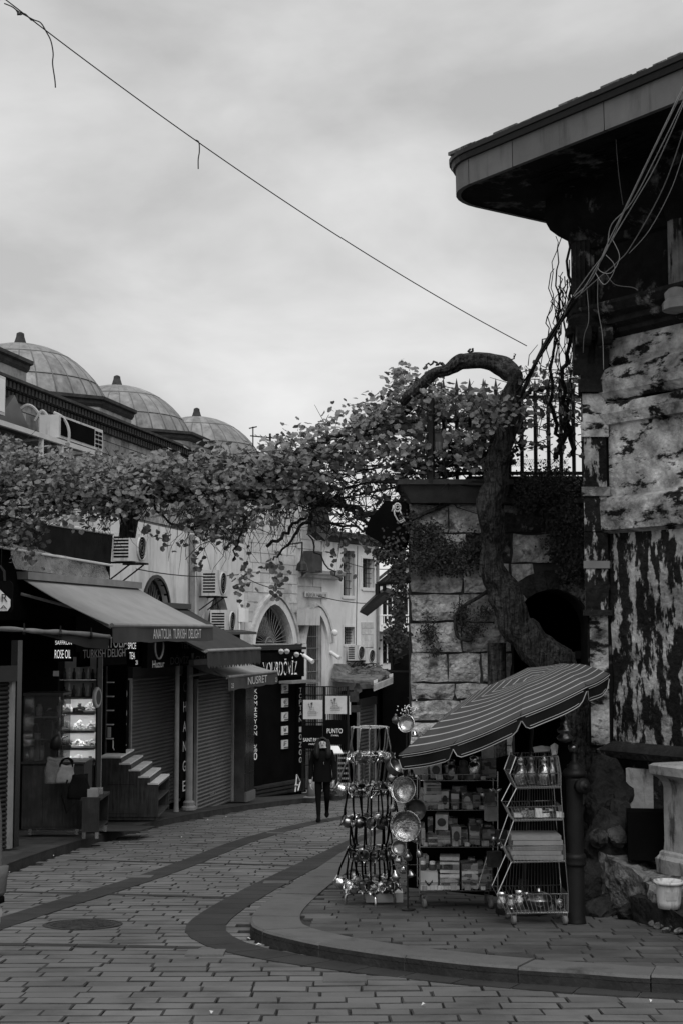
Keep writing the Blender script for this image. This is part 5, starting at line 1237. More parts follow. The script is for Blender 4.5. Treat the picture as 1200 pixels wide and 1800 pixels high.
shutter('roller_shutter', 'narrow roller shutter of the lane shop behind the pot rack', a, b, gz(41.3, PH), gz(42.8, PH), zat(1240, 42), nsl=24, mat=M('lane_shutter', .06, rough=.5, metal=.2))
# dark awnings of the next stalls
ln = thing('lane_stall', 'black stall with a drooping dark canopy close to the stone wall', 'stall', tuple(P(705, 1390, 36)))
mb = MB(); mb.prism([P(692, 1168, 40), P(740, 1150, 38), P(740, 1122, 40), P(700, 1118, 43)], (0, 0, -.05)); obj('canopy', mb, m_black, ln)
mb = MB(); mb.prism([P(694, 1160, 34), P(740, 1185, 34), P(740, 1160, 34), P(715, 1150, 34)], (0, .6, 0)); obj('side_flap', mb, m_black, ln)
mb = MB(); mb.frame(P(672, 1390, 44), (3.2, 0, 0), (0, 3, 0), ZV*3.6); mb.frame(P(690, 1390, 46.5), (3.2, 0, 0), (0, 2, 0), ZV*4.95); obj('back_body', mb, m_dark, ln)
mb = MB(); mb.prism([P(716, 1226, 25), P(812, 1226, 23), P(812, 1290, 23), P(742, 1268, 25)], (0, .05, 0)); t = tag(obj('charcoal_parasol', mb, m_awn2, loc=P(760, 1226, 24)), 'plain charcoal canopy sloping behind the striped parasol', 'parasol')
mb = MB(); c = P(786, 1260, 23.5); mb.tube([c, setz(c, gz(23.5, .1))], .03, 6); obj('pole', mb, m_iron, t)
# antennas on the roof line
an = thing('aerial', 'television aerial standing between the last dome and the vine', 'aerial', tuple(P(474, 790, 41)))
for (a, b) in (((475, 795), (475, 762)), ((440, 766), (512, 773)), ((445, 785), (445, 750)), ((438, 753), (452, 750))):
    mb = MB(); mb.tube([P(a[0], a[1], 41), P(b[0], b[1], 41)], .03 if a[0] == 475 else .018, 4); obj('rod', mb, m_iron, an)
for i in range(6):
    x = 450+i*9; mb = MB(); c = P(x, 767+i*.9, 41); mb.tube([c-Vector((0, .4, 0)), c+Vector((.05, .4, .03))], .01, 4); obj('element', mb, m_iron, an)
mb = MB(); mb.prism([P(540, 935, 40.5), P(556, 950, 40.5), P(568, 940, 41), P(560, 888, 41), P(545, 900, 40.5)], NB*.3); tag(obj('metal_flue', mb, m_iron, loc=P(555, 920, 40.5)), 'dark metal flue hood high on the end of the han wall', 'flue')
mb = MB(); p = P(533, 1006, 39.9); mb.frame(p, UB*.55, NB*.3, ZV*.6); tag(obj('vent_box', mb, m_mortar_d, loc=p), 'dark square vent box on the wall above the gate portal', 'box')
# ================================================================== RIGHT: OLD STONE WALL, RAILING, TOWER
YW = 17.0
def PW(px, py, d=0.0): return P(px, py, YW-d)
xL, xR = PW(720, 1100).x, PW(1075, 1100).x
zT = PW(720, 886).z; zG = gz(YW, -.1)
sw = thing('stone_wall', 'weathered block stone wall with an arched doorway under the vine railing', 'wall', (xL, YW, gz(YW)))
axc, ar = PW(970, 1100).x, .46; azs = PW(970, 1105).z
def arch2(r, n=14, zb=None): return [(axc+r*math.cos(math.pi-math.pi*i/n), azs+r*math.sin(math.pi-math.pi*i/n)*1.0) for i in range(n+1)]
hole = [(axc-ar, zG)] + arch2(ar) + [(axc+ar, zG)]
outer = [Vector((xL+.02, zG, 0)), Vector((xR, zG, 0)), Vector((xR, zT, 0)), Vector((xL+.02, zT, 0))]
hv = [Vector((x, z, 0)) for x, z in hole]
# the hole touches the foot of the wall: walk round it as one outline
ol = [outer[0], Vector((axc-ar, zG, 0))] + hv[1:-1] + [Vector((axc+ar, zG, 0)), outer[1], outer[2], outer[3]]
mb = MB(); tri = tessellate_polygon([ol]); n = len(ol)
mb.add([(p.x, YW+.03, p.y) for p in ol]+[(p.x, YW+.75, p.y) for p in ol], [tuple(t) for t in tri]+[(i, (i+1) % n, (i+1) % n+n, i+n) for i in range(n)])
obj('wall_core', mb, m_mortar_d, sw)
def hw(z): return (ar+.03 if z < azs else (math.sqrt(max(0, (ar+.03)**2-(z-azs)**2)) if z < azs+ar else 0))
r_ = random.Random(11)
courses = [PW(720, y).z for y in (1310, 1268, 1230, 1200, 1147, 1093, 1043, 990, 938, 886)]
courses = [zG, zG+.4, zG+.8] + [c for c in courses if c > zG+1.0]
def stone(x0, x1, z0, z1, mat, d=.05, jit=.012, name='stone_block'):
    # a roughly dressed block: the front face is a bulged, chipped grid
    nx = max(2, min(5, int((x1-x0)/.16)+1)); nz = 3; vs = []; g = .011
    for j in range(nz+1):
        for i in range(nx+1):
            fx, fz = i/nx, j/nz; e = (i in (0, nx)) or (j in (0, nz)); cnr = (i in (0, nx)) and (j in (0, nz))
            y = YW - d + r_.uniform(-.012, .012) + (.022+r_.uniform(0, .02) if e else 0)
            vs.append((x0+g+(x1-x0-2*g)*fx + (r_.uniform(-jit, jit) if e else 0)*(1.6 if cnr else 1), y, z0+g+(z1-z0-2*g)*fz + (r_.uniform(-jit, jit) if e else 0)))
    k = len(vs); q = nx+1
    fs = [(j*q+i, j*q+i+1, (j+1)*q+i+1, (j+1)*q+i) for j in range(nz) for i in range(nx)]
    ring = [i for i in range(q)] + [j*q+nx for j in range(1, nz+1)] + [nz*q+i for i in range(nx-1, -1, -1)] + [j*q for j in range(nz-1, 0, -1)]
    bk = [(vs[i][0], YW+.05, vs[i][2]) for i in ring]; m = len(ring)
    fs += [(ring[i], k+i, k+(i+1) % m, ring[(i+1) % m]) for i in range(m)]
    mb = MB(); mb.add(vs+bk, fs); return obj(name, mb, mat, sw, loc=(x0, YW, z0))
for ci in range(len(courses)-1):
    z0, z1 = courses[ci], courses[ci+1]; zm = z0+.02
    x = xL
    while x < xR-.1:
        l = r_.uniform(.38, .72) if ci > 1 else r_.uniform(.4, .6)
        e = min(x+l, xR); 
        if xR-e < .15: e = xR
        h_ = hw(zm) if z0 < azs+ar else 0
        parts = [(x, e)]
        if h_ > 0:
            parts = []
            if x < axc-h_: parts.append((x, min(e, axc-h_)))
            if e > axc+h_: parts.append((max(x, axc+h_), e))
        for a, b in parts:
            if b-a > .06:
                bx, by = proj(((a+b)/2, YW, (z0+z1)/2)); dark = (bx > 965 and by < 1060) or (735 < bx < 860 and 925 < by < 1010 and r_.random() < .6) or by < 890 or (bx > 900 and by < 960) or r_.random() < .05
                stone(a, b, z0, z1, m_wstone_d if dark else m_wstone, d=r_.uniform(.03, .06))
        x = e
av = arch2(ar+.005, 11); aw_ = arch2(ar+.24, 11)
for i in range(11):
    q = [av[i], av[i+1], aw_[i+1], aw_[i]]; c = Vector((sum(p[0] for p in q)/4, 0, sum(p[1] for p in q)/4))
    q = [(c.x+(p[0]-c.x)*.97, c.z+(p[1]-c.z)*.97) for p in q]
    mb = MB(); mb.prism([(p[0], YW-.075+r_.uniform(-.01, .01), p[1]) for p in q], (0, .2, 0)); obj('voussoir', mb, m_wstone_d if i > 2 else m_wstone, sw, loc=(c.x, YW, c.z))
# inside of the doorway
mb = MB(); x0, x1 = axc-ar-.5, axc+ar+.4
mb.quad((x0, YW+2.2, zG), (x1, YW+2.2, zG), (x1, YW+2.2, azs+.6), (x0, YW+2.2, azs+.6)); mb.quad((x0, YW+.76, zG), (x0, YW+2.2, zG), (x0, YW+2.2, azs+.6), (x0, YW+.76, azs+.6)); mb.quad((x1, YW+.76, zG), (x1, YW+2.2, zG), (x1, YW+2.2, azs+.6), (x1, YW+.76, azs+.6)); mb.quad((x0, YW+.76, azs+.58), (x1, YW+.76, azs+.58), (x1, YW+2.2, azs+.58), (x0, YW+2.2, azs+.58))
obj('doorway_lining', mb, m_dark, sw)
for lb, px, py, w, h, mt in (('pale notice pinned inside the dark arched doorway', 988, 1163, 22, 17, m_metalgrey), ('darker notice beside the pale one inside the arched doorway', 1010, 1158, 20, 14, m_mortar_d), ('small white card high inside the arched doorway', 938, 1104, 7, 2.5, m_white), ('thin upright pale strip inside the arched doorway', 970, 1150, 2.5, 26, m_metalgrey)):
    p = P(px, py, YW+.8); mb = MB(); mb.frame(p, (w/2500*17.8, 0, 0), (0, .012, 0), (0, 0, h/2500*17.8)); tag(obj('notice', mb, mt, loc=p), lb, 'notice', 'notices in the arched doorway')
# coping and the heavy ledge on its left
xc = PW(886, 860).x; mb = MB(); mb.frame((xc, YW-.1, zT+.0), (xR-xc, 0, 0), (0, .9, 0), (0, 0, .07)); mb.frame((xL+.02, YW+.1, zT), (xc-xL, 0, 0), (0, .6, 0), (0, 0, .06)); obj('coping', mb, m_coping, sw)
pr_ = [(P(702, 849, YW-.3)), (P(896, 849, YW-.3)), (P(888, 884, YW-.2)), (P(722, 884, YW-.2))]
mb = MB(); mb.prism(pr_, (0, .9, 0)); obj('ledge_block', mb, m_coping, sw)
mb = MB(); mb.frame((P(702, 849, YW-.34).x-.02, YW-.34, P(702, 849, YW).z-.05), (1.36, 0, 0), (0, 1.0, 0), (0, 0, .06)); obj('ledge_slab', mb, m_coping, sw)
mb = MB(); zl = P(900, 838, YW).z; mb.frame((P(820, 838, YW).x, YW-.05, zT+.072), (xR-P(820, 838, YW).x, 0, 0), (0, .6, 0), (0, 0, zl-zT-.07)); obj('parapet', mb, m_wstone_d, sw)
# wooden post beside the doorway and a chicken-wire strip
mb = MB(); c = P(872, 1130, YW-.25); mb.tube([c, setz(c, gz(YW, -.05))], .11, 8)
tag(obj('timber_post', mb, m_bark, loc=c), 'short thick weathered timber post beside the arched doorway', 'post')
# railing with spear tops
rg = thing('spear_railing', 'old iron railing with spear tops standing on the stone wall', 'railing', (PW(800, 840).x, YW, PW(800, 840).z))
zb, zt_ = PW(800, 842).z, PW(800, 664).z
for px in (756, 779, 802, 825, 849, 871, 894, 916, 940, 963, 985, 1007, 1024):
    x = P(px, 750, YW+.1).x; mb = MB(); mb.tube([(x, YW+.1, zb), (x, YW+.1, zt_-.14)], .024, 6); mb.lathe([(.017, 0), (.03, .03), (.02, .07), (.002, .17)], (x, YW+.1, zt_-.16), 6); obj('bar', mb, m_iron, rg)
    mb = MB(); mb.lathe([(.02, -.03), (.032, 0), (.02, .03)], (x, YW+.1, zb+.46+(.1 if px % 2 else 0)), 8); obj('collar', mb, m_iron, rg)
for z in (zt_-.24, zb+.06): mb = MB(); mb.frame((P(735, 750, YW).x, YW+.08, z), (P(1030, 750, YW).x-P(735, 750, YW).x, 0, 0), (0, .04, 0), (0, 0, .04)); obj('rail', mb, m_iron, rg)
mb = MB(); z0 = P(900, 818, YW).z
for i in range(28):
    for j in range(4):
        x = P(893, 800, YW).x+i*.026+(j % 2)*.013; mb.frame((x, YW+.14, z0+j*.024), (.02, 0, .012), (0, .004, 0), (0, 0, .006)); mb.frame((x+.02, YW+.14, z0+j*.024+.012), (.006, 0, .014), (0, .004, 0), (.004, 0, 0))
o = obj('mesh_strip', mb, m_metalgrey, rg); o['kind'] = 'stuff'
lb_ = thing('lamp_box', 'pale rounded lamp box behind the railing among the leaves', 'lamp', tuple(P(765, 800, YW+.05)))
mb = MB(); c = P(765, 803, YW-.05); mb.lathe([(.1, 0), (.13, .05), (.13, .24), (.08, .32), (.02, .34)], c, 12); obj('housing', mb, m_metalgrey, lb_, True)
for k in range(5): mb = MB(); p = P(763+k*2.6, 800, YW-.2); mb.frame(p, (.008, 0, 0), (0, .01, 0), (0, 0, .16)); obj('grille_bar', mb, m_letter, lb_)

# --- the corner tower with its wide eave
U1 = Vector((.574, -.819, 0)); N1 = Vector((-.819, -.574, 0)); U2 = Vector((.819, .574, 0)); N2 = Vector((-.574, .819, 0))
CA = Vector((2.66, 14.08, 0))
tw = thing('corner_tower', 'tall decayed corner building with peeling limewash and a wide overhanging eave', 'building', (CA.x, CA.y, gz(14)))
def h(py): return P(1100, py, 13.8).z
tp_ = [tuple((CA+U2*5)[:2]), tuple(CA[:2]), tuple((CA+U1*6)[:2])]        # outside on the right of travel
def tower_band(name, prof, mat, path=None): mb = MB(); mb.sweep(path or tp_, prof); return obj(name, mb, mat, tw)
tower_band('lower_wall', [(.0, gz(14)-.6), (.0, h(1330)), ], m_soot)
tower_band('lower_ledge', [(0, h(1338)), (.1, h(1334)), (.12, h(1322)), (.06, h(1314)), (.0, h(1306))], m_soot)
tower_band('lower_panel', [(0, h(1306)), (-.012, h(1200)), (.006, h(1080)), (0, h(935))], m_peel)
tower_band('band_course', [(0, h(935)), (.085, h(929)), (.095, h(882)), (.085, h(874)), (.0, h(868))], m_peel2)
tower_band('middle_panel', [(0, h(868)), (.0, h(742))], m_peel2)
tower_band('roll_moulding', [(0, h(742)), (.05, h(740)), (.09, h(722)), (.06, h(704)), (-.02, h(700)), (.03, h(698)), (.09, h(684)), (.1, h(664)), (.05, h(642)), (-.03, h(634)), (.0, h(626))], m_peel2)
tower_band('upper_panel', [(0, h(626)), (0, h(585))], m_peel2)
tower_band('upper_ledge', [(0, h(588)), (.08, h(582)), (.08, h(574)), (.16, h(568)), (.16, h(558)), (.24, h(552)), (.3, h(540)), (.3, h(534)), (.17, h(530))], m_soot)
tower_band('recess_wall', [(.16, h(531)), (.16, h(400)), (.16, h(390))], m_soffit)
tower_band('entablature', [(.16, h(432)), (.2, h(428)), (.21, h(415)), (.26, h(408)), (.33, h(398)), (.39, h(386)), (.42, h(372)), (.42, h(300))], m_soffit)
# corner pilaster facing the street, with bands and consoles
cy = CA.y-.02; cp = Vector((P(1027, 1000, cy).x, cy, 0)); pw = P(1068, 1000, cy).x-cp.x
def pil(name, py0, py1, mat, grow=0.0, dep=.3, dy=0.0): mb = MB(); z0, z1 = P(1040, py1, cy).z, P(1040, py0, cy).z; mb.frame((cp.x-grow, cy-grow+dy, z0), (pw+2*grow, 0, 0), (0.05, dep, 0), (0, 0, z1-z0)); return obj(name, mb, mat, tw)
pil('pilaster_core', 558, 692, m_soot); mb = MB(); z0, z1 = P(1040, 1325, cy).z, P(1040, 560, cy).z; mb.frame((cp.x+.03, cy+.06, z0), (P(1084, 1000, cy).x-cp.x-.03, 0, 0), (.1, .3, 0), (0, 0, z1-z0)); obj('recess_shade_strip', mb, m_soffit, tw)  # second box: added solid strip, its black paints the shade of a recess
pil('pilaster_block', 690, 742, m_peel2); pil('pilaster_band', 742, 768, m_peel2, .022); pil('pilaster_block', 768, 856, m_peel); pil('pilaster_band', 856, 872, m_peel2, .025); pil('pilaster_block', 872, 934, m_peel); pil('pilaster_block', 936, 986, m_peel); pil('iron_strap', 986, 999, m_metalgrey, .014); pil('pilaster_block', 999, 1072, m_peel)
pil('pilaster_foot', 1072, 1082, m_soot, .03)
mb = MB(); z0, z1 = P(1040, 1310, cy).z, P(1040, 1082, cy).z; mb.frame((cp.x+.045, cy+.03, z0), (pw-.05, 0, 0), (.05, .3, 0), (0, 0, z1-z0)); obj('pilaster_shaft', mb, m_peel2, tw)
for py0, py1, g_ in ((690, 668, .05), (668, 640, .02), (600, 584, .09), (584, 572, .12)): pil('pilaster_capital', py1, py0, m_soot, g_)
# scroll consoles
for px, mat in ((1015, m_soot), (1052, m_soot)):
    x = P(px, 610, cy).x; prof = []
    for i in range(15):
        a = -math.pi/2+math.pi*1.25*i/14; prof.append((math.cos(a)*.1, math.sin(a)*.1))
    mb = MB(); zc_ = P(px, 596, cy).z
    pts = [(x-.05, cy-.02-.16-.1*math.cos(a)*1.0, zc_+.1*math.sin(a)) for a in [math.pi*2*i/12 for i in range(12)]]
    mb.prism(pts, (.14, 0, 0)); obj('scroll', mb, m_soot, tw)
    mb = MB(); mb.prism([(x-.05, cy+.05, zc_+.1), (x-.05, cy-.16, zc_+.1), (x-.05, cy-.14, zc_-.06), (x-.05, cy-.04, zc_-.2), (x-.05, cy, zc_-.36), (x-.05, cy+.05, zc_-.36)], (.14, 0, 0)); obj('console', mb, m_soot, tw)
# fluted half columns above the ledge
def fluted(px0, px1, py0, py1, Yc, mat, n=9, base=True):
    xa, xb = P(px0, 480, Yc).x, P(px1, 480, Yc).x; r = (xb-xa)/2; c = Vector(((xa+xb)/2, Yc, 0)); z0, z1 = P(1000, py1, Yc).z, P(1000, py0, Yc).z
    k = 2*n*3; prof = [(r*(1 - .1*(abs(math.sin(math.pi*i/3*1.0)) if i % 3 else 0)), 0) for i in range(k)]
    ring = [(c.x+prof[i][0]*math.cos(2*math.pi*i/k), c.y+prof[i][0]*math.sin(2*math.pi*i/k)) for i in range(k)]
    mb = MB(); mb.add([(x, y, z0) for x, y in ring]+[(x, y, z1) for x, y in ring], [(i, (i+1) % k, (i+1) % k+k, i+k) for i in range(k)]); obj('fluted_column', mb, mat, tw)
    if base:
        mb = MB(); mb.lathe([(r*1.45, 0), (r*1.5, .06), (r*1.25, .1), (r*1.32, .16), (r*1.05, .2)], (c.x, c.y, z0-.2), 20); obj('column_base', mb, m_soot if mat is m_soot else m_pier, tw)
    mb = MB(); mb.lathe([(r*1.02, 0), (r*1.15, .05), (r*1.3, .14), (r*1.4, .16), (r*1.4, .22)], (c.x, c.y, z1-.02), 20); obj('column_capital', mb, m_soffit, tw)
fluted(1003, 1052, 425, 556, CA.y+.02, m_soot)
q = CA+U1*1.02; fluted(1174, 1222, 385, 508, 13.05, M('worn_fluting', .16, rough=.9, var=.5, scale=6, bump=.7, bscale=20, stain=.02, stain_scale=(3, 3, .6), stain_n=3, stain_lo=.48, stain_hi=.54))
# eave: rounded slab with fascia boards, soffit and roof edge
ZE0, ZE1 = CZ + .314*14 - .0, CZ + .339*14
tip = Vector((.93, 14.145, 0))
rr = .56; ccx = tip + (U1*rr + U2*rr)
pth = [tip+U2*5.6, tip+U2*3.2, tip+U2*1.6]
for i in range(9):
    a0 = math.atan2(N2.y, N2.x); a1 = math.atan2(N1.y, N1.x); 
    if a1 < a0: a1 += 2*math.pi
    a = a0+(a1-a0)*i/8; pth.append(ccx+Vector((math.cos(a), math.sin(a), 0))*rr)
pth += [tip+U1*1.2, tip+U1*2.4, tip+U1*3.6, tip+U1*6]
inner = [CA+U1*6-N1*.5, CA-N1*.3-N2*.3, CA+U2*6-N2*.5]
poly = [(p.x, p.y) for p in pth]
mb = MB(); pl = [Vector((p.x, p.y, 0)) for p in pth] + [Vector((p.x, p.y, 0)) for p in inner]; tri = tessellate_polygon([pl])
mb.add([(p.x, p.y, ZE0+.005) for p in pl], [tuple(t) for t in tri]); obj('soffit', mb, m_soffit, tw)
mb = MB(); r_ = random.Random(3)
for i in range(46):
    a = CA + N1*r_.uniform(.4, 1.1) + U1*r_.uniform(-.1, 2.4); mb.frame((a.x, a.y, ZE0-.008), U1*r_.uniform(.15, .5), N1*r_.uniform(.01, .05), (0, 0, .008))
o = obj('peeling_lath', mb, m_soffit, tw); o['kind'] = 'stuff'
segs = [(0, 1), (1, 2), (2, 11), (11, 12), (12, 13), (13, 14), (14, 15)]
for a, b in segs:
    pp = [p.copy() for p in pth[a:b+1]]
    d = (pp[1]-pp[0]).normalized(); pp[0] += d*.004; d = (pp[-1]-pp[-2]).normalized(); pp[-1] -= d*.004
    mb = MB(); mb.sweep([tuple(p[:2]) for p in pp], [(-.05, ZE0-.005), (0.0, ZE0-.005), (.004, ZE0+.25), (-.03, ZE0+.25)]); obj('fascia_board', mb, m_fascia, tw)
mb = MB(); mb.sweep([tuple(p[:2]) for p in pth], [(-.02, ZE0+.248), (.03, ZE0+.252), (.045, ZE0+.3), (.065, ZE0+.305), (.07, ZE0+.345), (.04, ZE0+.355), (-1.2, ZE0+.45)]); obj('roof_edge', mb, m_iron, tw)
mb = MB(); 
for i in range(34):
    f = (i+r_.random())/34*3.4; p = tip+U1*(.3+f); s = r_.uniform(.05, .16); mb.frame((p.x+N1.x*.05, p.y+N1.y*.05, ZE0+.345), U1*s*1.6, N1*-.12, ZV*r_.uniform(.012, .035))
o = obj('roof_crust', mb, m_roofrag, tw); o['kind'] = 'stuff'
mb = MB(); top = [Vector((p.x, p.y, ZE0+.345)) for p in pth]; apx = CA+U1*3+U2*3; mb.add(top+[(apx.x, apx.y, ZE0+1.6)], [(i, i+1, len(top)) for i in range(len(top)-1)]); obj('roof', mb, m_cornice, tw)
# --- foot of the tower: rubble, ledge stone, pedestal, black box, bucket
from mathutils import noise as mnoise
def rock(name, c, s, mat, seed, label=None, cat=None, parent=None, sub=2, flat=1.0, group=None):
    r = random.Random(seed); bm = bmesh.new(); bmesh.ops.create_icosphere(bm, subdivisions=sub+1, radius=1.0)
    dirs = [Vector((r.gauss(0, 1), r.gauss(0, 1), r.gauss(0, 1))).normalized() for _ in range(13)]; ds_ = [r.uniform(.5, .85) for _ in range(13)]
    for v in bm.verts:
        p = v.co.copy()
        for d, k in zip(dirs, ds_):
            e = p.dot(d)
            if e > k: p -= d*(e-k)*.93
        p *= 1+.16*mnoise.noise(p*1.9+Vector((seed*3.1, 0, 0)))+.09*mnoise.noise(p*5+Vector((0, seed*1.7, 0))); v.co = Vector((p.x*s[0], p.y*s[1], p.z*s[2]))
    mb = MB(); mb.add([Vector(c)+v.co for v in bm.verts], [tuple(v.index for v in f.verts) for f in bm.faces]); bm.free()
    o = obj(name, mb, mat, parent, loc=c)
    if label: tag(o, label, cat, group)
    return o
def block(name, pts_top, zdrop, mat, seed, label, cat, sub=5):
    r = random.Random(seed); mb = MB(); n = len(pts_top); c = sum(pts_top, Vector())/n; ring = []
    bm = bmesh.new(); vt = [bm.verts.new(p) for p in pts_top]; vb = [bm.verts.new(p-ZV*zdrop+(c-p)*.02) for p in pts_top]
    bm.faces.new(vt); bm.faces.new(vb[::-1])
    for i in range(n): bm.faces.new((vt[i], vb[i], vb[(i+1) % n], vt[(i+1) % n]))
    bmesh.ops.recalc_face_normals(bm, faces=bm.faces); bmesh.ops.triangulate(bm, faces=bm.faces[:])
    bmesh.ops.subdivide_edges(bm, edges=bm.edges[:], cuts=sub, use_grid_fill=True)
    for v in bm.verts: v.co += Vector((r.uniform(-1, 1), r.uniform(-1, 1), r.uniform(-1, 1)))*.018
    mb.add([v.co for v in bm.verts], [tuple(v.index for v in f.verts) for f in bm.faces]); bm.free()
    return tag(obj(name, mb, mat, loc=c), label, cat)
zl_ = P(1150, 1528, 13.0).z
step = block('ledge_stone', [P(1043, 1496, 13.5), P(1105, 1490, 14.1), P(1200, 1500, 14.0), P(1260, 1530, 12.5), P(1190, 1566, 12.3), P(1146, 1572, 12.35), P(1128, 1540, 12.8), P(1072, 1508, 13.2)], .42, m_rockl, 2, 'broken pale ledge stone at the foot of the decayed tower', 'stone')
for v in step.data.vertices: pass
block('low_step', [P(1108, 1574, 12.7), P(1150, 1560, 12.9), P(1280, 1560, 12.9), P(1280, 1640, 11.3), P(1205, 1612, 11.75)], .3, m_rock, 4, 'low dark stone step under the paint bucket', 'step', 3)
m_rock2 = M('dusty_rock', .075, rough=.95, var=.5, scale=8, bump=1.0, bscale=14, bdist=.05, stain=.02, stain_n=4, stain_lo=.5, stain_hi=.58)
rk = [(1062, 1470, 13.6, .3, .22, .34, m_rock), (1050, 1420, 13.75, .2, .2, .3, m_rock), (1085, 1440, 13.7, .17, .2, .34, m_rock), (1080, 1395, 13.85, .2, .18, .26, m_rock), (1058, 1365, 13.95, .2, .18, .24, m_rock), (1044, 1560, 13.5, .25, .25, .28, m_rock), (1080, 1590, 13.35, .24, .2, .22, m_rock), (1055, 1605, 13.1, .2, .16, .16, m_rock), (1100, 1605, 12.85, .13, .12, .11, m_rock), (1050, 1472, 13.35, .13, .1, .1, m_rock2), (1084, 1470, 13.4, .1, .1, .12, m_rock2)]
for i, (px, py, Y, a, b, c, mt) in enumerate(rk):
    rock('rubble_stone', P(px, py, Y), (a, b, c), mt, 40+i, ['dark rubble stone low against the tower foot above the ledge', 'upright dark rubble stone behind the iron bollard', 'tall rubble stone beside the black box', 'upper rubble stone below the tower ledge', 'highest dark rubble stone under the tower ledge', 'dark rubble stone beside the bollard base', 'jagged stone under the pale ledge stone', 'flat dark stone on the pavement behind the bollard', 'small dark stone by the low step', 'pale rounded stone lying on the ledge by the bollard', 'pale stone lying on the ledge beside the black box'][i], 'stone', group='rubble at the tower foot')
for i in range(6):
    g = G(1150+i*8+R.uniform(-4, 4), 1632+i*2+R.uniform(-3, 3), .1); rock('debris_chip', g+Vector((0, 0, .03)), (.05, .045, .035), m_rockl, 70+i, 'pale rubble chip, %s along the foot of the low step' % ORD[i], 'rubble', sub=1, group='chips below the low step')
mb = MB(); z0, z1 = P(1100, 1500, 13.7).z, P(1100, 1352, 13.7).z; c = P(1098, 1400, 13.85); mb.frame((c.x, 13.8, z0), (.5, -.3, 0), (.1, .2, 0), (0, 0, z1-z0)); obj('lower_slab', mb, m_pier, tw)
mb = MB(); c = P(1103, 1510, 13.1); mb.frame((c.x, 13.1, P(1100, 1512, 13.1).z), (.33, -.05, 0), (.05, .3, 0), (0, 0, .43)); bb = tag(obj('black_box', mb, m_black, loc=c), 'plain black box standing on the ledge stone by the pedestal', 'box')
yp = 12.75; pc = P(1204, 1440, yp); pdz = P(1196, 1537, yp).z
pd = thing('stone_pedestal', 'short pale carved stone pedestal with a moulded cap at the photograph\'s edge', 'pedestal', (pc.x, yp, pdz))
Zp = lambda py: P(1196, py, yp).z
def sq(name, rows, mat): mb = MB(); mb.lathe([(r*1.414, z) for r, z in rows], (pc.x+.03, yp+.02, 0), 4, a0=math.pi/4+.45); return obj(name, mb, mat, pd)
sq('plinth', [(.2, pdz), (.21, Zp(1512)), (.185, Zp(1505)), (.18, Zp(1500)), (.165, Zp(1497))], m_pier)
sq('shaft', [(.155, Zp(1497)), (.15, Zp(1480)), (.15, Zp(1385)), (.16, Zp(1375))], m_pier)
sq('cap', [(.16, Zp(1375)), (.19, Zp(1368)), (.235, Zp(1362)), (.24, Zp(1347)), (.21, Zp(1343)), (.02, Zp(1342))], m_pier)
c = P(1175, 1594, 12.1); c.z = P(1175, 1596, 12.1).z
bk = thing('paint_bucket', 'used white plastic paint bucket on the low step', 'bucket', tuple(c))
mb = MB(); mb.lathe([(.09, 0), (.098, .05), (.108, .19), (.112, .2), (.125, .2), (.125, .225), (.115, .225), (.1, .2), (.085, .02), (.001, .02)], c, 28); obj('tub', mb, m_plastic, bk, True)
mb = MB(); mb.lathe([(.102, .075), (.1065, .145)], c, 28); mb.f = [f for i, f in enumerate(mb.f) if i in (19, 20, 21, 22)]; mb.m = [0]*len(mb.f); mb.v = [tuple(c+(Vector(v)-c)*1.012) for v in mb.v]; obj('printed_label', mb, m_card, bk)
mb = MB(); mb.tube([c+Vector((.125*math.cos(a), -.125*abs(math.sin(a))*.6-.02, .21-.02*abs(math.sin(a)))) for a in [math.pi*i/12 for i in range(13)]], .004, 4); obj('wire_handle', mb, m_chrome, bk)
# --- bollard
yb = 12.55; bc = P(1012, 1615, yb); bc.z = gz(yb, .1); bo = thing('iron_bollard', 'black cast iron hydrant post with round side cap beside the basket stand', 'bollard', tuple(bc))
zz = lambda py: P(1012, py, yb).z - bc.z
def bl(name, rows, mat=m_bollard, n=24, ax=None, at=None): mb = MB(); mb.lathe(rows, at if at is not None else bc, n, axis=ax); return obj(name, mb, mat, bo, True)
bl('shaft', [(.09, 0), (.085, .02), (.078, .05), (.074, zz(1515)), (.072, zz(1400)), (.077, zz(1372)), (.08, zz(1364))])
bl('collar', [(.076, zz(1522)), (.09, zz(1520)), (.094, zz(1516)), (.084, zz(1512)), (.094, zz(1508)), (.092, zz(1503)), (.074, zz(1499))])
bl('crown', [(.08, zz(1367)), (.104, zz(1362)), (.106, zz(1358)), (.085, zz(1352)), (.066, zz(1350)), (.066, zz(1345)), (.045, zz(1342)), (.03, zz(1338)), (.022, zz(1336)), (.024, zz(1329)), (.012, zz(1324))])
ax = Vector((.35, -.9, .1)); at = P(1018, 1382, yb-.06)
bl('outlet_cap', [(.055, -.02), (.06, .04), (.07, .05), (.07, .065), (.058, .07), (.056, .085), (.045, .095), (.022, .1), (.022, .118), (.008, .12)], ax=ax, at=at, n=18)

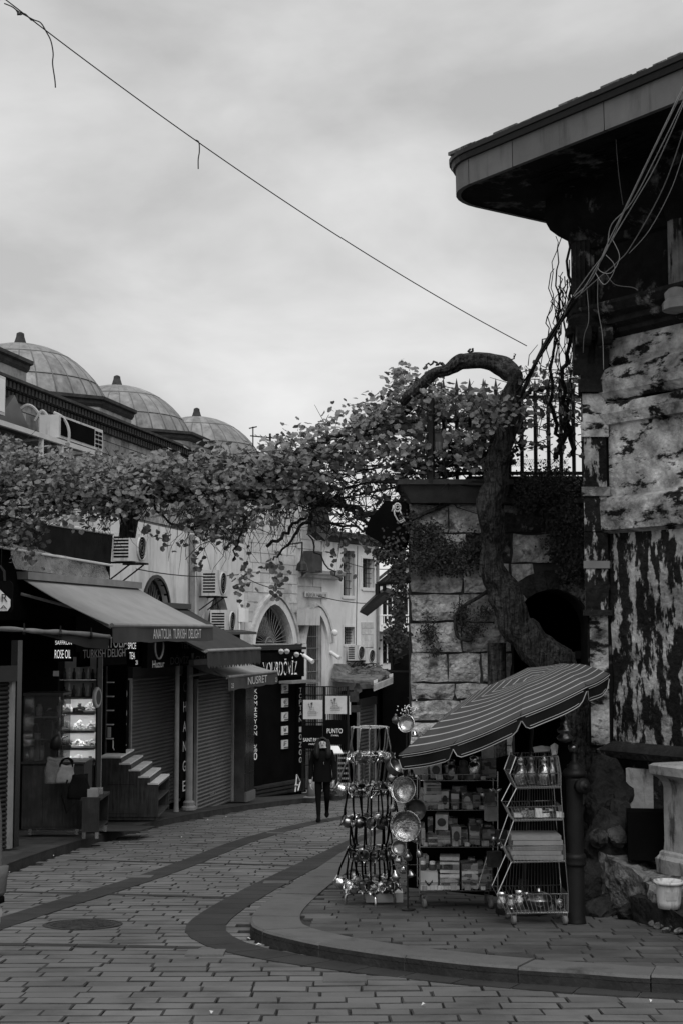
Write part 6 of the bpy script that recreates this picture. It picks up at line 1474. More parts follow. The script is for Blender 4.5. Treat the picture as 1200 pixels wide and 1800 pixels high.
# ================================================================== CABLES
def cable(label, pts, r, mat=m_wire, group=None, n=5, sm=6, name='cable'):
    q = smooth_path(pts, sm); mb = MB(); mb.tube(q, r, n); return tag(obj(name, mb, mat, loc=pts[0], smooth=True), label, 'cable', group)
A_, B_ = P(-30, -32, 12.5), P(925, 608, 17.0)
lc = cable('single black cable strung across the whole sky with two dry tendrils', [A_.lerp(B_, f)-ZV*.74*f*(1-f) for f in [i/8 for i in range(9)]], .006)
def tendril(pp, Y, r=.006):
    mb = MB(); mb.tube(smooth_path([P(x, y, Y) for x, y in pp], 5), r, 4); obj('dry_tendril', mb, m_twig, lc)
tendril([(8, 6), (22, 12), (33, 20), (58, 34), (72, 40), (82, 56), (90, 72), (94, 94), (93, 112), (97, 140), (98, 154)], 12.95); tendril([(28, 16), (35, 26), (44, 24), (56, 36)], 12.85); tendril([(33, 20), (32, 26), (38, 22)], 12.85, .008)
tendril([(344, 246), (350, 250), (351, 266), (349, 280), (349, 297)], 14.1)
bun = [((1204, 150, 11.2), (1150, 260, 11.8), (1095, 375, 12.4), (1060, 450, 12.9), (1020, 515, 13.4)), ((1204, 175, 11.3), (1155, 285, 11.9), (1118, 350, 12.3), (1082, 410, 12.7), (1050, 465, 13.0), (1030, 500, 13.3)), ((1206, 140, 11.2), (1152, 252, 11.7), (1098, 365, 12.3), (1066, 430, 12.8), (1040, 490, 13.2), (1000, 530, 13.6), (990, 560, 13.9)), ((1204, 220, 11.4), (1165, 330, 12.0), (1110, 430, 12.6), (1085, 460, 12.8), (1050, 490, 13.1), (1010, 525, 13.5)), ((1206, 165, 11.3), (1156, 268, 11.8), (1110, 355, 12.3), (1074, 395, 12.7), (1064, 440, 12.9), (1035, 480, 13.3), (985, 550, 13.9))]
lbs = ['straightest pale cable of the bundle slanting down from the eave', 'pale cable that loops away from the bundle near the fluted columns', 'uppermost pale cable of the bundle by the tower', 'lowest sagging pale cable beneath the bundle', 'pale cable twisted round the bundle\'s middle']
for l, pp in zip(lbs, bun): cable(l, [P(*p) for p in pp], .0052, m_wire_l if 'lowest' not in l else m_metalgrey, 'bundle of pale cables by the tower')
for l, pp in (('pale loop of spare cable hanging inside the bundle', ((1068, 430, 12.7), (1050, 470, 12.9), (1072, 480, 12.8), (1088, 452, 12.7), (1075, 420, 12.7))), ('small loop of spare cable below the bundle', ((1046, 480, 13.0), (1062, 500, 12.9), (1080, 470, 12.8), (1064, 448, 12.8))), ('pale cable hanging straight down over the capital', ((1050, 490, 13.1), (1050, 540, 13.3), (1058, 590, 13.4), (1060, 650, 13.5))), ('thin cable dangling below the scroll consoles', ((1030, 500, 13.3), (1034, 560, 13.3), (1026, 590, 13.4), (1024, 620, 13.5))), ('thin cable curling across the dark recess', ((1064, 480, 13), (1080, 500, 13), (1110, 505, 13), (1120, 510, 13))), ('lone thin cable hanging from the grey fascia', ((1079, 150, 12.2), (1081, 230, 12.4), (1086, 300, 12.6), (1094, 360, 12.9))), ('thin cable sweeping far below the pale bundle', ((1206, 250, 11.4), (1180, 330, 11.9), (1140, 405, 12.4), (1105, 445, 12.7)))):
    cable(l, [P(*p) for p in pp], .0036, m_wire_l if 'pale' in l or 'small' in l else m_metalgrey, 'loose cables by the tower')
for i, pp in enumerate((((1012, 525, 13.5), (995, 550, 13.9), (960, 600, 14.6), (925, 672, 15.6), (905, 720, 16.3)), ((1006, 522, 13.5), (985, 560, 14), (950, 620, 14.8), (920, 690, 15.8)), ((1000, 540, 13.6), (972, 590, 14.3), (940, 640, 15), (900, 700, 16.4)))):
    cable(['thick black cable trunk running from the bundle down to the vine', 'black cable beside the thick trunk towards the vine', 'lower black cable strand towards the vine loop'][i], [P(*p) for p in pp], [.022, .012, .01][i], m_wire, 'black cables into the vine')
# ================================================================== THE VINE
from mathutils import noise as mnoise
vr = random.Random(21)
def yv(px): return 16.5 + max(0, (905-px))/905.0*4.6          # the vine crosses the street obliquely
base = P(1010, 1300, 16.2); base.z = gz(16.2, .1)
vn = thing('grapevine', 'old grapevine whose looped trunk climbs the stone wall and roofs the street', 'vine', tuple(base))
tr = [base, P(1018, 1300, 16.2), P(988, 1205, 16.3), P(940, 1138, 16.35), P(905, 1088, 16.4), P(884, 1035, 16.42), P(868, 975, 16.4), P(860, 920, 16.35), P(861, 870, 16.3), P(868, 820, 16.2), P(884, 775, 16.12), P(898, 730, 16.12), P(903, 692, 16.15), P(895, 664, 16.2), P(880, 641, 16.5), P(852, 633, 16.48), P(822, 634, 16.5), P(796, 643, 16.5), P(768, 660, 16.5), P(740, 690, 16.6), P(712, 716, 16.8)]
rr_ = [.2, .21, .22, .215, .2, .19, .17, .155, .15, .145, .135, .125, .11, .1, .115, .1, .09, .1, .085, .07, .05]
sp = smooth_path(tr, 7); rs = []
for i in range(len(sp)):
    f = i/7.0; a = int(min(f, len(rr_)-1)); b = min(a+1, len(rr_)-1); rs.append((rr_[a]+(rr_[b]-rr_[a])*(f-a))*.86)
sp = [p + (Vector((mnoise.noise(p*2.3), mnoise.noise(p*2.3+Vector((9, 0, 0))), mnoise.noise(p*2.3+Vector((0, 9, 0)))))*.09 + Vector((mnoise.noise(p*6), 0, mnoise.noise(p*6+Vector((5, 5, 0)))))*.03 if i > 12 else Vector()) for i, p in enumerate(sp)]
mb = MB(); mb.tube(sp, rs, 30)
# twist ridges into the bark
nv = 30
for i in range(len(sp)):
    for j in range(nv):
        k = i*nv+j; c = sp[i]; v = Vector(mb.v[k]); w = 1+.075*math.sin(j/nv*18*math.pi+i*.2+2*mnoise.noise(v*1.7))+.09*math.sin(j/nv*6*math.pi+i*.16)+.06*math.sin(j/nv*10*math.pi-i*.11+1)+.38*mnoise.noise(v*3.0)+.2*mnoise.noise(v*8)
        mb.v[k] = tuple(c+(v-c)*w)
obj('trunk', mb, m_bark, vn, True)
def branch(pp, r0, r1, name='branch', n=6, wob=.03):
    q = smooth_path([P(*p) for p in pp], 6); q = [p+Vector((vr.uniform(-wob, wob), vr.uniform(-wob, wob), vr.uniform(-wob, wob))) if 0 < i < len(q)-1 else p for i, p in enumerate(q)]
    mb = MB(); mb.tube(q, [r0+(r1-r0)*i/(len(q)-1) for i in range(len(q))], n); return obj(name, mb, m_bark, vn, True)
def yb_(px, d=0.0): return yv(px)+d
B = lambda px, py, d=0.0: (px, py, yb_(px, d))
branch([B(868, 800), B(835, 805), B(800, 790), B(770, 765), B(740, 755)], .07, .035)
branch([B(880, 845, .0), B(820, 865), B(770, 890), B(720, 910), B(660, 905), B(600, 885), B(540, 870)], .05, .03)
branch([B(835, 634), B(826, 622), B(829, 614)], .02, .012, 'side_shoot')
branch([B(884, 646), B(897, 636), B(902, 622)], .018, .006, 'side_shoot')
branch([B(785, 650), B(776, 640), B(760, 640), B(745, 650)], .022, .008, 'side_shoot')
branch([B(868, 830), B(890, 815), B(905, 790), B(915, 770)], .03, .012, 'side_shoot')
branch([B(740, 690), B(690, 735), B(630, 770), B(560, 800), B(480, 835), B(400, 850), B(300, 862), B(200, 872), B(100, 862), B(0, 850)], .065, .05)
branch([B(700, 720), B(640, 748), B(580, 772), B(500, 806), B(420, 812), B(330, 815), B(250, 830), B(150, 838), B(40, 815), B(-40, 800)], .05, .03)
branch([B(600, 885), B(520, 880), B(430, 870), B(340, 868), B(255, 878), B(180, 874), B(90, 885), B(20, 905), B(-40, 930)], .06, .04)
branch([B(265, 812), B(262, 850), B(270, 875), B(310, 880), B(345, 875)], .035, .02)
branch([B(250, 870), B(270, 890), B(300, 920), B(340, 930), B(372, 905), B(380, 870)], .02, .012, 'tendril_loop')
branch([B(90, 820), B(60, 850), B(30, 870), B(0, 885)], .04, .03)
branch([B(500, 870), B(440, 905), B(425, 925), B(410, 985)], .035, .01)
branch([B(560, 880), B(540, 915), B(510, 950), B(480, 985)], .03, .012)
branch([B(590, 870), B(640, 915), B(690, 935)], .035, .015)
branch([B(560, 920), B(620, 925), B(660, 940)], .02, .012)
branch([B(545, 905), B(550, 960), B(590, 1010), B(600, 1020)], .014, .006)
branch([B(470, 960), B(505, 935), B(540, 905)], .025, .02)
branch([B(900, 690), B(930, 690), B(960, 680), B(1000, 690), B(1028, 695)], .035, .02)
branch([(985, 405, 14.2), (980, 520, 14.6), (975, 600, 15.2), (965, 690, 16.0), (980, 760, 16.6), (985, 800, 16.7)], .004, .03)
branch([(996, 400, 14.2), (1002, 520, 14.5), (1000, 590, 15.2), (990, 680, 16), (1000, 740, 16.5), (1008, 800, 16.7)], .012, .035)
branch([(976, 415, 14.4), (968, 520, 14.7), (958, 590, 15.3), (948, 640, 15.8)], .004, .008)
branch([(1000, 700, 16.2), (990, 760, 16.5), (976, 805, 16.8)], .03, .035)
for i in range(16):
    x0 = vr.uniform(965, 1000); x1 = x0+vr.uniform(-40, 25); branch([(x0, vr.uniform(440, 560), 14.5), (x0+vr.uniform(-15, 10), 600, 15.3), (x1, vr.uniform(640, 790), 16.2)], .006, .004, 'hanging_shoot', 4, .04)
# timber and wire frame that carries it
fr_ = thing('pergola_frame', 'dark timber bars and wires carrying the vine between railing and shops', 'pergola', tuple(P(740, 815, 16.7)))
for (a, b, r) in (((690, 818, 17.2), (905, 812, 16.7), .035), ((640, 845, 17.3), (880, 852, 16.5), .03), ((690, 742, 17.2), (900, 735, 16.7), .025), ((756, 700, 16.7), (756, 850, 16.7), .05), ((640, 905, 17.6), (720, 890, 17), .03)):
    mb = MB(); mb.tube([P(*a), P(*b)], r, 6); obj('bar', mb, m_iron, fr_)
for i, py in enumerate((835, 858, 876)):
    mb = MB(); mb.tube([P(900, py-60, 16.6), P(600, py, 18), P(300, py+6, 19.6), P(-40, py+14, 21.3)], .012, 4); obj('wire', mb, m_wire, fr_)
mb = MB(); mb.tube([P(224, 944, 20.2), P(228, 915, 20.2), P(226, 870, 20.2)], [.12, .13, .17], 10); obj('post_head', mb, m_bark, fr_, True)

# leaves
def leaf_mesh(kind):
    pts = [(0, 0), (.2, -.1), (.4, -.02), (.49, .2), (.46, .36), (.5, .54), (.36, .7), (.22, .8), (.06, .97), (-.1, .9), (-.26, .78), (-.38, .68), (-.5, .5), (-.45, .34), (-.48, .16), (-.38, -.03), (-.2, -.1)]
    r = random.Random(kind); vs = [(0, .4, -.09)]
    for x, y in pts:
        x *= 1+r.uniform(-.12, .12); y += r.uniform(-.05, .05); vs.append((x, y, -.05+.28*abs(x)**1.3*(1 if kind % 2 else -.7)-.12*(y-.4)**2+r.uniform(-.03, .03)))
    n = len(pts); return vs, [(0, 1+i, 1+(i+1) % n) for i in range(n)]
LK = [leaf_mesh(k) for k in range(4)]
top_line = [(-60, 755), (0, 760), (60, 772), (110, 792), (160, 792), (220, 812), (300, 795), (345, 792), (382, 762), (405, 792), (440, 796), (490, 770), (540, 742), (600, 712), (645, 698), (686, 692), (692, 648), (720, 640), (748, 655), (800, 676), (850, 690), (900, 706)]
bot_line = [(-60, 955), (0, 945), (60, 948), (100, 912), (150, 915), (200, 900), (240, 892), (300, 872), (350, 950), (375, 930), (400, 950), (440, 915), (500, 893), (560, 885), (620, 875), (690, 845), (760, 828), (850, 796), (900, 745)]
def lerp_line(L_, x):
    for i in range(len(L_)-1):
        if L_[i][0] <= x <= L_[i+1][0]: f = (x-L_[i][0])/(L_[i+1][0]-L_[i][0]); return L_[i][1]+(L_[i+1][1]-L_[i][1])*f
    return L_[-1][1] if x > L_[-1][0] else L_[0][1]
L_items = []        # (position, matrix, kind)
def add_leaf(p, size, up=.55, k=None):
    nrm = Vector((vr.gauss(0, .55), vr.gauss(-.45, .55), up+vr.gauss(.25, .4))).normalized()
    dr = Vector((vr.gauss(0, .7), vr.gauss(-.2, .6), vr.gauss(-.75, .5))); dr = (dr-nrm*dr.dot(nrm))
    if dr.length < .05: dr = nrm.orthogonal()
    dr.normalize(); xr = dr.cross(nrm).normalized()
    m = Matrix((xr, dr, nrm)).transposed()*size
    L_items.append((p, m, vr.randrange(4)))
# clumps along the vine: dense on top, ragged and open below
clumps = []
for i in range(1400):
    px = vr.uniform(-70, 905); t, b = lerp_line(top_line, px), lerp_line(bot_line, px)
    f = vr.betavariate(1.15, 1.5)
    dens = 1.0 if px < 760 else .6
    gp = mnoise.noise(Vector((px*.012, py_*.02 if False else f*2.2, px*.004))); dens *= 1.0 if px < 330 else (1.05+1.2*gp if px < 560 else 1.0+1.3*gp)
    if vr.random() > dens: continue
    py = t+8+(b-t)*f; clumps.append((px, py, yv(px)+vr.gauss(0, .42)-.1*(1-f), f))
for px, py, Y, f in clumps:
    c = P(px, py, Y)
    for _ in range(vr.randint(6, 14)):
        add_leaf(c+Vector((vr.gauss(0, .11), vr.gauss(0, .13), vr.gauss(0, .075))), vr.triangular(.035, .105, .066))
sprays = [((420, 920), (425, 1055), 34, .26), ((395, 900), (440, 1040), 26, .3), ((486, 960), (482, 1052), 24, .2), ((465, 985), (500, 1000), 10, .3), ((250, 930), (330, 955), 26, .25), ((350, 940), (344, 1010), 22, .2), ((300, 960), (290, 955), 10, .3), ((600, 900), (640, 960), 34, .5), ((610, 940), (600, 1010), 20, .4), ((650, 930), (660, 965), 18, .3), ((640, 860), (700, 880), 20, .4), ((30, 930), (60, 990), 26, .35), ((90, 900), (75, 960), 16, .25), ((0, 930), (20, 985), 18, .3), ((545, 900), (560, 960), 12, .4), ((500, 1010), (475, 1060), 12, .2), ((690, 655), (760, 690), 46, .22), ((660, 860), (690, 900), 16, .4), ((600, 960), (590, 1010), 14, .3), ((370, 770), (395, 800), 22, .25), ((690, 960), (705, 900), 16, .3)]
for a, b, n, s in sprays:
    for i in range(n):
        f = vr.random(); px = a[0]+(b[0]-a[0])*f; py = a[1]+(b[1]-a[1])*f; c = P(px, py, yv(px)+.1)
        add_leaf(c+Vector((vr.gauss(0, .22*s), vr.gauss(0, .4*s), vr.gauss(0, .16*s))), vr.uniform(.055, .092), up=.3)
# over the railing and by the tower
for i in range(420):
    px = vr.uniform(880, 1040); t_ = 625 if px > 915 else 690; py = vr.triangular(t_, 760, t_+55)
    if vr.random() < .18: py = vr.uniform(690, 800)
    c = P(px, py, 16.7+vr.gauss(-.25, .3)); add_leaf(c, vr.triangular(.035, .085, .055), up=.25)
for i in range(150):
    px = vr.uniform(765, 885); py = vr.triangular(675, 790, 715); c = P(px, py, 16.6+vr.gauss(0, .22)); add_leaf(c, vr.triangular(.04, .09, .06), up=.3)
for i in range(34):
    f = vr.random(); c = P(830+100*(1-f)+vr.gauss(0, 8), 835-60*(1-f)+vr.gauss(0, 8), 16.2); add_leaf(c, vr.uniform(.06, .1), up=.3)
# 300 leaves nearest the camera that stand out are pieces; the others one mass
def lscore(it):
    x, y = proj(it[0]); 
    return it[0].y - (0 if 0 < x < 1200 else -50) - it[1].col[1].length*8
L_items.sort(key=lscore)
lm = []
for k in range(4):
    mbk = MB(); mbk.add(*LK[k]); lm.append(mesh_of('leaf', mbk, m_leaf))
sel = L_items[:60] + vr.sample(L_items[60:1600], 240); selset = set(id(x) for x in sel)
for p, m, k in sel: piece('leaf', lm[k], vn, Matrix.Translation(p) @ m.to_4x4())
vs = []; fs = []; n0 = 0
LA = [np.array(v, 'f') for v, f in LK]
for it in L_items:
    if id(it) in selset: continue
    p, m, k = it; vs.append(LA[k] @ np.array(m).T + np.array(p)); fs += [(a+n0, b+n0, c+n0) for a, b, c in LK[k][1]]; n0 += len(LA[k])
mb = MB(); mb.v = [tuple(v) for v in np.concatenate(vs)]; mb.f = fs; mb.m = [0]*len(fs)
o = obj('foliage', mb, m_leaf, vn); o['kind'] = 'stuff'
# twigs
mb = MB()
for i in range(620):
    px = vr.uniform(-40, 905); t, b = lerp_line(top_line, px), lerp_line(bot_line, px); py = t+(b-t)*vr.betavariate(1.6, 1.1)+4
    c = P(px, py, yv(px)+vr.gauss(0, .3)); d = Vector((vr.gauss(0, .5), vr.gauss(0, .3), vr.gauss(-.12, .35))); e = c+d*.6
    mb.tube([c, c+d*.3+Vector((vr.gauss(0, .05), 0, vr.gauss(0, .05))), e], [.007, .005, .003], 4, cap=False)
for i in range(170):   # fine hanging shoots under the canopy
    px = vr.uniform(180, 720); b = lerp_line(bot_line, px); c = P(px, b-12, yv(px)+vr.gauss(0, .25)); l = vr.uniform(.1, .75)
    q = [c]; 
    for k in range(4): q.append(q[-1]+Vector((vr.gauss(0, .06), vr.gauss(0, .04), -l/4)))
    mb.tube(q, [.006, .005, .004, .003, .002], 4, cap=False)
for i in range(190):   # tangle below the ledge and round the beams
    px = vr.uniform(540, 800); py = vr.uniform(835, 935) if px < 720 else vr.uniform(790, 860); c = P(px, py, yv(px)+vr.gauss(0, .2)); d = Vector((vr.gauss(0, .4), vr.gauss(0, .2), vr.gauss(0, .25)))
    mb.tube([c, c+d*.4+Vector((0, 0, vr.gauss(0, .08))), c+d], [.008, .006, .003], 4, cap=False)
for i in range(120):
    px = vr.uniform(890, 1030); c = P(px, vr.uniform(640, 800), 16.6+vr.gauss(-.1, .15)); d = Vector((vr.gauss(0, .22), vr.gauss(0, .1), vr.gauss(-.05, .14)))
    mb.tube([c, c+d*.5+Vector((vr.gauss(0, .04), 0, 0)), c+d], [.006, .005, .003], 4, cap=False)
o = obj('twigs', mb, m_twig, vn); o['kind'] = 'stuff'

# creepers on the stone wall and the bushy end of the wall
def creeper(name, label, areas, Y, n, size, cat='creeper', depth=.12, stems=6):
    t = thing(name, label, cat, tuple(P(areas[0][0], areas[0][1], Y))); vs = []; fs = []; n0 = 0
    for i in range(n):
        a = vr.choices(areas, weights=[q[2]*q[3] for q in areas])[0]; px, py = vr.gauss(a[0], a[2]*.5), vr.gauss(a[1], a[3]*.5)
        p = P(px, py, Y-.03-abs(vr.gauss(0, depth))); s = size*vr.uniform(.6, 1.3)
        nr = Vector((vr.gauss(0, .6), -1, vr.gauss(.3, .6))).normalized(); dr = Vector((vr.gauss(0, 1), 0, vr.gauss(-.5, .8))); dr = (dr-nr*dr.dot(nr)).normalized(); xr = dr.cross(nr)
        m = np.array(Matrix((xr, dr, nr)).transposed()*s); q = np.array([(0, 0, 0), (.42, .35, .06), (.3, .75, 0), (0, 1, -.05), (-.3, .75, 0), (-.42, .35, .06)], 'f') @ m.T + np.array(p)
        vs += [tuple(v) for v in q]; fs += [(n0, n0+1, n0+2, n0+3), (n0, n0+3, n0+4, n0+5)]; n0 += 6
    mb = MB(); mb.v = vs; mb.f = fs; mb.m = [0]*len(fs); o = obj('leaves', mb, m_ivy, t); o['kind'] = 'stuff'
    for i in range(stems):
        a = vr.choice(areas); q = [P(a[0]+vr.gauss(0, a[2]*.4), a[1]+a[3]*.6-k*a[3]*.35+vr.gauss(0, 4), Y-.05) for k in range(4)]
        mb = MB(); mb.tube(smooth_path(q, 4), [.008]*13, 4); obj('stem', mb, m_twig, t, True)
creeper('wall_creeper', 'dark creeper matted over the upper stone wall left of the vine trunk', [(775, 968, 38, 28), (828, 965, 22, 30), (745, 985, 18, 22), (795, 1000, 40, 12), (735, 940, 12, 22), (760, 930, 20, 14)], YW-.05, 3600, .027)
creeper('wall_creeper', 'dense dark creeper over the wall top beside the decayed tower', [(965, 850, 50, 32), (990, 915, 30, 45), (930, 865, 28, 26), (1005, 985, 20, 40), (975, 960, 14, 24)], YW-.1, 5200, .03)
creeper('wall_creeper', 'thin dry creeper spreading down the pale blocks of the stone wall', [(752, 1110, 16, 28), (765, 1145, 12, 10), (812, 1080, 14, 22), (830, 1105, 22, 16), (850, 1075, 14, 12)], YW-.05, 1500, .02, depth=.05)
creeper('bush', 'leafy bush growing round the stone wall\'s street corner', [(702, 1010, 14, 40), (694, 960, 22, 32), (700, 1080, 13, 36), (694, 1120, 18, 26), (712, 915, 12, 24), (672, 975, 14, 14)], YW+.1, 2800, .036, cat='bush', depth=.3)
for lb, pts in (('thick root like stem crossing the pale wall blocks', [(890, 1010), (868, 1030), (840, 1050), (815, 1065), (800, 1085), (805, 1120), (830, 1125)]), ('dark stem running diagonally over the upper wall', [(880, 850), (800, 880), (740, 905), (700, 925)])):
    mb = MB(); mb.tube(smooth_path([P(x, y, YW-.1) for x, y in pts], 5), .022, 6); tag(obj('wall_root', mb, m_bark, loc=P(*pts[0], YW), smooth=True), lb, 'stem')
# the hanging black lantern sign with its pale emblem, and the floodlight arm
hs = thing('hanging_sign', 'big black hanging sign box with a pale looped emblem under the vine', 'sign', tuple(P(680, 920, 16.6)))
mb = MB(); mb.prism([P(648, 915, 16.6), P(676, 880, 16.6), P(712, 882, 16.6), P(716, 905, 16.6), P(713, 950, 16.6), P(702, 972, 16.6), P(640, 938, 16.6)], (0.05, .3, 0)); obj('body', mb, m_black, hs)
def loop(pp, r=.009, mat=m_letter): mb = MB(); mb.tube([P(x, y, 16.58) for x, y in pp], r, 6); return obj('emblem_line', mb, mat, hs, True)
loop([(698+7.2*math.cos(a)*.75, 892+7.2*math.sin(a)) for a in [2*math.pi*i/14 for i in range(15)]], .011); loop([(698+3*math.cos(a), 891+3*math.sin(a)) for a in [2*math.pi*i/8 for i in range(9)]], .007)
loop([(692, 897), (693, 905), (698, 914), (700, 917), (709, 913), (705, 905), (702, 897)]); loop([(700, 917), (704, 919), (711, 915), (709, 913)])
loop([(691, 888), (690, 894), (688, 899)])
fl = thing('floodlight', 'dark rectangular floodlight hanging from a bracket at the wall corner', 'lamp', tuple(P(660, 1060, 17.2)))
mb = MB(); mb.tube([P(724, 1022, 17.1), P(662, 1026, 17.1)], .022, 6); obj('arm', mb, m_iron, fl)
mb = MB(); mb.tube([P(663, 1026, 17.1), P(663, 1050, 17.1)], .03, 6); mb.tube([P(675, 1028, 17.1), P(675, 1044, 17.1)], .022, 6); mb.tube([P(694, 1024, 17.1), P(694, 1048, 17.1)], .006, 4); obj('drop_rod', mb, m_iron, fl)
mb = MB(); mb.prism([P(631, 1076, 17.0), P(645, 1083, 17.0), P(692, 1046, 17.0), P(674, 1040, 17.0), P(660, 1048, 17.0)], (.03, .22, .06)); obj('housing', mb, m_iron, fl)
mb = MB(); mb.prism([P(634, 1076, 16.985), P(645, 1081, 16.985), P(686, 1049, 16.985), P(675, 1045, 16.985)], (0, .01, 0)); obj('glass', mb, m_glass, fl)
# ================================================================== THE STALL ON THE CORNER
def wire(pp, r, mat, parent, name='wire', n=5, sm=False): mb = MB(); mb.tube(smooth_path(pp, 5) if sm else pp, r, n); return obj(name, mb, mat, parent, smooth=sm)
# --- striped parasol
rim = [P(701, 1326, 13.2), P(797, 1307, 12.35), P(915, 1257, 11.95), P(1031, 1205, 12.1), P(1070, 1184, 12.9), P(1030, 1182, 13.9), P(915, 1196, 14.3), P(780, 1258, 14.1)]
apex = P(938, 1192, 13.25)
ps = thing('striped_parasol', 'large dark parasol with fine pale stripes tilted over the souvenir stall', 'parasol', tuple(Vector((apex.x-.1, apex.y, gz(13.2, .1)))))
NR = 13
for i in range(8):
    a, b = rim[i], rim[(i+1) % 8]; mb = MB(); vs = []; fs = []; ms = []
    lev = []
    for k in range(NR+1): lev += [k/NR, min(1, k/NR+.0105)] if 0 < k < NR else [k/NR]
    nc = 6
    for f in lev:
        for j in range(nc+1):
            e = a.lerp(b, j/nc); p = apex.lerp(e, f); p = p + ZV*(.11*math.sin(math.pi*f) - .012*f*math.sin(math.pi*j/nc)); vs.append(p)
    for q in range(len(lev)-1):
        for j in range(nc): fs.append((q*(nc+1)+j, (q+1)*(nc+1)+j, (q+1)*(nc+1)+j+1, q*(nc+1)+j+1)); ms.append(1 if lev[q+1]-lev[q] < .02 else 0)
    mb.add(vs, fs); mb.m = ms; obj('canopy_panel', mb, [m_canopy, m_stripe], ps, True)
    # valance flap with rounded ends and pale piping
    d = (b-a).normalized(); L = (b-a).length; o_ = Vector((d.y, -d.x, 0)).normalized()
    if (a+b).y/2 > apex.y: o_ = -o_ if o_.dot(Vector((0, 1, 0))) < 0 else o_
    vh = .14; n = 16; vs = []
    for j in range(n+1):
        f = j/n; p = a.lerp(b, f) + ZV*(-.012*math.sin(math.pi*f)); ed = min(f, 1-f)*L
        drop = vh*min(1, math.sqrt(max(.12, 1-(1-min(1, ed/.1))**2))); sw_ = .012*math.sin(f*9+i)
        vs += [p, p-ZV*drop+o_*sw_+d*(0 if f > .5 else 0)]
    mb = MB(); mb.add(vs, [(2*j, 2*j+1, 2*j+3, 2*j+2) for j in range(n)]); mb.add([Vector(v)+o_*-.006 for v in vs], [(2*j+2, 2*j+3, 2*j+1, 2*j) for j in range(n)]); vl = obj('valance', mb, m_canopy_v, ps)
    mb = MB(); mb.tube([vs[2*j+1]+o_*.004 for j in range(n+1)], .0045, 4); mb.tube([vs[2*j]-ZV*.012+o_*.004 for j in range(n+1)], .004, 4); mb.tube([vs[2*j]-ZV*.03+o_*.004 for j in range(1, n)], .003, 4); mb.tube([vs[2*j+1]+ZV*.022+o_*.004 for j in range(2, n-1)], .003, 4); obj('piping', mb, m_piping, vl)
    mid = a.lerp(apex, .5)+ZV*.12
    wire([a-ZV*.005, a.lerp(apex, .5)+ZV*.075, apex-ZV*.02], .011, m_iron, ps, 'rib', 5, True)
pf = Vector((apex.x-.12, 13.3, gz(13.3, .1)))
wire([pf, apex-ZV*.02], .016, m_iron, ps, 'pole', 10)
mb = MB(); mb.lathe([(.25, 0), (.25, .05), (.05, .1), (.04, .3)], pf, 20); obj('base', mb, m_iron, ps)
# --- wire basket stand, four tiers with slanting sides
Yb, Db = 12.45, .42
bs = thing('basket_stand', 'four tier chrome wire basket stand on casters beside the iron bollard', 'stand', tuple(Vector((P(945, 1600, Yb).x, Yb, gz(Yb, .1)))))
def pb(px, py, k): return P(px, py, Yb) + Vector((0, Db*k, 0))
tiers = [((907, 985, 1385), (895, 985, 1360), (906, 980, 1330)), ((902, 989, 1442), (890, 987, 1418), None), ((898, 993, 1515), (886, 992, 1487), None), ((890, 998, 1605), (873, 998, 1572), None)]
for ti, (bot, mid, top) in enumerate(tiers):
    tr_ = []
    for row in (bot, mid, top):
        if row: tr_.append([pb(row[0], row[2]+1, 0), pb(row[1], row[2]-1, 0), pb(row[1], row[2]-1, 1), pb(row[0], row[2]+1, 1)])
    bk_ = bpy.data.objects.new('basket', None); COL.objects.link(bk_); bk_.parent = bs; ORG[bk_.name] = ORG[bs.name]
    for lvl in tr_: wire(lvl+[lvl[0]], .0048, m_chrome, bk_, 'rim_wire', 5)
    b0 = tr_[0]; mb = MB(); mb.frame(b0[0]-ZV*.006, b0[1]-b0[0], (0, .004, 0), ZV*.016); obj('price_rail', mb, m_chrome, bk_)
    mb = MB()
    for s in range(4):
        p, q = tr_[0][s], tr_[0][(s+1) % 4]; m_ = 16 if s % 2 == 0 else 12
        for i in range(1, m_):
            ch = [tr_[k][s].lerp(tr_[k][(s+1) % 4], i/m_) for k in range(len(tr_))]; mb.tube(ch, .0017, 3, cap=False)
    for i in range(1, 16): mb.tube([b0[0].lerp(b0[1], i/16), b0[3].lerp(b0[2], i/16)], .0017, 3, cap=False)
    for i in range(1, 8): mb.tube([b0[0].lerp(b0[3], i/8), b0[1].lerp(b0[2], i/8)], .0017, 3, cap=False)
    obj('wire_mesh', mb, m_metalgrey, bk_)
rows = [(906, 980, 1330), (895, 985, 1360), (907, 985, 1385), (890, 987, 1418), (902, 989, 1442), (886, 992, 1487), (898, 993, 1515), (873, 998, 1572), (890, 998, 1605)]
for k in (0, 1):
    wire([pb(r[0], r[2], k) for r in rows], .0055, m_chrome, bs, 'side_frame'); wire([pb(r[1], r[2], k) for r in rows], .0055, m_chrome, bs, 'side_frame')
mb = MB()
for i in range(1, 18): f = i/18; mb.tube([pb(902, 1442, 1).lerp(pb(989, 1442, 1), f), pb(898, 1515, 1).lerp(pb(993, 1515, 1), f)], .0017, 3, cap=False); mb.tube([pb(898, 1515, 1).lerp(pb(993, 1515, 1), f), pb(890, 1605, 1).lerp(pb(998, 1605, 1), f)], .0017, 3, cap=False); mb.tube([pb(907, 1385, 1).lerp(pb(985, 1385, 1), f), pb(902, 1442, 1).lerp(pb(989, 1442, 1), f)], .0017, 3, cap=False)
obj('back_grid', mb, m_metalgrey, bs)
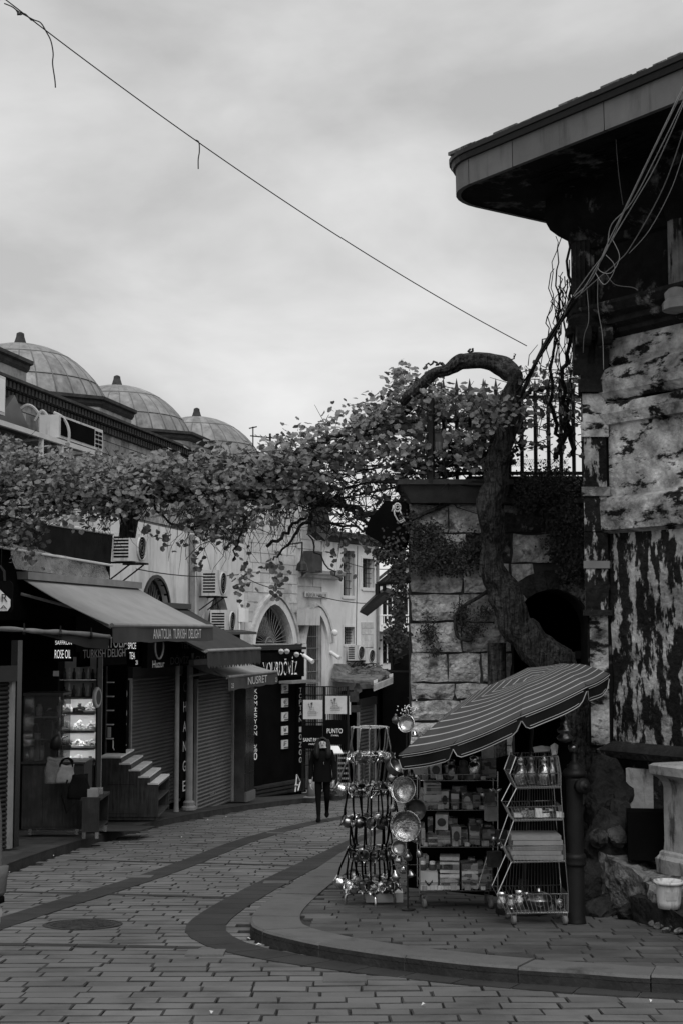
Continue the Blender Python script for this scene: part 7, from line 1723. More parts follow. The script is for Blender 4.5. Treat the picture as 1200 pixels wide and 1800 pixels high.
def caster(parent, p, r=.038):
    c = bpy.data.objects.new('caster', None); COL.objects.link(c); c.parent = parent; ORG[c.name] = ORG[parent.name]
    mb = MB(); mb.lathe([(r*.6, -.016), (r, -.012), (r, .012), (r*.6, .016)], p+ZV*r, 14, axis=(1, .3, 0)); obj('wheel', mb, m_rubber, c, True)
    mb = MB(); mb.frame(p+Vector((-.022, -.012, r)), (.006, 0, 0), (0, .024, 0), (0, 0, r*1.5)); mb.frame(p+Vector((.016, -.012, r)), (.006, 0, 0), (0, .024, 0), (0, 0, r*1.5)); mb.frame(p+Vector((-.022, -.012, r*2.5)), (.044, 0, 0), (0, .024, 0), (0, 0, .008)); obj('fork', mb, m_chrome, c)
for px in (902, 992):
    for k in (0, 1): q = pb(px, 1605, k); caster(bs, Vector((q.x, q.y, gz(q.y, .104))))
# goods in the baskets
def lathe_thing(name, label, cat, prof, c, mat, group=None, n=18, axis=None): mb = MB(); mb.lathe(prof, c, n, axis=axis); return tag(obj(name, mb, mat, loc=c, smooth=True), label, cat, group)
urn = [(.03, 0), (.055, .01), (.06, .08), (.05, .15), (.03, .17), (.028, .2), (.04, .22), (.012, .25), (.01, .28)]
for i, px in enumerate((918, 938, 960, 975)):
    c = pb(px, 1384, .35+.15*(i % 2)); lathe_thing('metal_urn', 'shiny tall metal urn in the top basket, %s of four from its left' % ORD[i], 'urn', urn, c+ZV*.006, m_pan if i % 2 == 0 else m_pan_d, 'urns in the top basket')
r_ = random.Random(9)
for i in range(14):
    c = pb(905+(i % 7)*12.5, 1441, .2+.45*(i//7))+ZV*.01; L_ = r_.uniform(.05, .09)
    mb = MB(); mb.frame(c, (L_, r_.uniform(-.03, .03), 0), (0, .05, r_.uniform(0, .02)), (0, r_.uniform(-.02, .02), r_.uniform(.03, .075)))
    tag(obj('foil_packet', mb, m_pan if i % 3 else m_card_l, loc=c), 'small glossy packet in the second basket, %s from the left in its %s row' % (ORD[i % 7], 'front' if i < 7 else 'back'), 'packet', 'packets in the second basket')
for i in range(5):
    c = pb(900, 1514, .05)+ZV*(.008+.042*i); mb = MB(); mb.frame(c+Vector((r_.uniform(-.01, .01), 0, 0)), (.43, 0, 0), (0, .32, 0), (0, 0, .038)); tag(obj('flat_box', mb, m_mortar if i % 2 == 0 else m_metalgrey, loc=c), 'flat grey box in the third basket, %s from the bottom of its pile' % ORD[i], 'box', 'flat boxes in the third basket')
for i, (px, k, s, mt) in enumerate(((884, .3, .9, m_pan), (899, .15, .8, m_pan), (915, .3, 1.0, m_pan), (930, .5, .8, m_pan_d))):
    c = pb(px, 1604, k)+ZV*.008; lathe_thing('small_jug', 'shiny little jug in the lowest basket, %s from the left' % ORD[i], 'jug', [(.03*s, 0), (.045*s, .02), (.05*s, .07*s), (.03*s, .11*s), (.03*s, .13*s), (.04*s, .16*s)], c, mt, 'jugs in the lowest basket')
c = pb(950, 1603, .3)+ZV*.008; bw_ = lathe_thing('lidded_bowl', 'dark lidded metal bowl in the lowest basket', 'bowl', [(.06, 0), (.1, .02), (.118, .07), (.118, .08), (.112, .085), (.09, .12), (.04, .14), (.015, .145), (.018, .165), (.002, .175)], c, m_pan_d, n=26)
c = pb(985, 1603, .2)+ZV*.008; lathe_thing('round_tin', 'round shiny patterned tin at the right end of the lowest basket', 'tin', [(.02, 0), (.045, .015), (.05, .05), (.04, .085), (.01, .1)], c, m_pan_m)
for i, (px, py, k, w, hgt) in enumerate(((950, 1327, .6, .14, .05), (978, 1330, .3, .05, .09))):
    c = pb(px-5, py, k); mb = MB(); mb.add([c, c+Vector((w, .02, .01)), c+Vector((w*1.05, -.02, hgt)), c+Vector((w*.5, .01, hgt*1.2)), c+Vector((-.01, .02, hgt*.9))], [(0, 1, 2, 3, 4)]); tag(obj('paper_sheet', mb, m_card_l if i else m_offwhite, loc=c), ['crumpled pale paper on top of the basket stand', 'folded paper stuck at the top corner of the basket stand by the bollard'][i], 'paper')
wire([pb(978, 1320, .1), pb(984, 1380, .1)], .004, m_chrome, bs, 'corner_hook')
c = P(992, 1302, 12.8); lathe_thing('hanging_lamp', 'tiered metal lantern hanging under the parasol above the bollard', 'lantern', [(.01, -.02), (.06, 0), (.075, .03), (.04, .06), (.065, .08), (.07, .1), (.035, .13), (.045, .15), (.03, .19), (.012, .22), (.012, .24)], c, m_pan_d)
wire([c+ZV*.23, P(992, 1222, 12.8)], .003, m_wire, bpy.data.objects['hanging_lamp'] if 'hanging_lamp' in bpy.data.objects else bs, 'hook') if False else None
c2 = P(1006, 1322, 12.85); lathe_thing('metal_cup', 'small glinting cup balanced beside the bollard top', 'cup', [(.03, 0), (.045, .04), (.04, .06), (.02, .07)], c2, m_pan_d)

# --- wire shelf unit with boxes
Ys_, Ds_ = 13.6, .42
su = thing('wire_shelf_unit', 'wheeled wire shelf unit packed with boxes under the parasol', 'shelf', tuple(Vector((P(800, 1575, Ys_).x, Ys_, gz(Ys_, .1)))))
def psu(px, py, k): return P(px, py, Ys_) + Vector((0, Ds_*k, 0))
XL, XR = 737, 874
for px in (XL, XR):
    for k in (0, 1): wire([psu(px, 1356, k), psu(px, 1572, k)], .007, m_chrome, su, 'upright')
lev = [1372, 1424, 1489, 1566]
for li, py in enumerate(lev):
    sh_ = bpy.data.objects.new('shelf', None); COL.objects.link(sh_); sh_.parent = su; ORG[sh_.name] = ORG[su.name]
    for pz, r in ((py, .005), (py-14 if li else py-11, .004)): q = [psu(XL, pz, 0), psu(XR, pz, 0), psu(XR, pz, 1), psu(XL, pz, 1)]; wire(q+[q[0]], r, m_chrome, sh_, 'rim_wire')
    mb = MB()
    for i in range(1, 22): f = i/22; mb.tube([psu(XL, py, 0).lerp(psu(XR, py, 0), f), psu(XL, py, 1).lerp(psu(XR, py, 1), f)], .0016, 3, cap=False); mb.tube([psu(XL, py, 0).lerp(psu(XR, py, 0), f), psu(XL, py-12, 0).lerp(psu(XR, py-12, 0), f)], .0014, 3, cap=False)
    obj('wire_mesh', mb, m_metalgrey, sh_)
    mb = MB(); mb.frame(psu(XL+1, py+1, .98), psu(XR-1, py+1, .98)-psu(XL+1, py+1, .98), (0, .006, 0), ZV*.0+psu(XL, py-50, 0)-psu(XL, py, 0)); obj('back_board', mb, m_black, sh_)
for px in (745, 862):
    for k in (.05, .95): q = psu(px, 1570, k); caster(su, Vector((q.x, q.y, gz(q.y, .104))), .045)
wire([psu(838, 1562, -.05), psu(856, 1500, -.05)], .004, m_chrome, su, 'loose_rod')
boxc = [0]
def box_item(px0, px1, py0, py1, k, mat, label, band=None, mark=None, cat='box', dep=.22):
    a, b = psu(px0, py1, k), psu(px1, py1, k); hgt = psu(px0, py0, k).z-a.z; rz = r_.uniform(-.12, .12)
    mb = MB(); mb.box(Vector(((a.x+b.x)/2, a.y+dep/2, a.z+hgt/2)), (b.x-a.x, dep, hgt), rz)
    o = tag(obj('goods_box', mb, mat, loc=(a.x, a.y, a.z)), label, cat, 'boxed goods on the wire shelf unit')
    c = Vector(((a.x+b.x)/2, a.y+dep/2, a.z)); F = Vector((math.sin(rz), -math.cos(rz), 0)); X = Vector((math.cos(rz), math.sin(rz), 0)); fc = c+F*(dep/2+.002)
    if band:
        for (f0, f1, mt) in band:
            mb = MB(); mb.frame(fc-X*(b.x-a.x)*.5+ZV*hgt*f0, X*(b.x-a.x), F*.002, ZV*hgt*(f1-f0)); obj('printed_band', mb, mt, o)
    if mark == 'v':
        mb = MB(); w_ = (b.x-a.x)
        for s in (-1, 1): mb.frame(fc+ZV*hgt*.2, X*s*w_*.22+ZV*hgt*.25, F*.003, ZV*hgt*.13)
        obj('printed_mark', mb, m_iron, o)
    if mark == 'oval':
        mb = MB(); n = 14; w_ = (b.x-a.x)*.36; mb.add([fc+F*.003+X*w_*math.cos(2*math.pi*i/n)+ZV*(hgt*.5+hgt*.28*math.sin(2*math.pi*i/n)) for i in range(n)], [tuple(range(n))]); obj('printed_oval', mb, m_card_d if mat in (m_card_l, m_offwhite) else m_card_l, o)
    return o
D_, Lt, Md, Of = m_print[0], m_card_l, m_print[1], m_offwhite
box_item(757, 777, 1342, 1371, .4, Lt, 'pale picture box at the back of the top wire shelf', None, 'oval')
box_item(740, 755, 1350, 1371, .3, Md, 'greyish box at the near left end of the top wire shelf')
box_item(852, 872, 1313, 1336, .5, Lt, 'ribbed pale carton standing highest under the parasol', [(.1, .9, Lt)])
box_item(848, 874, 1336, 1371, .4, D_, 'dark carton below the ribbed pale carton on the top shelf')
box_item(745, 775, 1397, 1423, .15, Md, 'lower striped soap carton on the second wire shelf', [(.55, .95, Of)], 'oval')
box_item(748, 774, 1379, 1397, .2, Lt, 'banded carton lying on the striped soap carton', [(.25, .6, D_), (.72, .85, D_)])
box_item(778, 791, 1393, 1423, .2, Lt, 'narrow upright tea box beside the striped soap carton', [(.4, .62, D_)], 'oval')
box_item(794, 808, 1397, 1423, .2, D_, 'dark small box with pale corner card on the second shelf', [(.65, 1, Of)])
box_item(811, 828, 1395, 1423, .2, Md, 'squat greyish box in the middle of the second wire shelf', None, 'oval')
box_item(831, 845, 1400, 1423, .25, D_, 'little dark box on the second wire shelf by the pillar end')
box_item(850, 873, 1392, 1423, .1, Md, 'patterned box at the far end of the second wire shelf', [(.1, .45, D_)])
box_item(742, 748, 1462, 1488, .2, Lt, 'slim pale packet at the end of the third wire shelf')
box_item(750, 766, 1470, 1488, .1, D_, 'small framed dark box on the third wire shelf', [(.15, .85, Lt), (.3, .7, D_)])
box_item(767, 791, 1462, 1488, .15, Md, 'larger box under the portrait box on the third shelf', [(.2, .5, Lt)])
box_item(768, 790, 1434, 1461, .2, Lt, 'box printed with a round portrait on the third wire shelf', None, 'oval')
box_item(793, 809, 1455, 1488, .15, Lt, 'upright box with dark round print on the third wire shelf', None, 'oval')
box_item(811, 824, 1460, 1488, .2, D_, 'black tin like box on the third wire shelf')
box_item(826, 844, 1454, 1488, .2, Md, 'tall patterned packet on the third wire shelf', [(.3, .5, D_)])
box_item(850, 872, 1460, 1488, .2, D_, 'dark wide packet at the far end of the third wire shelf')
box_item(738, 769, 1534, 1565, .05, Of, 'white packet with a dark chevron on the lowest wire shelf', None, 'v')
box_item(774, 808, 1537, 1565, .1, Md, 'lower of two stacked striped cartons on the lowest shelf', [(.0, .25, Lt), (.75, .95, Lt)])
box_item(775, 809, 1508, 1536, .1, Lt, 'upper of two stacked striped cartons on the lowest shelf', [(.2, .55, D_), (.7, .8, D_)])
box_item(811, 840, 1520, 1565, .15, Md, 'floral wrapped carton on the lowest wire shelf', [(.6, .7, Lt), (.3, .36, D_)])
box_item(843, 866, 1530, 1565, .15, D_, 'dark wrapped bundle at the far end of the lowest wire shelf', [(.4, .5, Md)])
LVN = ['top', 'second', 'third', 'lowest']
for li, (ya, yb2) in enumerate(((1343, 1371), (1386, 1423), (1440, 1488), (1508, 1565))):
    for j in range(9):
        x0 = 740+j*14.6+r_.uniform(-1, 1); w_ = r_.uniform(9, 14); t_ = r_.uniform(.55, 1.0); a = psu(x0, yb2, .62); b = psu(x0+w_, yb2, .62); hg = (psu(x0, ya, .62).z-a.z)*t_
        mb = MB(); mb.box(Vector(((a.x+b.x)/2, a.y+.06, a.z+hg/2)), (b.x-a.x, .12, hg), r_.uniform(-.15, .15))
        tag(obj('goods_packet', mb, m_print[(j+li) % 2], loc=(a.x, a.y, a.z)), 'printed packet in the back row of the %s wire shelf, %s from its left end' % (LVN[li], ORD[j]), 'packet', 'packets in the back rows of the wire shelf unit')
    for j in range(5):
        x0 = 742+j*26+r_.uniform(-3, 3); a = psu(x0, yb2, .02); s_ = r_.uniform(.03, .05)
        mb = MB(); mb.box(a+Vector((s_/2, .02, s_*.5)), (s_*1.3, .03, s_), r_.uniform(-.3, .3))
        tag(obj('price_tag', mb, m_card_l if (j+li) % 3 else m_card, loc=a), 'small card at the front edge of the %s wire shelf, %s from its left end' % (LVN[li], ORD[j]), 'card', 'cards on the front edges of the wire shelf unit')
jar = [(.05, 0), (.062, .02), (.064, .1), (.05, .13), (.035, .14), (.04, .15), (.04, .18), (.01, .19)]
for i, (px, k, mt, lb, s) in enumerate(((793, .15, m_pan_d, 'round jar with pale label on the top wire shelf', 1.0), (815, .25, m_card_d, 'dark lidded jar on the top wire shelf beside the round jar', .95), (834, .2, m_pan, 'ribbed lantern like jar on the top wire shelf', 1.15))):
    c = psu(px, 1371, k); o = lathe_thing('goods_jar', lb, 'jar', [(r*s*.9, z*s) for r, z in jar], c, mt, 'jars on the top wire shelf')
    if i == 0:
        mb = MB(); n = 14; mb.add([c+Vector((.03*math.cos(2*math.pi*q/n), -.06, .06+.026*math.sin(2*math.pi*q/n))) for q in range(n)], [tuple(range(n))]); obj('paper_label', mb, Of, o)
for i, px in enumerate((744, 761)):
    c = psu(px, 1533, .35); o = lathe_thing('goods_bottle', 'white capped dark bottle on the lowest shelf, %s from its left end' % ORD[i], 'bottle', [(.03, -.1), (.035, .03), (.028, .05)], c, m_card_d, 'white capped bottles'); mb = MB(); mb.lathe([(.026, .05), (.026, .075), (.02, .08)], c, 10); obj('cap', mb, m_white, o)
# things packed between the shelf unit and the baskets
for i, (px, py, w, hh_, mt, lb) in enumerate(((862, 1430, .1, .13, m_card, 'patterned packet hung between shelf unit and basket stand'), (880, 1470, .08, .12, m_pan_d, 'dark glossy tin hung between shelf unit and basket stand'), (868, 1510, .12, .14, m_card_d, 'dark bag hung low between shelf unit and basket stand'), (858, 1400, .09, .1, m_pan_d, 'glinting cluster of bells between shelf unit and baskets'))):
    c = P(px, py, 13.3); mb = MB(); mb.box(c, (w, .08, hh_), .3); tag(obj('hung_goods', mb, mt, loc=c), lb, 'goods')
for i, (px, py) in enumerate(((843, 1397), (852, 1400), (866, 1392), (872, 1391), (868, 1478), (876, 1486), (880, 1492))):
    c = P(px, py, 13.15); mb = MB(); mb.lathe([(.008, 0), (.022, .012), (.02, .03), (.006, .05)], c, 8, axis=(r_.uniform(-1, 1), -.4, r_.uniform(.2, 1))); tag(obj('brass_bell', mb, m_pan, loc=c, smooth=True), 'tiny shiny bell, %s of a string hung beside the wire shelf unit' % ORD[i], 'bell', 'bells hung beside the shelf unit')

# --- the coffee pot rack
Yr = 14.0; rc_ = Vector((P(650, 1570, Yr).x, Yr, gz(Yr, .1)))
rk_ = thing('pot_rack', 'chrome turning rack on curved legs hung with long handled coffee pots', 'rack', tuple(rc_))
zr = lambda py: P(650, py, Yr).z
wire([setz(rc_, zr(1560)), setz(rc_, zr(1276))], .013, m_chrome, rk_, 'centre_pole', 8)
for a in (0.12, math.pi/2+.2):
    d = Vector((math.cos(a), math.sin(a), 0)); zg = rc_.z
    pts = [rc_-d*.24, rc_-d*.235+ZV*.07, rc_-d*.2+ZV*.105, rc_+ZV*.115, rc_+d*.2+ZV*.105, rc_+d*.235+ZV*.07, rc_+d*.24]
    wire(pts, .015, m_chrome, rk_, 'leg', 8, True)
mb = MB(); c = P(675, 1567, 14.2); mb.frame(Vector((c.x-.18, 14.15, gz(14.2, .1))), (.36, 0, 0), (0, .25, 0), (0, 0, .09)); tag(obj('wooden_block', mb, m_woodl, loc=c), 'pale slatted wooden block on the pavement under the coffee pot rack', 'block')
bars = [1278, 1325, 1386, 1440, 1490]
def cezve_parts(s):
    body = [(.03*s, 0), (.045*s, .006), (.052*s, .03*s), (.04*s, .062*s), (.036*s, .07*s), (.044*s, .09*s), (.046*s, .092*s), (.035*s, .074*s), (.03*s, .06*s), (.001, .02*s)]
    mb = MB(); mb.lathe(body, (0, 0, 0), 14); mb.add([(.03*s, -.02*s, .088*s), (.065*s, 0, .094*s), (.03*s, .02*s, .088*s), (.034*s, 0, .07*s)], [(0, 1, 3), (1, 2, 3), (0, 3, 2)])
    h = MB(); h.tube([(-.04*s, 0, .082*s), (-.09*s, 0, .1*s), (-.25*s, 0, .125*s), (-.27*s, 0, .125*s)], [.008*s, .0075*s, .0075*s, .009*s], 6)
    return mb, h
cz_b, cz_h = cezve_parts(1.0); me_b = [mesh_of('pot_bowl', cz_b, m_pan, True), mesh_of('pot_bowl', cz_b, m_pan_d, True)]; me_h = [mesh_of('handle', cz_h, m_pan_d, True), mesh_of('handle', cz_h, m_black, True)]
TN = ['top', 'second', 'third', 'fourth', 'lowest']
for ti, py in enumerate(bars):
    z = zr(py); rad_ = [.18, .205, .21, .205, .2][ti]
    ring = [rc_+Vector((rad_*math.cos(a), rad_*math.sin(a), z-rc_.z)) for a in [2*math.pi*i/20 for i in range(21)]]
    wire(ring, .005, m_chrome, rk_, 'hanging_ring')
    for a in (0, math.pi/2): d = Vector((math.cos(a), math.sin(a), 0))*rad_; wire([setz(rc_, z)-d, setz(rc_, z)+d], .004, m_chrome, rk_, 'spoke')
    np_ = [12, 15, 14, 14, 15][ti]; s = [.95, 1.1, 1.0, 1.05, 1.12][ti]
    order = sorted([(math.cos(2*math.pi*(i+.3*ti)/np_), 2*math.pi*(i+.3*ti)/np_) for i in range(np_)])
    for oi, (_, a) in enumerate(order):
        d = Vector((math.cos(a), math.sin(a), 0)); hp = rc_+d*rad_; hp.z = z
        rt = bpy.data.objects.new('coffee_pot', None); COL.objects.link(rt); kk = (oi+ti) % 3 == 0
        # the handle points up to the ring; the bowl hangs below, mouth outward and tipped
        zax = Vector((d.x+r_.uniform(-.35, .35), d.y+r_.uniform(-.35, .35), .2+r_.uniform(-.26, .26))).normalized(); hx = Vector((-d.x*.09, -d.y*.09, 1)); hx = (hx-zax*hx.dot(zax)).normalized(); xax = -hx; yax = zax.cross(xax)
        m3 = Matrix((xax, yax, zax)).transposed()*s*1.12; off = m3 @ Vector((-.265, 0, .125)); loc = hp-off
        rt.matrix_world = Matrix.Translation(loc) @ m3.to_4x4(); ORG[rt.name] = loc
        tag(rt, '%s coffee pot on the pot rack\'s %s ring, %s from the left' % ('dark' if kk else 'shiny', TN[ti], ORD[oi]), 'coffee pot', 'coffee pots on the turning rack')
        for nm, me in (('pot_bowl', me_b[1 if kk or ti in (2, 3) and oi % 2 else 0]), ('handle', me_h[0 if ti < 2 else 1])):
            o = bpy.data.objects.new(nm, me); COL.objects.link(o); o.parent = rt
# --- pans hung on the end of the shelf unit
def pan(label, px, py, Y, rpx, mat, ax, deep=.25, handle=True, name='copper_pan'):
    c = P(px, py, Y); r = rpx/2500.0*Y; t = thing(name, label, 'pan', tuple(c), 'pans hung beside the shelf unit'); A = Vector(ax).normalized()
    mb = MB(); mb.lathe([(r*.55, -r*deep*1.6), (r*.82, -r*deep*1.4), (r*.93, -r*deep*.4), (r, 0), (r*1.02, .004), (r*.9, -r*deep*.3), (r*.76, -r*deep*1.2), (r*.3, -r*deep*1.3), (r*.02, -r*deep*1.25)], c, 28, axis=A); obj('bowl', mb, mat, t, True)
    mb = MB(); B_ = A.orthogonal().normalized(); C_ = A.cross(B_); mb.tube([c+(B_*math.cos(q)+C_*math.sin(q))*r*1.01 for q in [2*math.pi*i/28 for i in range(29)]], r*.045, 6); obj('rim', mb, mat, t, True)
    if handle: mb = MB(); u = ZV-A*A.z; u.normalize(); mb.tube([c+u*r, c+u*r*1.5+A*.02, c+u*r*1.25+A*.05, c+u*r*.98], r*.06, 6); obj('handle', mb, m_pan_d, t, True)
    return t
pan('round pan hung highest above the pot rack, pale inside', 713, 1272, 13.3, 15, m_pan, (-.35, -.9, .2), .3)
pan('big dented metal pan hung at the shelf unit\'s end, upper of two', 708, 1388, 13.2, 23, m_pan_m, (-.45, -.85, .25), .5)
pan('wide shallow dish hung below the big dented pan', 712, 1452, 13.25, 26, m_pan_m, (-.2, -.95, .12), .18)
pan('small deep pan tilted above the big dented pan', 697, 1345, 13.3, 15, m_pan_d, (.6, -.5, .6), .7)
pan('dark pan behind the wide shallow dish', 728, 1425, 13.5, 20, m_pan_d, (.3, -.9, -.2), .4)
pan('small skillet hung under the wide shallow dish', 700, 1490, 13.3, 13, m_pan_d, (-.3, -.9, .3), .25)
for i, (px, py, s) in enumerate(((695, 1265, .8), (728, 1290, .7), (690, 1365, .9), (722, 1360, .8), (690, 1420, .8), (700, 1510, .8), (716, 1505, .9), (708, 1528, .7), (695, 1540, .8), (722, 1536, .8), (730, 1475, .7), (736, 1500, .7))):
    c = P(px, py, 13.35); lathe_thing('metal_trinket', 'small %s metal ornament hanging among the pans, %s in order from the top' % (['round', 'bell shaped'][i % 2], ORD[i]), 'ornament', [(.012, -.05*s), (.04*s, -.035*s), (.05*s, 0), (.03*s, .03*s), (.01, .05*s), (.012, .07*s)] if i % 2 == 0 else [(.05*s, -.04*s), (.045*s, -.01*s), (.03*s, .03*s), (.012*s, .05*s)], c, m_pan if i % 3 else m_pan_d, 'ornaments among the pans', 12, (r_.uniform(-.4, .4), r_.uniform(-.4, .2), 1))
pr2 = thing('hanging_pole', 'upright wire pole hung with pans between rack and shelf unit', 'pole', tuple(Vector((P(716, 1570, 13.45).x, 13.45, gz(13.45, .1)))))
wire([Vector((P(716, 1570, 13.45).x, 13.45, gz(13.45, .1))), P(714, 1262, 13.45)], .009, m_iron, pr2, 'pole')
for py in (1262, 1345, 1370, 1430, 1475, 1520): wire([P(690, py, 13.4), P(735, py, 13.45)], .004, m_chrome, pr2, 'hook_bar')
mb = MB(); mb.lathe([(.06, 0), (.06, .02), (.012, .03)], ORG[pr2.name], 16); obj('base', mb, m_iron, pr2)
mb = MB(); c = P(717, 1248, 13.5)
for i in range(40): q = c+Vector((r_.gauss(0, .05), r_.gauss(0, .04), r_.gauss(0, .03))); mb.lathe([(.003, -.008), (.009, 0), (.003, .008)], q, 5)
mb.tube([c, c-ZV*.1], .006, 4)
tag(obj('bead_bunch', mb, m_pan, loc=c), 'bunch of glinting evil eye beads over the highest pan', 'beads')
mb = MB(); c = P(716, 1362, 13.5); mb.frame(c, (.12, 0, 0), (.02, .01, 0), (0, 0, .16)); tag(obj('paper_bag', mb, m_offwhite, loc=c), 'plain pale sheet hung behind the small deep pan', 'paper')
# black sheet added at the back of the stall to deepen its shade
mb = MB(); mb.prism([P(716, 1370, 14.3), P(1005, 1300, 14.0), P(1005, 1590, 14.0), P(716, 1560, 14.3)], (0, .02, 0)); tag(obj('added_dark_backing', mb, m_black, loc=P(860, 1560, 14.2)), 'added black cloth deepening the shade behind the souvenir stall', 'cloth')

# ================================================================== PEOPLE
def skin_mesh(V, E, Rr, sub=2):
    me = bpy.data.meshes.new('tmp'); me.from_pydata([tuple(v) for v in V], E, []); o = bpy.data.objects.new('tmp', me); COL.objects.link(o)
    s = o.modifiers.new('s', 'SKIN'); s.use_smooth_shade = True
    for i, r in enumerate(Rr):
        sv = me.skin_vertices[0].data[i]; sv.radius = r if isinstance(r, tuple) else (r, r); sv.use_root = (i == 0)
    b = o.modifiers.new('d', 'SUBSURF'); b.levels = sub
    bpy.context.view_layer.update()
    dg = bpy.context.evaluated_depsgraph_get(); out = bpy.data.meshes.new_from_object(o.evaluated_get(dg)); bpy.data.objects.remove(o); return out
def person_mesh(V, E, Rr, mats, pick, name, parent, M4):
    me = skin_mesh(V, E, Rr); me.name = name; me.materials.clear()
    for m in mats: me.materials.append(m)
    for p in me.polygons: p.material_index = pick(p.center); p.use_smooth = True
    o = bpy.data.objects.new(name, me); COL.objects.link(o); o.parent = parent; o.matrix_local = M4; ORG[o.name] = ORG[parent.name]; return o
# the walker: metres, facing -y, x to her left (picture right), feet at z 0
wb_ = G(567, 1445); WX = P(567, 1400, wb_.y).x
wk = thing('person', 'woman with long dark hair in black walking up the street', 'person', (WX, wb_.y, gz(wb_.y, .006)))
V = [(0, 0, .93), (0, .0, 1.08), (0, .01, 1.22), (0, .01, 1.36), (0, -.005, 1.44), (0, -.02, 1.50), (0, -.03, 1.565), (0, -.028, 1.615),      # 0-7 spine, neck, head
     (-.085, 0, .88), (-.085, -.06, .5), (-.075, -.12, .1), (-.08, -.22, .035),                                                        # 8-11 right leg, forward
     (.085, 0, .88), (.09, .06, .5), (.085, .27, .2), (.085, .23, .06),                                                                 # 12-15 left leg, trailing
     (-.17, .01, 1.38), (-.23, .05, 1.12), (-.245, -.0, .88), (-.245, -.02, .8), (-.24, -.035, .75),                                     # 16-20 right arm
     (.17, .01, 1.38), (.225, .0, 1.13), (.235, -.12, .93), (.23, -.16, .86), (.225, -.18, .81)]                                        # 21-25 left arm
E = [(0, 1), (1, 2), (2, 3), (3, 4), (4, 5), (5, 6), (6, 7), (0, 8), (8, 9), (9, 10), (10, 11), (0, 12), (12, 13), (13, 14), (14, 15), (3, 16), (16, 17), (17, 18), (18, 19), (19, 20), (3, 21), (21, 22), (22, 23), (23, 24), (24, 25)]
Rr = [(.15, .11), (.135, .1), (.15, .11), (.13, .09), .05, (.085, .1), (.092, .112), (.065, .08), .095, .065, .042, .04, .095, .065, .042, .04, .07, .052, .04, .034, .022, .07, .052, .04, .034, .022]
person_mesh(V, E, Rr, [m_cloth, m_skin], lambda c: 1 if (c.z > 1.455 or (c.z < .845 and abs(c.x) > .17)) else 0, 'body', wk, Matrix.Identity(4))
def on_wk(v): return ORG[wk.name]+Vector(v)
mb = MB(); hc = on_wk((0, -.022, 1.575))
vs = []; fs = []; nu, nv_ = 28, 22
for j in range(nv_+1):
    f = j/nv_
    for i in range(nu):
        a = 2*math.pi*i/nu
        if f < .42: ph = f/.42*math.pi*.55; r0 = .1*math.sin(ph); zz_ = .115*math.cos(ph)
        else: q = (f-.42)/.58; r0 = .0985+.035*q+.012*math.sin(i*2.3+q*5)*q; zz_ = -.018-.3*q
        front = max(0, -math.sin(a)); r_y = r0*1.12
        vs.append(hc+Vector((r0*math.cos(a)*1.02, r_y*math.sin(a)+(.02+.03*max(0, f-.5)), zz_)))
for j in range(nv_):
    for i in range(nu):
        a = 2*math.pi*(i+.5)/nu; f = (j+.5)/nv_; lim = .55+.35*max(0, (.36-f)/.16) if f < .36 else .52+.12*max(0, f-.5)
        if -math.sin(a) > lim and f > .2: continue        # the face and throat stay open
        fs.append((j*nu+i, j*nu+(i+1) % nu, (j+1)*nu+(i+1) % nu, (j+1)*nu+i))
mb.add(vs, fs)
for sg in (-1, 1):
    for dx, dy in ((0, 0), (.022, .02), (-.015, .012)):
        mb.tube(smooth_path([on_wk((sg*(.07+dx), -.02+dy, 1.64)), on_wk((sg*(.1+dx), -.05+dy, 1.55)), on_wk((sg*(.108+dx), -.1+dy, 1.45)), on_wk((sg*(.115+dx), -.145+dy, 1.36)), on_wk((sg*(.1+dx*1.4), -.15+dy, 1.25+abs(dx)))], 4), [.02]+[.032]*4+[.038]*8+[.03, .024, .016, .006], 8)
obj('hair', mb, m_hair, wk, True)
for s in (-1, 1):
    mb = MB(); mb.lathe([(.009, -.004), (.01, .004), (.004, .006)], on_wk((s*.032, -.124, 1.58)), 10, axis=(0, -1, 0)); obj('eye', mb, m_hair, wk)
    mb = MB(); mb.frame(on_wk((s*.032-.018, -.13, 1.6)), (.036, 0, 0), (0, .01, 0), (0, 0, .007)); obj('eyebrow', mb, m_hair, wk)
mb = MB(); mb.add([on_wk(p) for p in ((0, -.13, 1.585), (-.014, -.128, 1.545), (.014, -.128, 1.545), (0, -.152, 1.55))], [(0, 1, 3), (0, 3, 2), (1, 2, 3)]); obj('nose', mb, m_skin, wk)
mb = MB(); mb.frame(on_wk((-.02, -.122, 1.515)), (.044, 0, 0), (0, .01, 0), (0, 0, .008)); obj('mouth', mb, m_hair, wk)
mb = MB(); mb.sweep([], []) if False else None
prof = [(.2, .80), (.195, .86), (.175, 1.0), (.165, 1.12), (.18, 1.24), (.19, 1.31), (.178, 1.36), (.145, 1.4), (.1, 1.42), (.07, 1.435), (.06, 1.44)]
mb = MB(); vs = []; nu = 20
for r0, z in prof:
    for i in range(nu): a = 2*math.pi*i/nu; vs.append(on_wk((r0*math.cos(a)*1.02, r0*.72*math.sin(a)+.005, z)))
mb.add(vs, [(j*nu+i, j*nu+(i+1) % nu, (j+1)*nu+(i+1) % nu, (j+1)*nu+i) for j in range(len(prof)-1) for i in range(nu)]); obj('jacket', mb, m_cloth, wk, True)
mb = MB(); mb.frame(on_wk((.02, -.15, 1.15)), (.01, 0, 0), (0, .006, 0), (0, 0, .06)); obj('zip_pull', mb, m_chrome, wk)
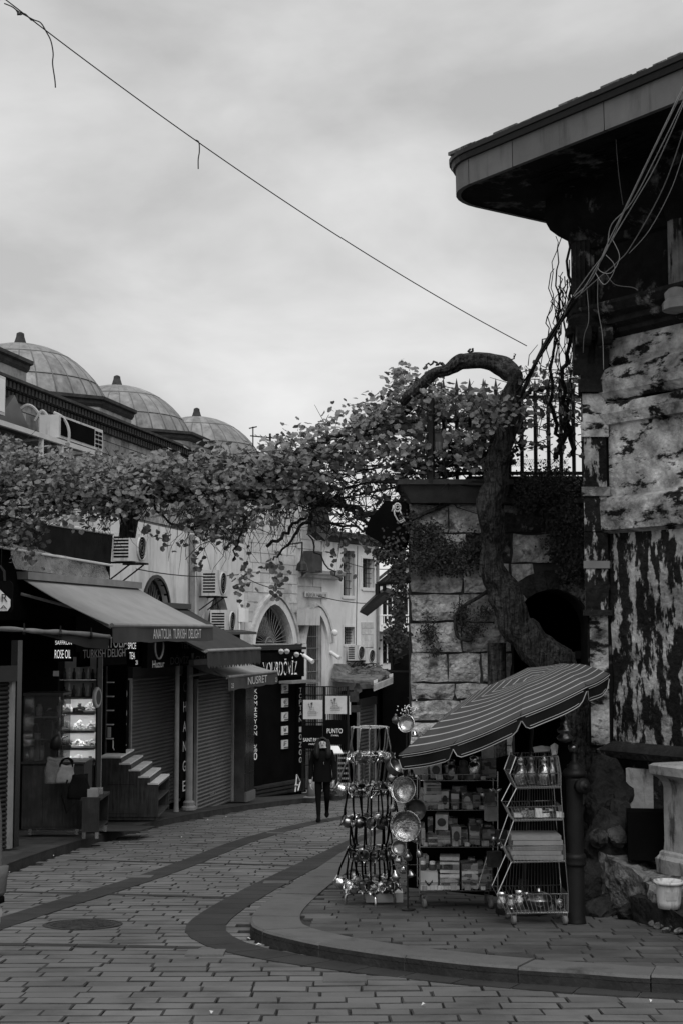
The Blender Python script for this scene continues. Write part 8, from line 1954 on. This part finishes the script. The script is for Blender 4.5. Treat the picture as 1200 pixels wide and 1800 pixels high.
for s, x, y, z in ((-1, -.08, -.2, .0), (1, .085, .25, .06)):
    mb = MB(); c = on_wk((x, y, z)); vs = []
    for k in range(9):
        f = k/8; w = .042*math.sin(math.pi*min(1, .25+f*.75))+.008; hgt = .11*(1-f)**1.2+.035; yy = c.y+.1-.25*f
        for q in range(8): a = 2*math.pi*q/8; vs.append((c.x+w*math.cos(a), yy, c.z+max(0, hgt/2+hgt/2*math.sin(a))+(.03*f if s > 0 else 0)*-1*0))
    mb.add(vs, [(k*8+q, k*8+(q+1) % 8, (k+1)*8+(q+1) % 8, (k+1)*8+q) for k in range(8) for q in range(8)]+[tuple(range(7, -1, -1)), tuple(64+q for q in range(8))]); obj('shoe', mb, m_black, wk, True)
def hand(parent, o, M3, s=1.0, mat=m_skin):
    """palm with four bent fingers and a thumb; local -z runs to the finger tips, x across, -y the back of the hand"""
    V = [(0, 0, 0), (0, 0, -.045), (0, .002, -.085)]; E = [(0, 1), (1, 2)]; Rr = [(.026, .018), (.036, .016), (.034, .014)]
    for i, (x, l) in enumerate(((-.03, .062), (-.01, .072), (.011, .068), (.03, .052))):
        b = len(V); V += [(x*.85, .002, -.075), (x, .004, -.085-l*.42), (x, .016, -.085-l*.75), (x, .032, -.085-l)]; E += [(1, b), (b, b+1), (b+1, b+2), (b+2, b+3)]; Rr += [.011, .0095, .0085, .007]
    b = len(V); V += [(-.03, .008, -.03), (-.05, .018, -.055), (-.052, .028, -.085)]; E += [(0, b), (b, b+1), (b+1, b+2)]; Rr += [.014, .011, .009]
    me = skin_mesh([tuple(Vector(v)*s) for v in V], E, [(r[0]*s, r[1]*s) if isinstance(r, tuple) else r*s for r in Rr]); me.name = 'hand'; me.materials.clear(); me.materials.append(mat)
    for p in me.polygons: p.use_smooth = True
    ob = bpy.data.objects.new('hand', me); COL.objects.link(ob); ob.parent = parent; ob.matrix_local = Matrix.Translation(Vector(o)-ORG[parent.name]) @ M3.to_4x4(); return ob
for s, v in ((-1, (-.24, -.03, .775)), (1, (.226, -.17, .835))):
    hand(wk, on_wk(v), Matrix.Rotation(math.pi/2*s, 3, 'Z') @ Matrix.Rotation(.1, 3, 'X'), .95)
# the passer-by cut off by the frame: only a sleeve and a hand with a watch show
Yp = 7.5
pb_ = Vector((P(-78, 1500, Yp).x, Yp, gz(Yp, .006)))
pp_ = thing('person', 'passer-by mostly outside the frame, grey sleeve and a dark wristwatch showing', 'person', tuple(pb_))
ex_ = P(-9, 1458, Yp)-pb_; wr_ = P(-3, 1580, Yp)-pb_; sh_z = 1.42
V = [(0, 0, .92), (0, 0, 1.1), (0, 0, 1.25), (0, 0, 1.4), (0, 0, 1.48), (0, -.02, 1.56), (0, -.03, 1.63), (0, -.03, 1.69), (-.09, 0, .86), (-.09, -.02, .48), (-.09, 0, .1), (-.09, -.14, .045), (.09, 0, .86), (.09, .02, .48), (.09, .06, .1), (.09, -.08, .045), (-.18, 0, 1.4), (-.22, .02, 1.12), (-.22, -.04, .88), (.17, 0, 1.4), (ex_.x-.02, .03, 1.2), (wr_.x, -.02, wr_.z)]
E = [(0, 1), (1, 2), (2, 3), (3, 4), (4, 5), (5, 6), (6, 7), (0, 8), (8, 9), (9, 10), (10, 11), (0, 12), (12, 13), (13, 14), (14, 15), (3, 16), (16, 17), (17, 18), (3, 19), (19, 20), (20, 21)]
Rr = [(.16, .12), (.15, .11), (.16, .11), (.14, .1), .055, (.07, .085), (.08, .1), (.06, .075), .1, .07, .05, .045, .1, .07, .05, .045, .07, .055, .045, .072, .056, .034]
m_sleeve = M('grey_sleeve', .1, rough=.9, var=.2, bump=.2, bscale=60)
person_mesh(V, E, Rr, [m_sleeve, m_skin, m_cloth], lambda c: 1 if c.z > 1.5 else (2 if c.z < .9 and abs(c.x) < .21 else 0), 'body', pp_, Matrix.Identity(4))
wp = pb_+Vector((wr_.x, -.02, wr_.z))
mb = MB(); mb.lathe([(.036, -.014), (.038, -.01), (.038, .012), (.036, .015)], wp+ZV*.0, 18, axis=(0.02, 0, 1)); obj('watch_strap', mb, m_black, pp_, True)
mb = MB(); mb.lathe([(.033, -.07), (.045, -.05), (.052, .03), (.056, .08)], wp+ZV*.09, 18); obj('cuff', mb, m_sleeve, pp_, True)
hand(pp_, wp-ZV*.01, Matrix.Rotation(rad(80), 3, 'Z'), 1.08)
mb = MB(); c = pb_+Vector((0, .02, 1.66)); mb.lathe([(.09, -.08), (.105, -.02), (.1, .05), (.07, .1), (.01, .125)], c, 16); obj('hair', mb, m_hair, pp_, True)
